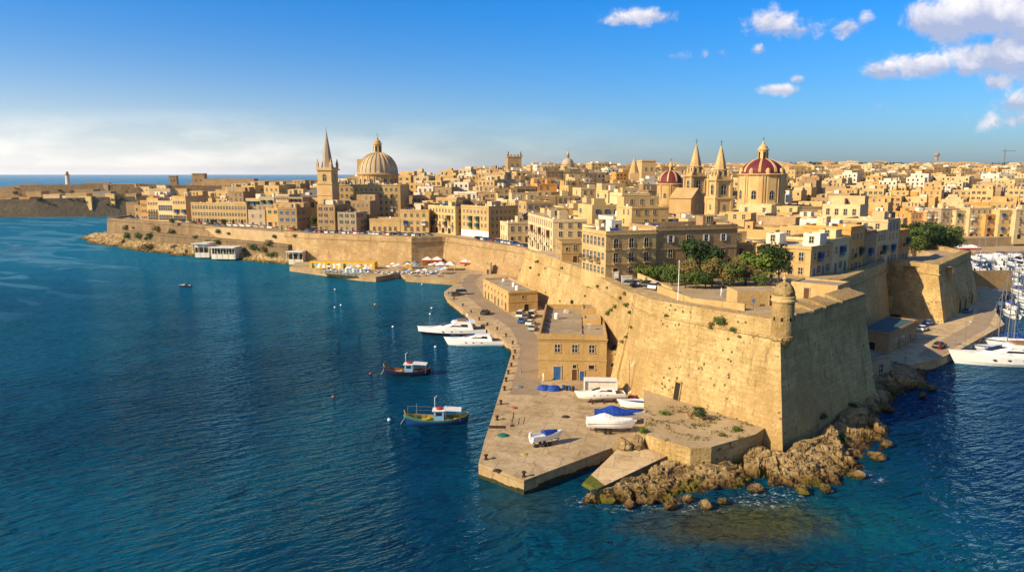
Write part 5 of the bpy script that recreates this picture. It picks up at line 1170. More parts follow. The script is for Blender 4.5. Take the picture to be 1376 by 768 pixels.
for k, p_ in enumerate(HITS['fort']):
    if not p_ or p_.z < 3 or p_.y > 1100: continue
    if k % 3: bush(p_.x, p_.y, p_.z-.5, r5.uniform(1.5, 4.5), r5.choice(['leaf_dark','leaf_olive','leaf_olive']), 'patch of scrub on the far fort', 'scrub on the far fort')
    else:
        w = r5.uniform(8, 26); h = r5.uniform(4, 9); mt = r5.choice(['brown','ochre','grey','cream','honey']); b = building('fort_building', mt + ' low building on the far fort', 'building', p_.x, p_.y+3, p_.z-1, r5.uniform(-.3,.3), w, r5.uniform(8, 14), h, mt, base=6, group='low buildings of the far fort'); facade(b, 'F', w, 10, 1, h, max(2, int(w/5)), 'plain')
g = MB()
for i in range(500):
    px = r5.uniform(868, 1010); py = r5.uniform(545, 592); x, y = G(px, py, 4.05)
    if not inside(TER, x, y) or noise.noise(Vector((x*.3,y*.3,2))) < .0: continue
    for k in range(5):
        a = r5.uniform(0, 6); s = r5.uniform(.1,.3); q = (x + r5.uniform(-.4,.4), y + r5.uniform(-.4,.4), 4.0); g.face([q, (q[0]+s*cos(a), q[1]+s*sin(a), 4.0+s*.2), (q[0]+s*.6*cos(a+.8), q[1]+s*.6*sin(a+.8), 4.0+s*1.1)])
tag(g.build('grass', M['grass']), kind='stuff')
# ------------------------------------------------------------------ vehicles
CARM = {}
def car_proto(c, van=False, far=False):
    def mk():
        t = thing('parked_van' if van else 'parked_car', 'x', 'van' if van else 'car'); LAB.pop()
        mb = MB(); L, Wd = (5.0, 1.95) if van else (4.2, 1.75); h1 = .85; 
        pr = [(-L/2,.35),(-L/2,.75),(-L/2+.1,.95),(-L*.28 if not van else -L/2+.15,1.0),(L*.22,.98),(L/2-.15,.82),(L/2,.6),(L/2,.35)]
        mb.loft([[(x, s*Wd/2*k, z) for x, z in pr] for s, k in ((-1,.94),(-1,1),(1,1),(1,.94))], 0)
        b = mb.build('body', CARM.setdefault(c, mat('car_paint_'+c, {'white':(.72,.72,.70),'silver':(.38,.39,.40),'blue':(.03,.09,.25),'red':(.35,.03,.02),'black':(.02,.02,.025),'grey':(.12,.13,.14)}[c], .25, spec=.6, coat=.4)), t)
        mb = MB(); hr = 2.0 if van else 1.48; x0, x1 = (-L/2+.1, L*.30) if van else (-L*.40, L*.24); y1 = Wd/2*.92; y2 = Wd/2*.78
        mb.loft([[(x0,-y1,.95),(x1,-y1,.95),(x1,y1,.95),(x0,y1,.95)],[(x0+.35*(not van)+.05,-y2,hr-.08),(x1-.75,-y2,hr-.08),(x1-.75,y2,hr-.08),(x0+.35*(not van)+.05,y2,hr-.08)]],0); mb.build('window', M['glass'], t)
        mb = MB(); mb.loft([[(x0+.35*(not van)+.03,-y2,hr-.08),(x1-.72,-y2,hr-.08),(x1-.72,y2,hr-.08),(x0+.35*(not van)+.03,y2,hr-.08)],[(x0+.5,-y2+.1,hr),(x1-.9,-y2+.1,hr),(x1-.9,y2-.1,hr),(x0+.5,y2-.1,hr)]],0); mb.build('roof', CARM[c], t)
        if not far:
            wm = MB(); wm.loft([[(.32*cos(2*pi*k/12), q, .32+.32*sin(2*pi*k/12)) for k in range(12)] for q in (-.1,.1)],0); wm.loft([[(.18*cos(2*pi*k/10), q, .32+.18*sin(2*pi*k/10)) for k in range(10)] for q in (-.115,.115)],1)
            me = wm.mesh('wheel', [M['rubber'], M['metal']])
            for sx in (-1.28,1.28):
                for sy in (-.8,.8): ob('wheel', me, t, (sx, sy*Wd/1.75, 0))
        return t
    return mk
def car(x, y, z, rz, c, lb, group, van=False, far=False): return place(('car', c, van, far), car_proto(c, van, far), (x, y, z), rz, lb, group, None)
cols = ['white','silver','blue','black','grey','red','white','white','silver']
for (px, py, c, v, a, lb) in ((700,425,'white',True,75,'white van at the head of the row beside the yellow warehouse'),(708,428,'grey',False,70,'grey car next to the white van by the yellow warehouse'),(702,433,'blue',False,75,'blue car in the row beside the yellow warehouse'),(713,436,'white',False,70,'white car against the curtain wall beside the yellow warehouse'),(716,425,'white',True,75,'white van deep in the gap beside the yellow warehouse'),(716,443,'silver',False,75,'silver car nearest the stone warehouse'),
    (622,395,'silver',True,10,'silver blue van parked alone near the bend of the quay'),(612,397,'grey',False,40,'dark car beside the van near the bend of the quay'),(652,422,'black',False,73,'dark car against the yellow warehouse wall')):
    x, y = G(px, py, 2); car(x, y, 2.02, R_(a), c, lb, 'cars on the quay', v)
for i in range(34):      # rampart car park
    px = 416 + i*4.9 + r5.uniform(-.8,.8); z = 13.65; t_ = (px-416)/167; y = 358 - t_*22 + r5.uniform(-1.2,1.2); 
    x = (px-CX)/F*y; c = r5.choice(cols); car(x, y + (0 if i % 4 else 4), z, R_(-19) + pi/2 + r5.uniform(-.1,.1), c, c + ' car parked on the rampart above the bathing cabins', 'cars parked on the rampart', far=True)
for i in range(16):
    px = 636 + i*4.6; y = 322 - i*2.4; x = (px-CX)/F*y; c = r5.choice(cols); car(x+2, y+3, 13.4 if px < 690 else 13.2, R_(40) + r5.uniform(-.1,.1), c, c + ' car parked on the rampart beside the yellow apartment block', 'cars parked on the rampart', far=True)
for i in range(30):
    t_ = i/30; x = -250 + 150*t_; y = 470 - 118*t_ ; c = r5.choice(cols); nx = 4.5
    car(x+nx, y+4.5, hz(x+nx, y+4.5)+.05, R_(-38)+r5.uniform(-.05,.05), c, c + ' car on the seafront promenade road', 'cars along the seafront road', far=True)
for i, (px, py) in enumerate(((846,381),(858,379),(870,384),(880,387),(833,375))):
    x, y = G(px, py, 18.7); c = ['grey','silver','black','white','blue'][i]; car(x, y, hz(x,y)+.05, R_(60), c, c + ' car parked on the bastion top in front of the palace', 'cars in front of the palace')
for (px, py, c, lb) in ((1262,467,'black','dark car on the shaded marina road'),(1248,436,'blue','blue car at the foot of the shaded marina bastion'),(1240,444,'white','white car behind the quay house'),(1300,420,'blue','blue car parked under the marina bastion')):
    x, y = G(px, py, 1.9); car(x, y, 1.93, R_(40), c, lb, 'cars by the marina')
for i in range(22):
    x = 176 + i*4.2; c = r5.choice(cols); car(x, 398+ (x-176)*.28, 2 , R_(15), c, c + ' car along the far marina quay', 'cars along the far marina quay', far=True)
# ------------------------------------------------------------------ boats
def hull(L, B, Hb, Hs, draft, mats, rake=.12, pointy=2.2, double=False, n=16, bulw=.35, tr=.86, stripe=.75):
    """mats: bottom, side, stripe, deck. Bow towards +x"""
    mb = MB(); R = []
    for i in range(n+1):
        t = i/n; x = -L/2 + L*t
        b = B/2 * ((1 - max(0, (t-.45)/.55)**pointy) * (tr + (1-tr)*min(1, t/.35)) if not double else max(0, 1 - abs(2*t-1)**2.6)**.75)
        b = max(b, .03); z = Hs + (Hb-Hs)*max(0,t-.15)**2/.72 if not double else Hs + (Hb-Hs)*abs(2*t-1)**2.4*(1 if t > .5 else .75)
        rk = lambda k: rake*L*k*(t**4 if not double else t**8 - (1-t)**8)
        half = [(0,-draft*(1-t**6*.9),0),(b*.72,-draft*.35,.1),(b*.93,z*.30,.45),(b*.985,z*stripe,.8),(b,z*.9,.9),(b*1.0,z,1),(max(0.01,b-.12),z,1),(max(0.005,b-.14),z-bulw,.95)]
        R.append([(x + rk(k), y, zz) for y, zz, k in half])
    m_ = [0,1,1,2,2,3,3]
    for s in (1,-1):
        for a, b_ in zip(R, R[1:]):
            for j in range(7):
                q = [a[j], b_[j], b_[j+1], a[j+1]]; q = [(p[0], p[1]*s, p[2]) for p in q]
                mb.face(q if s < 0 else q[::-1], m_[j])
    for a, b_ in zip(R, R[1:]): mb.face([(a[7][0],a[7][1],a[7][2]),(a[7][0],-a[7][1],a[7][2]),(b_[7][0],-b_[7][1],b_[7][2]),(b_[7][0],b_[7][1],b_[7][2])], 4)
    tr_ = R[0]; 
    if not double: mb.face([(p[0],p[1],p[2]) for p in tr_[:6]] + [(p[0],-p[1],p[2]) for p in tr_[5:0:-1]], 1)
    return mb, [M[k] for k in mats]
def luzzu(name, lb, x, y, rz, L, hm, rails):
    t = thing(name, lb, 'fishing boat', (x, y, 0), rz)
    mb, ms = hull(L, L*.31, 1.75, .95, .5, (hm, hm, 'luzzu_dark' if not rails else 'luzzu_green', 'luzzu_orange' if not rails else 'luzzu_yellow', 'luzzu_green'), rake=.05, double=True, bulw=.5, stripe=.66); mb.build('hull', ms, t, False)
    mb = MB(); mb.bar((L*.47,0,.2),(L*.54,0,2.35),.12,6); mb.build('stem_post', M['luzzu_yellow'], t); mb = MB(); mb.bar((-L*.48,0,.2),(-L*.52,0,1.9),.12,6); mb.build('stern_post', M['luzzu_yellow'], t)
    mb = MB(); mb.bx(-.95,.75,-.8,.8,.5,2.35,0); c = mb.build('cabin', M['cabin_blue'], t, loc=(-.3,0,0))
    mb = MB()
    for s in (-1,1): mb.bx(-.6,.4,s*.82-.02,s*.82+.02,1.55,2.1)
    mb.bx(.74,.79,-.6,.6,1.5,2.1); mb.build('window', M['glass'], c)
    mb = MB(); mb.bx(-1.15,1.0,-1.0,1.0,2.35,2.47); mb.build('roof', M['white_paint'], c); mb = MB(); mb.lathe(-.2,0,[(.55,2.47),(.6,2.7),(.3,2.85)],12); mb.build('life_raft', M['red_paint'], c)
    mb = MB(); mb.bar((.3,0,2.4),(.3,0,4.6),.05,6); mb.bar((.3,-.5,3.9),(.3,.5,3.9),.03,5); mb.bar((.3,0,4.4),(-.1,0,4.9),.03,5); mb.build('mast', M['white_paint'], t)
    mb = MB(); mb.loft([[(-4.2,-1.15,2.35),(-1.3,-1.2,2.55),(-1.3,1.2,2.55),(-4.2,1.15,2.35)],[(-4.2,-1.15,2.42),(-1.3,-1.2,2.64),(-1.3,1.2,2.64),(-4.2,1.15,2.42)]],0); a = mb.build('awning', M['canvas_white'], t)
    mb = MB()
    for sx in (-4.0,-1.6):
        for sy in (-1.05,1.05): mb.bar((sx,sy,.6),(sx,sy,2.4),.035,5)
    mb.build('awning_frame', M['metal'], a)
    rs = random.Random(3)
    for k in range(7):
        mb = MB(); mb.lathe(0,0,[(.1,0),(.32,.08),(.34,.3),(.15,.45)],9); mb.build('net_pile', M[rs.choice(['luzzu_yellow','luzzu_orange','canvas_white','luzzu_green','rust'])], t, loc=(rs.choice([rs.uniform(.9,3.6), rs.uniform(-3.8,-1.6)]), rs.uniform(-.6,.6), .52))
    mb = MB(); mb.bx(1.6,2.6,-.5,.5,.5,.8); mb.build('hatch', M['luzzu_yellow'], t)
    if rails:
        mb = MB(); mb.bar((3.4,0,.9),(3.4,0,3.5),.05,5); mb.bar((4.9,0,1.6),(4.9,0,3.1),.04,5); mb.bar((4.9,0,3.05),(.9,0,2.9),.03,5); mb.bar((3.6,-.9,2.0),(.6,-1.1,1.9),.03,5); mb.bar((3.6,.9,2.0),(.6,1.1,1.9),.03,5); mb.bar((3.6,-.9,1.0),(3.6,-.9,2.0),.03,5); mb.bar((3.6,.9,1.0),(3.6,.9,2.0),.03,5); mb.build('rail', M['metal'], t)
    mb = MB(); mb.bar((L*.5,0,1.6),(L*.62,.3,-.3),.03,4); mb.build('mooring_rope', M['white_paint'], t)
    mb = MB(); mb.loft([[(.28*cos(2*pi*k/10), q, .28*sin(2*pi*k/10)) for k in range(10)] for q in (-.1,.1)],0); me = mb.mesh('fender', M['rubber'])
    for k in (-2.6,-.6,1.6): ob('fender', me, t, (k, -L*.155-.05, .55))
    return t
x, y = G(547.5, 503, 0); luzzu('fishing_boat', 'dark blue wooden fishing boat moored nearer the two white yachts', x, y, R_(178), 9.4, 'luzzu_dark', False)
x, y = G(587, 568, 0); luzzu('fishing_boat', 'bright blue wooden fishing boat with yellow gunwale and rails, nearest the quay tip', x, y, R_(182), 10.2, 'luzzu_blue', True)
def motor_yacht(lb, x, y, rz, L, fly=True, dark=False, zz=0, scale=None):
    t = thing('motor_yacht', lb, 'yacht', (x, y, zz), rz); k = L/14.0
    mb, ms = hull(L, L*.29, 2.1*k, 1.35*k, .5*k, ('navy', 'navy' if dark else 'gel', 'gel', 'gel', 'gel'), rake=.10, pointy=2.0, bulw=.15*k, stripe=.42 if dark else .75); mb.build('hull', ms, t, True)
    P = lambda l: [[(a*k, b*k, c*k) for a, b, c in r] for r in l]
    mb = MB(); mb.loft(P([[(-4.2,-1.75,1.2),(2.2,-1.55,1.5),(5.0,-.45,1.75),(5.0,.45,1.75),(2.2,1.55,1.5),(-4.2,1.75,1.2)],[(-3.9,-1.55,2.2),(1.2,-1.3,2.3),(3.0,-.4,2.15),(3.0,.4,2.15),(1.2,1.3,2.3),(-3.9,1.55,2.2)],[(-3.6,-1.4,2.75),(.2,-1.1,2.75),(1.0,-.4,2.72),(1.0,.4,2.72),(.2,1.1,2.75),(-3.6,1.4,2.75)]]),0); s = mb.build('superstructure', M['gel'], t, False)
    mb = MB()
    for q in (-1,1): mb.loft(P([[(-3.0,q*1.62,1.95),(1.0,q*1.42,2.05),(2.3,q*1.0,2.05),(2.2,q*.98,2.2)],[(-2.8,q*1.48,2.55),(.0,q*1.22,2.62),(1.0,q*1.0,2.4),(1.0,q*.9,2.4)]]),0)
    mb.loft(P([[(3.1,-.55,2.12),(3.1,.55,2.12),(1.3,.95,2.32),(1.3,-.95,2.32)],[(1.15,-.5,2.76),(1.15,.5,2.76),(.4,.9,2.78),(.4,-.9,2.78)]]),0); mb.build('windscreen', M['glass'], s)
    if fly:
        mb = MB(); mb.loft(P([[(-4.6,-1.35,2.7),(.2,-1.2,2.7),(.9,0,2.72),(.2,1.2,2.7),(-4.6,1.35,2.7)],[(-4.6,-1.4,3.05),(-.2,-1.2,3.2),(.4,0,3.3),(-.2,1.2,3.2),(-4.6,1.4,3.05)]]),0); mb.build('flybridge', M['gel'], t)
        mb = MB(); mb.bx(-2.6*k,-.6*k,-.9*k,.9*k,3.2*k,3.5*k,0); mb.build('seat', M['teak'], t)
        mb = MB(); 
        for q in (-1,1): mb.bar((-3.6*k,q*1.2*k,3.0*k),(-2.9*k,q*.9*k,4.3*k),.08*k,6)
        mb.bar((-2.9*k,-.95*k,4.3*k),(-2.9*k,.95*k,4.3*k),.09*k,6); mb.lathe(-2.9*k,0,[(.3*k,4.35*k),(.3*k,4.5*k),(.1*k,4.6*k)],10); mb.build('radar_arch', M['gel'], t)
    mb = MB()
    for q in (-1,1):
        pts = [(.5*k,q*1.95*k,1.55*k),(2.6*k,q*1.75*k,1.75*k),(4.6*k,q*1.15*k,1.95*k),(6.6*k,q*.35*k,2.2*k)]
        for a, b_ in zip(pts, pts[1:]): mb.bar((a[0],a[1],a[2]+.55*k),(b_[0],b_[1],b_[2]+.55*k),.03*k,4); mb.bar(a,(a[0],a[1],a[2]+.55*k),.025*k,4)
    mb.build('rail', M['metal'], t)
    mb = MB()
    for q in (-1,1):
        for u in (-1.5,.6,2.6): mb.loft([[(u*k+.3*k*cos(2*pi*i/8), q*k*(2.02-.07*max(0,u)), 1.0*k+.12*k*sin(2*pi*i/8)) for i in range(8)],[(u*k+.3*k*cos(2*pi*i/8), q*k*1.8, 1.0*k+.12*k*sin(2*pi*i/8)) for i in range(8)]],0)
    mb.build('porthole', M['glass'], t)
    mb = MB(); mb.bx(-6.6*k,-4.3*k,-1.6*k,1.6*k,1.25*k,1.3*k); mb.build('aft_deck', M['teak'], t)
    return t
x, y = G(611, 449, 0); motor_yacht('white flybridge motor yacht with dark lower hull, the farther of two by the quay', x, y, R_(184), 16.5, True, True)
x, y = G(640, 463, 0); motor_yacht('all white sporty motor yacht nearest the quay edge', x, y, R_(179), 13.6, False)
x, y = G(1352, 489, 0); motor_yacht('large white motor yacht in front of the marina, cut by the right edge', x, y, R_(174), 21, True)
def sailboat(lb, x, y, rz, L, H, cover='canvas_blue', group=None, key=None):
    def mk():
        t = thing('sailboat', lb, 'sailboat'); LAB.pop()
        mb, ms = hull(L, L*.3, 1.4, 1.0, .5, ('navy','gel','luzzu_blue','gel','gel'), rake=.08, bulw=.08, stripe=.8); mb.build('hull', ms, t, True)
        mb = MB(); mb.loft([[(-1.5,-.9,1.0),(2.6,-.6,1.15),(2.6,.6,1.15),(-1.5,.9,1.0)],[(-1.3,-.7,1.6),(1.8,-.4,1.5),(1.8,.4,1.5),(-1.3,.7,1.6)]],0); mb.build('coachroof', M['gel'], t)
        mb = MB(); mb.bar((.8,0,.9),(.8,0,H),.14,8,0,.09); mb.bar((.8,-.9,H*.55),(.8,.9,H*.55),.05,5); mb.bar((.8,-.6,H*.78),(.8,.6,H*.78),.04,5); mb.build('mast', M['metal'], t)
        mb = MB(); mb.bar((.8,0,2.2),(-L*.42,0,2.3),.22,8,0,.14); mb.build('boom', M[cover], t)
        mb = MB(); mb.bar((L*.5,0,1.4),(.8,0,H*.97),.03,4); mb.bar((-L*.48,0,1.0),(.8,0,H),.03,4)
        for q in (-1,1): mb.bar((.7,q*1.3,1.0),(.8,q*.9,H*.55),.02,4); mb.bar((.8,q*.9,H*.55),(.8,0,H*.97),.02,4)
        mb.build('rigging', M['grey_paint'], t)
        mb = MB(); mb.loft([[(-3.2,-1.1,2.2),(-1.4,-1.0,2.2),(-1.4,1.0,2.2),(-3.2,1.1,2.2)],[(-3.1,-.9,2.4),(-1.5,-.8,2.4),(-1.5,.8,2.4),(-3.1,.9,2.4)]],0); mb.build('bimini', M[cover], t)
        return t
    return place(('sail', key or lb), mk, (x, y, 0), rz, lb, group)
for (px, py, L, H, a, lb) in ((1357,471,15,21,176,'white sailboat with the tallest mast by the big yacht'),(1366,463,13,15,174,'white sailboat just behind the tall masted one'),(1345,461,11,13,178,'smaller sailboat with blue sail cover near the marina quay'),(1340,344,13,17,150,'white sailboat with paired masts at the far marina'),(1362,346,13,18,160,'sailboat with blue awning at the far marina')):
    x, y = G(px, py, 0); sailboat(lb, x, y, R_(a), L, H)
x, y = G(1322, 349, 0)
t = thing('catamaran', 'wide white catamaran moored at the far end of the marina', 'catamaran', (x, y, 0), R_(170))
for q in (-1,1): mb, ms = hull(13, 2.0, 1.8, 1.5, .4, ('navy','gel','gel','gel','gel'), bulw=.05); mb.build('hull', ms, t, True, (0, q*2.8, 0))
mb = MB(); mb.bx(-5.5,3,-3,3,1.2,1.6); mb.loft([[(-4.5,-2.6,1.6),(2.4,-2.4,1.6),(2.4,2.4,1.6),(-4.5,2.6,1.6)],[(-4.5,-2.3,3.0),(1,-1.9,3.0),(1,1.9,3.0),(-4.5,2.3,3.0)]],0); mb.build('cabin', M['gel'], t); mb = MB(); mb.bx(-3.5,1.6,-2.55,-2.3,2.0,2.6); mb.build('window', M['glass'], t); mb = MB(); mb.bar((0,0,3),(0,0,19),.16,8,0,.1); mb.build('mast', M['metal'], t)
def small_boat(key, c):
    def mk():
        t = thing('small_boat', 'x', 'boat'); LAB.pop()
        mb, ms = hull(6.2, 2.1, 1.0, .75, .25, ('gel', 'gel' if c != 'luzzu_dark' else c, c, 'gel', 'grey_paint' if c != 'canvas_blue' else 'canvas_blue'), bulw=.25); mb.build('hull', ms, t, True)
        mb = MB(); mb.loft([[(-.6,-.7,.6),(1.8,-.5,.8),(1.8,.5,.8),(-.6,.7,.6)],[(-.5,-.55,1.35),(.9,-.4,1.25),(.9,.4,1.25),(-.5,.55,1.35)]],0); mb.build('cuddy', M[c if c in ('navy','luzzu_dark') else 'gel'], t)
        mb = MB(); mb.bx(-3.35,-3.05,-.2,.2,.2,1.15); mb.build('outboard', M['dark'], t); return t
    return mk
def sb(x, y, rz, c, lb, group, sc=1.0, z=0): return place(('sb', c), small_boat('sb', c), (x, y, z), rz, lb, group, sc)
x, y = G(249, 385, 0); t = sb(x, y, R_(170), 'luzzu_dark', 'lone dark blue boat in the middle of the harbour on the left', None, .75)
rm = random.Random(21); n_ = 0
for row, (Y, x0) in enumerate(((215,147),(228,152),(242,160),(256,172),(272,178),(288,184),(304,192),(322,195),(342,195),(360,195),(376,198))):
    x = x0 + 2
    while x < .735*Y + 6 and x > 0:
        c = rm.choice(['gel','luzzu_blue','canvas_blue','navy','canvas_blue']); lb = {'gel':'all white','luzzu_blue':'white and blue striped','canvas_blue':'blue covered','navy':'white and navy'}[c] + ' boat moored in the crowded marina'
        if rm.random() < .14: sailboat('sailboat with bare mast in the crowded marina', x, Y + rm.uniform(-2,2), R_(80 + rm.uniform(-6,6)), 9.5, 11, group='sailboats moored in the marina', key='m')
        else: sb(x, Y + rm.uniform(-2,2), R_(80 + rm.uniform(-8,8)), c, lb, 'boats moored in the marina', rm.uniform(.9, 1.5))
        x += rm.uniform(3.8, 5.2)
for (px, py, a) in ((1318,432,60),(1330,425,60),(1338,432,60)):
    pass
# pontoons
for i, (x0, y0, x1, y1) in enumerate(((180,264,260,272),(193,313,300,322))):
    mb = MB(); a = atan2(y1-y0, x1-x0); mb.box((x0+x1)/2,(y0+y1)/2,-.3,math.dist((x0,y0),(x1,y1)),2.2,.85,a); lab(mb.build('pontoon', M['white']), ['nearer floating pontoon among the marina boats','farther floating pontoon among the marina boats'][i], 'pontoon')
# buoys
def buoy(c):
    def mk():
        t = thing('buoy', 'x', 'buoy'); LAB.pop(); mb = MB(); mb.lathe(0,0,[(.1,-.35)]+[(.42*cos(a), .05+.42*sin(a)) for a in (-.9,-.5,0,.5,.9,1.3)]+[(.08,.5)],14); mb.build('float', M[c], t, True); mb = MB(); mb.lathe(0,0,[(.08,.44),(.1,.6),(.03,.66)],8); mb.build('ring', M['rust'], t); return t
    return mk
for (px, py, c) in ((523,564,'white'),(448,533,'orange_buoy'),(498,502,'white_red'),(585,466,'white'),(458,410,'white'),(450,413,'white'),(504,409,'yellow_paint'),(528,439,'white'),(483,449,'rust'),(580,414,'white'),(578,422,'white'),(455,459,'rust'),(567,382,'white'),(450,389,'white')):
    key = {'orange_buoy':'luzzu_orange','white_red':'red_paint','white':'white_paint'}.get(c, c); x, y = G(px, py, 0)
    place(('buoy', key), buoy(key), (x, y, 0), 0, {'white_paint':'white','luzzu_orange':'orange','red_paint':'red','yellow_paint':'yellow','rust':'rusty brown'}[key] + ' mooring buoy floating in the harbour', 'mooring buoys', .75 if py > 440 else .8)
# ------------------------------------------------------------------ boats ashore and quay clutter
def trailer(t, L=5.0, W_=1.7, z=.55):
    mb = MB(); mb.bar((-L/2,-W_/2,z),(L*.35,-W_/2,z),.07,4); mb.bar((-L/2,W_/2,z),(L*.35,W_/2,z),.07,4); mb.bar((-L/2,-W_/2,z),(-L/2,W_/2,z),.06,4); mb.bar((L*.35,-W_/2,z),(L*.62,0,z),.06,4); mb.bar((L*.35,W_/2,z),(L*.62,0,z),.06,4)
    for sx in (-L*.35, L*.2):
        for s in (-1,1): mb.bar((sx,s*W_*.4,z),(sx,s*W_*.4,z+.5),.05,4)
    f = mb.build('trailer', M['rust'], t); wm = MB(); wm.loft([[(.3*cos(2*pi*k/12), q, .3+.3*sin(2*pi*k/12)) for k in range(12)] for q in (-.1,.1)],0); me = wm.mesh('wheel', M['rubber'])
    for s in (-1,1):
        for sx in (-.5,.25): ob('wheel', me, f, (sx, s*(W_/2+.12), 0))
def ashore(px, py, rz, L, lb, cover=None, side='gel', z=2.02, draft=.35, deckm='gel', zb=1.0):
    x, y = G(px, py, 2.0); t = thing('stored_boat', lb, 'boat', (x, y, z), rz); trailer(t, L*.8, L*.27)
    mb, ms = hull(L, L*.34, L*.17, L*.14, draft, ('navy' if side != 'gel' else 'gel', side, 'gel', 'gel', deckm), bulw=.3); mb.build('hull', ms, t, True, (0,0,zb))
    if cover:
        mb = MB(); R = []
        for i in range(11):
            u = i/10; xx = -L/2*1.02 + L*1.04*u; b = L*.175*(1 - max(0,(u-.45)/.55)**2.2*.97); zz = zb + L*.14 + (L*.03)*u; ht = .25 + .75*exp(-((u-.38)/.2)**2)
            R.append([(xx,-b-.06,zz-.35),(xx,-b-.03,zz+.02),(xx,-b*.5,zz+ht*.55),(xx,0,zz+ht),(xx,b*.5,zz+ht*.55),(xx,b+.03,zz+.02),(xx,b+.06,zz-.35)])
        mb.loft(R, 0, True, True, None, False); mb.build('cover', M[cover], t)
    return t
t = ashore(733, 597, R_(28), 5.0, 'small open boat on a trailer with rolled blue cover, alone on the quay', None, 'gel')
mb = MB(); R = []
for i in range(7):
    u = i/6; xx = -.4+2.4*u; b = .85*(1-u**2.5*.85); R.append([(xx,-b,1.72+.1*u),(xx,-b*.6,2.15-.15*u),(xx,0,2.35-.25*u),(xx,b*.6,2.15-.15*u),(xx,b,1.72+.1*u)])
mb.loft(R,0,True,True,None,False); mb.build('cover', M['canvas_blue'], t); mb = MB(); mb.bx(-2.75,-2.4,-.2,.2,1.3,2.3); mb.build('outboard', M['white_paint'], t)
ashore(818, 580, R_(-8), 7.0, 'boat on a trailer under a white tarpaulin, nearest the low terrace', 'canvas_white')
ashore(829, 569, R_(-6), 7.2, 'boat under a bright blue tarpaulin beside the white covered one', 'canvas_blue')
ashore(862, 552, R_(172), 6.8, 'open white boat with a blue seat under the bastion', None, deckm='canvas_blue', zb=.8)
x, y = G(808, 540, 2.0); t = motor_yacht('white speedboat on a cradle in front of the white container', x, y, R_(184), 8.2, False, zz=3.0)
mb = MB()
for sx in (-2.4,-.3,1.8):
    for s in (-1,1): mb.bar((sx,s*.9,-1.0),(sx,s*.5,-.1),.08,5)
    mb.bar((sx,-1,-.9),(sx,1,-.9),.07,4)
mb.bar((-2.6,0,-.9),(2.4,0,-.9),.08,4); mb.build('cradle', M['rust'], t)
x, y = G(785, 531, 2.0); t = thing('storage_container', 'white box container open at the front behind the speedboat', 'container', (x, y, 2.0), R_(-3))
mb = MB(); mb.bx(0,6,2.4,2.5,0,2.7); mb.bx(0,.1,0,2.4,0,2.7); mb.bx(5.9,6,0,2.4,0,2.7); mb.bx(0,6,0,2.5,2.7,2.8); mb.bx(-.03,.13,-.05,.08,0,2.78); mb.bx(5.87,6.03,-.05,.08,0,2.78); mb.build('shell', M['white_paint'], t); mb = MB(); mb.bx(.1,5.9,.3,.4,0,2.7); mb.build('back_panel', M['white'], t)
def tarp(px, py, s, lb):
    x, y = G(px, py, 2.0); mb = MB(); R = []
    for j in range(7):
        a = pi/2*j/6; R.append([((s+.25*noise.noise(Vector((cos(k)*2,sin(k)*2,j*.6+px))))*cos(2*pi*k/18)*cos(a*.97)**.6, s*.7*sin(2*pi*k/18)*cos(a*.97)**.6, .9*s*.75*sin(a)*(1+.2*noise.noise(Vector((k*.7,j,px))))) for k in range(18)])
    mb.loft(R,0); lab(mb.build('tarpaulin_heap', M['canvas_blue'], loc=(x,y,2.0)), lb, 'tarpaulin heap')
tarp(731, 523, 1.3, 'left heap under a blue tarpaulin at the warehouse wall'); tarp(744, 524, 1.35, 'right heap under a blue tarpaulin at the warehouse wall')
def oildrum(c):
    def mk():
        mb = MB(); mb.lathe(0,0,[(.29,0),(.3,.02),(.29,.3),(.31,.32),(.29,.34),(.29,.6),(.31,.62),(.29,.64),(.3,.88),(.26,.88),(.26,.85)],14); o = mb.build('barrel', M[c]); return tag(o, 'x', 'barrel')
    return mk
for (px, py, c) in ((757,523,'blue_paint'),(761,524,'rust'),(765,524,'blue_paint'),(770,525,'rust'),(850,537,'red_paint'),(853,541,'blue_paint'),(846,545,'white_paint')):
    x, y = G(px, py, 2); place(('dr', c), oildrum(c), (x, y, 2.0), 0, {'blue_paint':'blue','rust':'rusty','red_paint':'red','white_paint':'white'}[c] + ' barrel on the quay', 'barrels on the quay')
def bollard():
    mb = MB(); mb.lathe(0,0,[(.32,0),(.3,.06),(.2,.12),(.17,.5),(.3,.6),(.33,.72),(.2,.8)],12); return tag(mb.build('bollard', M['rust']), 'x', 'bollard')
for (px, py) in ((653,617),(704,640),(668,564),(673,543),(678,524),(680,512),(683,502),(687,492),(690,482),(692,474),(689,462),(680,452),(668,443),(655,437),(644,430),(633,420),(622,411),(610,402),(603,395)):
    x, y = G(px, py, 2); place('bol', bollard, (x, y, 2.0), 0, 'squat rusty bollard along the quay edge', 'bollards on the quay')
for i, (px, py, s, c, lb) in enumerate(((676,585,.9,'luzzu_green','green fishing net heaped near the quay edge'),(690,548,.7,'luzzu_orange','orange fishing net heaped on the quay'),(697,520,.8,'grey_paint','grey fishing net beside the quay road'),(668,632,.6,'rust','brown rope coil near the quay tip'),(760,560,.7,'rust','brown net heap in the middle of the quay'),(704,610,.5,'luzzu_yellow','yellow float heap near the quay tip'))):
    x, y = G(px, py, 2.0); mb = MB(); mb.loft([[(s*q*(1+.25*noise.noise(Vector((cos(k)*2,sin(k)*2,i+z))))*cos(2*pi*k/16), s*.8*q*(1+.25*noise.noise(Vector((sin(k)*2,cos(k)*2,i+z))))*sin(2*pi*k/16), z*s) for k in range(16)] for q, z in ((1,0),(.95,.15),(.6,.36),(.15,.42))], 0)
    lab(mb.build('net_heap', M[c], loc=(x,y,2.0)), lb, 'net')
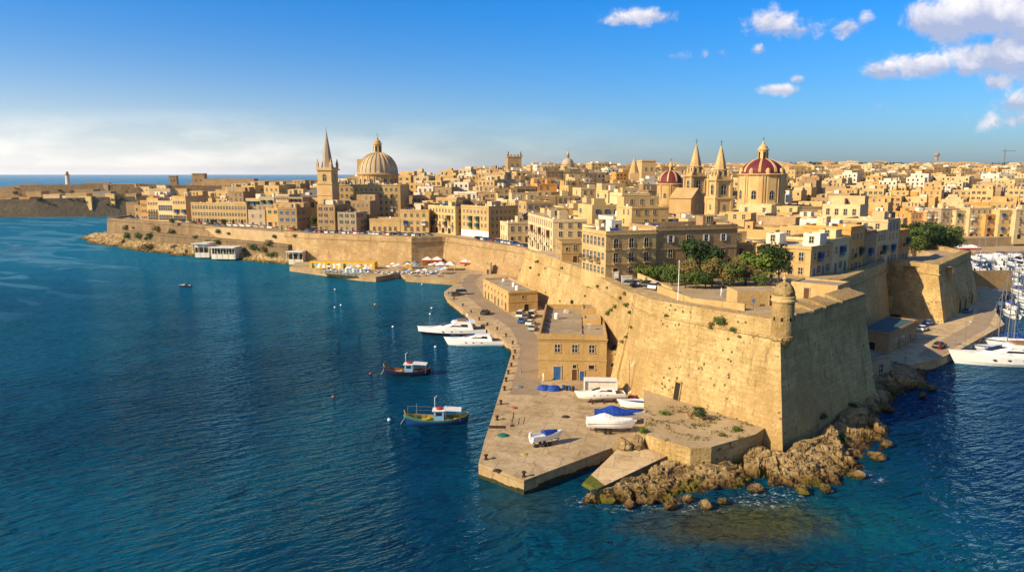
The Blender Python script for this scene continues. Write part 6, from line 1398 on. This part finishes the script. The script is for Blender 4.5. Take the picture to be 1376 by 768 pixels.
# sunken landing steps, railing, pipes on the quay edge
x, y = G(668, 573, 2.0); mb = MB(); mb.box(0,0,0,2.6,1.1,.05); 
for k in range(4): mb.box(-1.0+k*.66,0,.05,.5,.95,.04)
lab(mb.build('iron_grating', M['rust'], loc=(x,y-.2,2.015)), 'dark iron grating at the step of the quay edge', 'grating')
x, y = G(688, 572, 2.0); mb = MB(); mb.bar((0,0,0),(0,0,1.2),.05,6); mb.bar((.3,3.4,0),(.3,3.4,1.2),.05,6); mb.bar((0,0,1.15),(.3,3.4,1.15),.04,6); mb.bar((0,0,.6),(.3,3.4,.6),.04,6); mb.lathe(0,0,[(.3,0),(.3,.15)],10); lab(mb.build('railing', M['rust'], loc=(x,y,2.0)), 'short rusty railing near the iron grating', 'railing')
for (px, py, lb) in ((720,600,'old tyre beside the trailer with the small boat'),(852,529,'old tyre under the bastion wall')):
    x, y = G(px, py, 2.0); mb = MB(); mb.lathe(0,0,[(.2,.02),(.36,.0),(.42,.1),(.36,.22),(.2,.2),(.2,.02)],14,cap=False); lab(mb.build('tyre', M['rubber'], loc=(x,y,2.0)), lb, 'tyre')
r6 = random.Random(66)
for i in range(16):
    px = r6.uniform(842, 905); py = 530 + (px-842)*.42 + r6.uniform(-5,5); x, y = G(px, py, 2.0)
    mb = MB(); s = r6.uniform(.35,.8); c = r6.choice(['white_paint','rust','canvas_white','cream','grey_paint','luzzu_orange','brown_paint']); mb.box(0,0,0,s*1.5,s,s*.8,0,0,None,.9); mb.box(.1,0,s*.8,s*.8,s*.7,s*.3,.4)
    lab(mb.build('crate', M[c], loc=(x,y,2.0)), {'white_paint':'white','rust':'rusty','canvas_white':'off white','cream':'cream','grey_paint':'grey','luzzu_orange':'orange','brown_paint':'brown'}[c] + ' crate stacked under the bastion behind the boats', 'crate', 'crates under the bastion'); 
# mast and blue post under the bastion
x, y = G(845, 530, 2.0); mb = MB(); mb.bar((0,0,0),(0,0,6.5),.07,6); mb.bar((0,0,5),(.9,0,6.2),.05,5); lab(mb.build('pole', M['metal'], loc=(x,y,2.0)), 'thin metal pole standing by the bastion corner', 'pole')
# doorway and gun ports in the bastion foot
for (px, py, h, lb) in ((909,552,3.0,'tall dark doorway at the foot of the bastion'),):
    a = Vector((24.6,129)); b_ = Vector((40.4,107.6)); d = (b_-a).normalized(); n = Vector((d.y,-d.x)); p = a + d*9.0 + n*2.5
    mb = MB(); mb.bx(-.55,.55,-.04,.6,0,h,1); mb.bx(-.75,-.55,-.1,.6,0,h+.2,0); mb.bx(.55,.75,-.1,.6,0,h+.2,0); mb.bx(-.75,.75,-.1,.6,h,h+.25,0)
    o = mb.build('doorway', [M['wall_big'], M['dark']]); o.location = (p.x-.0, p.y, 4.0); o.rotation_euler = (-R_(10),0,atan2(d.y,d.x)); lab(o, lb, 'doorway')
p = face_pt(1, 0); 
for i, (a, b_, t_, zz, hh) in enumerate((((105,204),(112,217),7,1.9,5.0),((118.4,201),(148.4,235),16,1.9,4.0),((118.4,201),(148.4,235),24,1.9,3.4),((118.4,201),(148.4,235),34,2.2,3.2))):
    a = Vector(a); b_ = Vector(b_); d = (b_-a).normalized(); n = Vector((d.y,-d.x)); p = a + d*t_ + n*(2.9 if i else 2.2)
    mb = MB(); panel(mb, arch_pts(2.2, hh), -.25, 1.0, 1); P_ = arch_pts(2.2, hh); Q_ = arch_pts(2.9, hh+.35); mb.loft([[(x,-.3,z) for x,z in P_],[(x,-.35,z) for x,z in Q_],[(x,1,z) for x,z in Q_]],0,False,False)
    o = mb.build('arched_opening', [M['wall_big'], M['dark']]); o.location = (p.x, p.y, zz); o.rotation_euler = (0,0,atan2(d.y,d.x)); lab(o, ['tall arched gate in the angle of the shaded curtain wall','first dark arch low in the marina bastion','second dark arch low in the marina bastion','farthest dark arch low in the marina bastion'][i], 'arch')
# arch wall closing the marina road
x, y = 168, 262; mb = MB(); mb.box(0,0,-1,26,2.5,7.5,R_(5)); o = mb.build('wall', M['wall_far']); o['label'] = 'x'
t = thing('arched_wall', 'low wall with a dark arch where the marina road ends', 'wall', (x, y, 1.0)); o.parent = t; del o['label']; put('bigarch', t, -6, -1.35, 1, R_(5), 1.3)
# lamp posts
def lamp_post():
    t = thing('lamp_post', 'x', 'lamp post'); LAB.pop(); mb = MB(); mb.lathe(0,0,[(.18,0),(.14,.5),(.07,.6),(.05,6)],8); mb.bar((0,0,5.9),(1.0,0,6.3),.04,5); mb.build('post', M['grey_paint'], t); mb = MB(); mb.box(1.1,0,6.2,.6,.25,.14); mb.build('lamp', M['white_paint'], t); return t
for (px, py, z, lb) in ((661,405,2,'lamp post beside the yellow warehouse'),(700,500,2,'lamp post on the quay road by the stone warehouse'),(618,380,2,'lamp post at the bend of the quay'),(1216,492,1.9,'lamp post at the near end of the marina quay'),(1296,466,1.9,'lamp post on the marina quay edge'),(560,318,14,'lamp post on the rampart car park'),(470,315,14,'lamp post on the rampart near the modern block'),(150,293,14,'lamp post at the tip of the promenade'),(174,295,14,'lamp post on the promenade before the first houses')):
    x, y = G(px, py, z); place('lamp', lamp_post, (x, y, z), random.uniform(0,6), lb, 'lamp posts')
# people
def person_mesh(c1, c2, seed):
    me = bpy.data.meshes.new('person'); st = random.Random(seed).uniform(.1,.25)
    v = [(0,0,.95),(0,0,1.2),(0,0,1.45),(0,0,1.55),(0,0,1.70),(-.1,0,.9),(-.12,st,.5),(-.12,st*.8,.06),(-.12,st*.8+.16,.03),(.1,0,.9),(.12,-st,.5),(.12,-st*1.3,.06),(.12,-st*1.3+.16,.03),(-.2,0,1.4),(-.27,-.05,1.12),(-.26,.08,.86),(.2,0,1.4),(.27,.05,1.12),(.26,.12,.86)]
    e = [(0,1),(1,2),(2,3),(3,4),(0,5),(5,6),(6,7),(7,8),(0,9),(9,10),(10,11),(11,12),(2,13),(13,14),(14,15),(2,16),(16,17),(17,18)]
    r = [.13,.13,.14,.06,.11,.10,.07,.05,.04,.10,.07,.05,.04,.07,.05,.04,.07,.05,.04]
    me.from_pydata(v, e, []); me.materials.append(M[c1]); me.skin_vertices.new(name='s') if hasattr(me.skin_vertices, 'new') else None
    return me, r
def person(c1):
    def mk():
        me, r = person_mesh(c1, c1, hash(c1) % 7); o = ob('person', me); m = o.modifiers.new('skin', 'SKIN'); s = me.skin_vertices[0].data if me.skin_vertices else None
        if s:
            for i, q in enumerate(r): s[i].radius = (q, q)
            s[0].use_root = True
        m2 = o.modifiers.new('sub', 'SUBSURF'); m2.levels = 1; m2.render_levels = 1
        return tag(o, 'x', 'person')
    return mk
for (px, py, z, c, lb) in ((969,398,18.7,'white_paint','person in white walking before the garden trees'),(974,399,18.7,'grey_paint','person in grey beside the one in white'),(1012,412,18.7,'blue_paint','person in dark blue on the open bastion top'),(868,382,18.7,'grey_paint','person in grey standing by the palace garden wall'),(1262,470,1.9,'red_paint','person in red on the marina quay'),(1283,463,1.9,'grey_paint','person in grey on the marina quay'),(730,512,2,'white_paint','person in white by the blue door of the stone warehouse')):
    x, y = G(px, py, z); place(('per', c), person(c), (x, y, z+.02), random.uniform(0,6), lb)
# ------------------------------------------------------------------ bathing establishment and restaurants
x0, y0 = G(413, 361.5, 2.0); b = building('bathing_cabins', 'long low row of bright yellow bathing cabins under the far bastion', 'building', x0, y0+4, 2, R_(-8), 29, 4, 2.9, 'yellow_paint', 'roof', par=.1, cornice=False, base=.1)
for k in range(12): mb = MB(); mb.bx(1+k*2.35, 2.1+k*2.35, -.05, .1, .05, 2.1); mb.build('door', M['white_paint' if k % 3 else 'green_paint'], b)
def parasol(c):
    def mk():
        t = thing('parasol', 'x', 'parasol'); LAB.pop(); mb = MB(); mb.bar((0,0,0),(0,0,2.5),.04,5); mb.build('pole', M['metal'], t); mb = MB(); mb.lathe(0,0,[(1.5,2.0),(1.45,2.06),(.75,2.38),(.05,2.65)],8); mb.build('canopy', M[c], t); return t
    return mk
for i in range(46):
    c = r6.choice(['canvas_white','canvas_white','cabin_blue','canvas_white','yellow_paint'])
    if i < 22: px, py = r6.uniform(405, 500), r6.uniform(361, 368); lb = 'parasol before the yellow cabins'
    else: px, py = r6.uniform(520, 600), r6.uniform(360, 372); lb = 'parasol among the restaurant terraces'
    x, y = G(px, py, 2.0)
    if not inside(QUAY, x, y): continue
    place(('par', c), parasol(c), (x, y, 2.0), r6.uniform(0,6), {'canvas_white':'white','cabin_blue':'pale blue','yellow_paint':'yellow'}[c] + ' ' + lb, 'parasols along the harbour')
def sunbed(c):
    def mk():
        mb = MB(); mb.bx(-.95,.4,-.32,.32,.3,.38); mb.loft([[(.4,-.32,.3),(.4,.32,.3),(.4,.32,.38),(.4,-.32,.38)],[(1.0,-.32,.75),(1.0,.32,.75),(.97,.32,.82),(.97,-.32,.82)]],0)
        for sx in (-.8,.3):
            for s in (-.25,.25): mb.bar((sx,s,0),(sx,s,.3),.03,4)
        return tag(mb.build('sunbed', M[c]), 'x', 'sunbed')
    return mk
for i in range(36):
    px, py = 408 + (i % 18)*5.0, 364.5 + (i//18)*2.8; x, y = G(px, py, 2.0)
    if inside(QUAY, x, y): place(('sun', i % 2), sunbed(['cabin_blue','canvas_white'][i%2]), (x, y, 2.0), R_(70), ['pale blue','white'][i%2] + ' sunbed on the bathing deck', 'sunbeds on the bathing deck', 1.2)
mb = MB(); P_ = gq([(424,366.5),(478,371),(487,366),(440,362.5)], 2.0); mb.face([(x,y,2.03) for x,y in P_][::1]); lab(mb.build('pool', M['teal_glass']), 'pale teal sea pool set in the bathing deck', 'pool')
def tent(px0, px1, py, z, d, h, mt, lb, stripe=None, legs=True, rot=0):
    x, y = G(px0, py, z); x1, _ = G(px1, py, z); w = x1-x; t = thing('awning', lb, 'awning', (x, y, z), rot); mb = MB()
    n = max(2, int(w/3))
    for k in range(n): mb.loft([[(w*k/n,0,h-.7),(w*(k+1)/n-.04,0,h-.7),(w*(k+1)/n-.04,d,h-.5),(w*k/n,d,h-.5)],[(w*(k+.5)/n-.3,d*.4,h+.4),(w*(k+.5)/n+.3,d*.4,h+.4),(w*(k+.5)/n+.3,d*.6,h+.4),(w*(k+.5)/n-.3,d*.6,h+.4)]],0)
    mb.build('canopy', M[mt], t); mb = MB()
    for k in range(n+1):
        for q in (0.1, d-.1): mb.bar((w*k/n,q,0),(w*k/n,q,h-.6),.06,5)
    mb.build('frame', M['white_paint'], t)
    if stripe: mb = MB(); mb.bx(0,w,-.1,.0,h-1.5,h-.7); mb.bx(.2,w-.2,d-.2,d,0,h-.7); mb.build('screen', M[stripe], t)
    return t
tent(567, 594, 358, 2, 6, 3.6, 'canvas_white', 'restaurant terrace tent with red screens at the bastion corner', 'red_paint')
tent(586, 611, 364, 2, 6, 3.2, 'canvas_white', 'plain white restaurant tent in front of the red screened one')
tent(540, 562, 361, 2, 4, 2.8, 'grey_paint', 'grey terrace awning left of the white tents')
tent(618, 650, 361, 2, 6, 3.6, 'canvas_white', 'long white awning with red screen at the foot of the sunlit curtain wall', 'red_paint', rot=R_(-18))
tent(1288, 1318, 341, 6, 8, 3.4, 'canvas_white', 'white awning with red screens beside the marina trees', 'red_paint')
x, y = G(652, 368, 2); b = building('stone_kiosk', 'small white gate pillar house at the bend of the quay', 'kiosk', x, y, 2, R_(-10), 2.2, 2.5, 4.2, 'cream', par=.3); put('door_brown', b, 1.1, 0, .02, 0, (.7,1,.8))
def pav(px0, px1, py, h, lb, mt='white'):
    z = 3.2; x, y = G(px0, py, z); x1, _ = G(px1, py, z); w = x1-x; b = building('pavilion', lb, 'pavilion', x, y, z, R_(-8), w, 7, h, mt, 'roof_pale', par=.2, base=2.5); facade(b, 'F', w, 7, max(1, int(h/2.8)), 2.7, max(3, int(w/3)), 'shop', ground=['shop'], inset=.2)
    mb = MB(); mb.bx(-.6,w+.6,-2.2,.2,h-.1,h+.1)
    for k in range(int(w/3)+1): mb.bar((k*3,-2.0,-.5),(k*3,-2.0,h-.1),.1,6)
    mb.build('porch', M['white_paint'], b)
pav(262, 282, 339, 4.6, 'white two storey seaside pavilion on the rocky shore'); pav(284, 318, 341, 3.3, 'long white single storey seaside pavilion beside the taller one'); pav(345, 371, 340, 3.6, 'low pinkish pavilion on the rocky shore', 'cream'); pav(388, 408, 348, 3.6, 'small white pavilion left of the yellow cabins')
b = building('cafe', 'orange walled cafe under the lower retaining wall', 'building', *G(376, 340, 4), 4, R_(-20), 14, 6, 4.2, 'yellow_paint', 'roof'); facade(b, 'F', 14, 6, 1, 3, 4, 'shop', ground=['shop'])
# little boats hauled out along the harbour bend
for i in range(14):
    px = 508 + i*6.5; x, y = G(px, 372.5 + (1.5 if i % 2 else 0), 0); 
    if inside(QUAY, x, y): z = 2.0
    else: z = 0
    sb(x, y, R_(r6.uniform(60,110)), r6.choice(['gel','luzzu_blue','canvas_blue']), 'rowing boat by the restaurant terraces', 'rowing boats at the harbour bend', .6, z)
for (px, py, h, lb) in ((1060, 600, 0, ''),): pass
# crane and mast on the far hill
x = (1340-CX)/F*2300; t = thing('tower_crane', 'thin construction crane on the right horizon', 'crane', (x, 2300, 78)); mb = MB(); mb.box(0,0,0,2.2,2.2,34); mb.build('mast', M['grey_paint'], t); mb = MB(); mb.box(12,0,34,44,1.6,1.6); mb.box(0,0,34,2.5,2.5,6); mb.build('jib', M['grey_paint'], t)
x = (1250-CX)/F*2350; t = thing('water_tower', 'small dark tower on the right horizon', 'tower', (x, 2350, 84)); mb = MB(); mb.lathe(0,0,[(5,0),(5,14),(9,16),(9,22),(3,25)],12); mb.build('tower', M['grey'], t)
# ------------------------------------------------------------------ the town's ordinary houses
LM = [(300,'the seafront row'),(443,'the church spire'),(509,'the ribbed dome'),(600,'the rampart apartments'),(690,'the battlemented tower'),(762,'the skyline dome'),(850,'the skyline spire'),(900,'the small dome'),(955,'the twin towers'),(1022,'the great dome'),(1140,'the shaded street'),(1240,'the tree clump'),(1320,'the marina row')]
GARD = [(14,112),(20,178),(36,171),(55,180),(64,176),(66,150),(64,130),(38,108)]
def crop_ok(x, y, w, d, rot):
    for a, b in ((0,0),(w,0),(w,d),(0,d),(w/2,0)):
        u, v = x + a*cos(rot) - b*sin(rot), y + a*sin(rot) + b*cos(rot)
        if not inside(TOWN, u, v) or (v < 620 and edge_d(TOWN, u, v) < 8.5): return False
        if inside(GARD, u, v): return False
    return True
rt = random.Random(42); CAND = []
def fill(region, rot, ox, oy, cw, cd_, ny, nx, street=5.0, keep=.95, sz=1.0):
    c, s = cos(rot), sin(rot); u = 0; 
    for i in range(-nx, nx):
        ux = i*cw + (i//5)*street
        for j in range(-ny, ny):
            vy = j*cd_ + (j//2)*street*.9
            x, y = ox + ux*c - vy*s, oy + ux*s + vy*c
            if not region(x, y): continue
            if rt.random() > keep: continue
            px, py = PX(x, y, hz(x, y) + 8)
            if px < -60 or px > 1440: continue
            w, d = cw*rt.uniform(.86,1.0), cd_*rt.uniform(.82,1.0)
            if not crop_ok(x, y, w, d, rot) or hits(x, y, rot, w, d): continue
            h = rt.choice([5.4,6.4,8.0,9.2,10.4,12.4,14.2])*sz; CAND.append((x, y, rot, w, d, h))
fill(lambda x, y: x < -12 and y < 640 and x > -262, R_(-18), -100, 430, 11.5, 13, 24, 22)
fill(lambda x, y: x >= -12 and x < 62+ (y-180)*.12 and y < 640, R_(16), 20, 300, 13.5, 14.5, 28, 20)
fill(lambda x, y: x >= 62 + (y-180)*.12 and y < 640, R_(-38), 110, 260, 14, 14.5, 40, 40)
fill(lambda x, y: y >= 640 and y < 1150 and x > -60 and y < 1150, R_(12), 200, 800, 19, 21, 34, 38, 7, .82, 1.1)
fill(lambda x, y: y >= 640 and y < 1150 and x <= -60 and x > -300 and y > 640, R_(-10), -200, 800, 17, 19, 36, 30, 6, .6, .8)
fill(lambda x, y: y >= 1150 and y < 2500, R_(-10), 800, 1700, 30, 33, 38, 56, 12, .5, 1.1)
for k, c_ in enumerate(CAND):   # low roofs where the sea shows behind the left half of the town
    x, y, rot, w, d, h = c_
    if x < -100 and y < 640:
        hm = 42 - y*((10 if x < -150 else 4))/F - hz(x, y)
        CAND[k] = (x, y, rot, w, d, max(4.5, min(h, hm)))
for k, c_ in enumerate(CAND):   # low houses in front of the domed churches
    x, y, rot, w, d, h = c_; px = PX(x, y, hz(x, y))[0]
    if 850 < px < 1075 and y < 360: CAND[k] = (x, y, rot, w, d, min(h, 6.4))
def vis_size(c):
    x, y, rot, w, d, h = c; px, py = PX(x + w/2*cos(rot), y + w/2*sin(rot), hz(x,y)+h*.7)
    return (w*h)/(y*y) if -10 < px < 1386 else 0
CAND.sort(key=vis_size, reverse=True)
WALLS = ['honey','ochre','ochre','brown','honey','cream','honey','brown','grey','orange','honey','cream','ochre','white','brown','honey','cream']
CN = {'honey':'honey','cream':'cream','ochre':'ochre','white':'whitewashed','brown':'brown','grey':'grey','orange':'orange'}
def winds(fr): return fr
def bake(mb, x, y, z, rot, w, d, h, mi, far):
    c, s = cos(rot), sin(rot); T = lambda a, b, q: (x + a*c - b*s, y + a*s + b*c, z + q)
    o = [(0,0),(w,0),(w,d),(0,d)]; t = .5; ii = [(t,t),(w-t,t),(w-t,d-t),(t,d-t)]; par = .8
    mb.loft([[T(a,b,-8) for a,b in o],[T(a,b,h+par) for a,b in o],[T(a,b,h+par) for a,b in ii],[T(a,b,h) for a,b in ii]], mi, False, False); mb.face([T(a,b,h) for a,b in ii], 7)
    hw, hd = w*rt.uniform(.25,.5), d*rt.uniform(.25,.5); hx, hy = rt.uniform(.6, w-hw-.6), rt.uniform(.6, d-hd-.6); hh = rt.uniform(2,3.4)
    mb.loft([[T(a,b,h) for a,b in ((hx,hy),(hx+hw,hy),(hx+hw,hy+hd),(hx,hy+hd))],[T(a,b,h+hh) for a,b in ((hx,hy),(hx+hw,hy),(hx+hw,hy+hd),(hx,hy+hd))]], rt.choice([mi,mi,5,1]), False, True)
    for q in range(2 if far < 1200 else 0):
        a, b = rt.uniform(1,w-1), rt.uniform(1,d-1); mb.loft([[T(a+u*.6,b+v*.6,h) for u,v in ((-1,-1),(1,-1),(1,1),(-1,1))],[T(a+u*.5,b+v*.5,h+1.4) for u,v in ((-1,-1),(1,-1),(1,1),(-1,1))]], 5, False, True)
    fl = max(1, int(h/3)); ww = .6 if far < 900 else .8
    if far < 1700:
        for r in range(fl):
            zz = r*h/fl + 1.0
            for k in range(max(2, int(w/(3.2 if far < 900 else 5)))):
                n = max(2, int(w/(3.2 if far < 900 else 5))); a = w*(k+.5)/n
                if rt.random() < .15: continue
                e = 1.6
                mb.loft([[T(a-ww,-.05,zz),T(a+ww,-.05,zz),T(a+ww,-.05,zz+e),T(a-ww,-.05,zz+e)],[T(a-ww,.05,zz),T(a+ww,.05,zz),T(a+ww,.05,zz+e),T(a-ww,.05,zz+e)]], 8, True, False)
            for side in ((0,-1),) if x > 60 else ((0,-1),(1,1)):
                n = max(2, int(d/(3.5 if far < 900 else 6)))
                for k in range(n):
                    if rt.random() < .3: continue
                    b = d*(k+.5)/n; X = w if side[0] else 0; q = side[1]*.05
                    mb.loft([[T(X+q,b-ww,zz),T(X+q,b+ww,zz),T(X+q,b+ww,zz+1.6),T(X+q,b-ww,zz+1.6)],[T(X-q,b-ww,zz),T(X-q,b+ww,zz),T(X-q,b+ww,zz+1.6),T(X-q,b-ww,zz+1.6)]], 8, True, False)
BK = MB(); n_ind = 0; WORD = ['','one','two','three','four','five']
for c_ in CAND:
    x, y, rot, w, d, h = c_; z = hz(x + d*.2, y + d*.4); mt = rt.choice(WALLS) if x > -60 or y > 640 else rt.choice(['honey','ochre','cream','brown','grey','honey','brown'])
    px = PX(x, y, z)[0]; near = min(LM, key=lambda q: abs(q[0]-px)); side = 'left of' if px < near[0]-8 else 'right of' if px > near[0]+8 else 'near'
    if n_ind < 245:
        n_ind += 1; fl = max(1, min(4, int(h/2.9))); wr = rt.random() < .3; rfm = rt.choice(['roof','roof','roof','roof_pale'])
        lb = '%s %s storey house%s %s %s' % (CN[mt], WORD[fl], '' if rfm == 'roof' else ', pale roof,', side, near[1])
        root = thing('town_house', lb, 'house', (x, y, z), rot, 'ordinary houses of the town'); strg = [h/fl] if rt.random() < .4 else None
        mb, ms = shell(w, d, h, rt.choice([.5,.8,1.0]), rt.random() < .5, mt, rfm, strg, 8); mb.build('wall', ms, root)
        if d > 9 and rt.random() < .4:      # a taller rear part
            hh = rt.uniform(2.6, 3.4); mb, ms = shell(w*.98, d*.45, hh, .4, False, mt, 'roof', base=.05); u = mb.build('upper_storey', ms, root, loc=(w*.01, d*.54, h)); facade(u, 'F', w*.98, d*.45, 1, 3, 3, 'plain', rnd=rt, skip=.3)
        kk = rt.choice(['plain','plain','green','brown','tall','bluesh']); k2 = rt.choice(['plain','gal_green','gal_brown','gal_blue','gal_white','gal_red','balc','balc']); cols_ = rt.choice([2,3,3,4]) if w < 13 else 4
        fr_ = [k if q % 2 else k2 for q, k in enumerate([kk]*cols_)] if rt.random() < .45 else kk
        facade(root, 'F', w, d, fl, h/fl, cols_, [kk, fr_ if isinstance(fr_, list) else [kk], [kk]], ground=rt.choice([['door_brown','plain'],['door_green','plain'],['shop','plain']]), inset=.4, skip=.12, rnd=rt)
        facade(root, 'L', w, d, fl, h/fl, 3, kk, inset=.6, skip=.4, rnd=rt)
        if x < 60: facade(root, 'R', w, d, fl, h/fl, 3, kk, inset=.6, skip=.4, rnd=rt)
        roofscape(root, w, d, h, mt, rt, rt.choice([1,2,3,4]), rt.choice([0,1,1,2]))
    else: bake(BK, x, y, z, rot, w, d, h, ['honey','cream','ochre','brown','grey','white','orange'].index(mt), y)
o = BK.build('distant_houses', [M[k] for k in ('honey','cream','ochre','brown','grey','white','orange','roof','dark')]); tag(o, kind='stuff')
print('candidates', len(CAND), 'individual', n_ind)
# trees between the farther houses and on the far ridge
lc = MB(); rtt = random.Random(9)
def clump(x, y, z, R, n, s):
    for _ in range(n):
        p = Vector((rtt.gauss(0,1), rtt.gauss(0,1), rtt.gauss(0,1))).normalized(); q = R*rtt.random()**.4; c = Vector((x+p.x*q*1.4, y+p.y*q, z+R*.5+p.z*q*.7)); a = (p+Vector((rtt.uniform(-.6,.6),rtt.uniform(-.6,.6),.5))).normalized(); u = a.orthogonal().normalized()*s; v = a.cross(u); lc.face([c-u-v*.6, c+u-v*.5, c+u*.6+v, c-u*.7+v*.7])
for i in range(900):
    y = rtt.uniform(560, 2400); x = rtt.uniform(0, .72*y)
    if inside(TOWN, x, y) and noise.noise(Vector((x*.004, y*.004, 3))) > -.12: clump(x, y, hz(x, y)+3, rtt.uniform(4,9), 30, 1.5)
for i in range(900):
    y = rtt.uniform(2000, 2480); x = rtt.uniform(.33*y, .75*y); clump(x, y, hz(x, y), rtt.uniform(6,13), 24, 3.2)
tag(lc.build('distant_trees', M['leaf_dark']), kind='stuff')

# ------------------------------------------------------------------ the air
hm_ = bpy.data.materials.new('air'); hm_.use_nodes = True; nt = hm_.node_tree; nt.nodes.clear(); ou = nt.nodes.new('ShaderNodeOutputMaterial'); pv = nt.nodes.new('ShaderNodeVolumePrincipled')
pv.inputs['Color'].default_value = (.80,.86,.95,1); pv.inputs['Density'].default_value = HAZE; pv.inputs['Anisotropy'].default_value = .3; nt.links.new(pv.outputs[0], ou.inputs['Volume'])
if HAZE > 0:
    mb = MB(); mb.bx(-9000, 9000, -1500, 14000, -8.2, 160); tag(mb.build('haze', hm_), kind='stuff')
fin_labels()
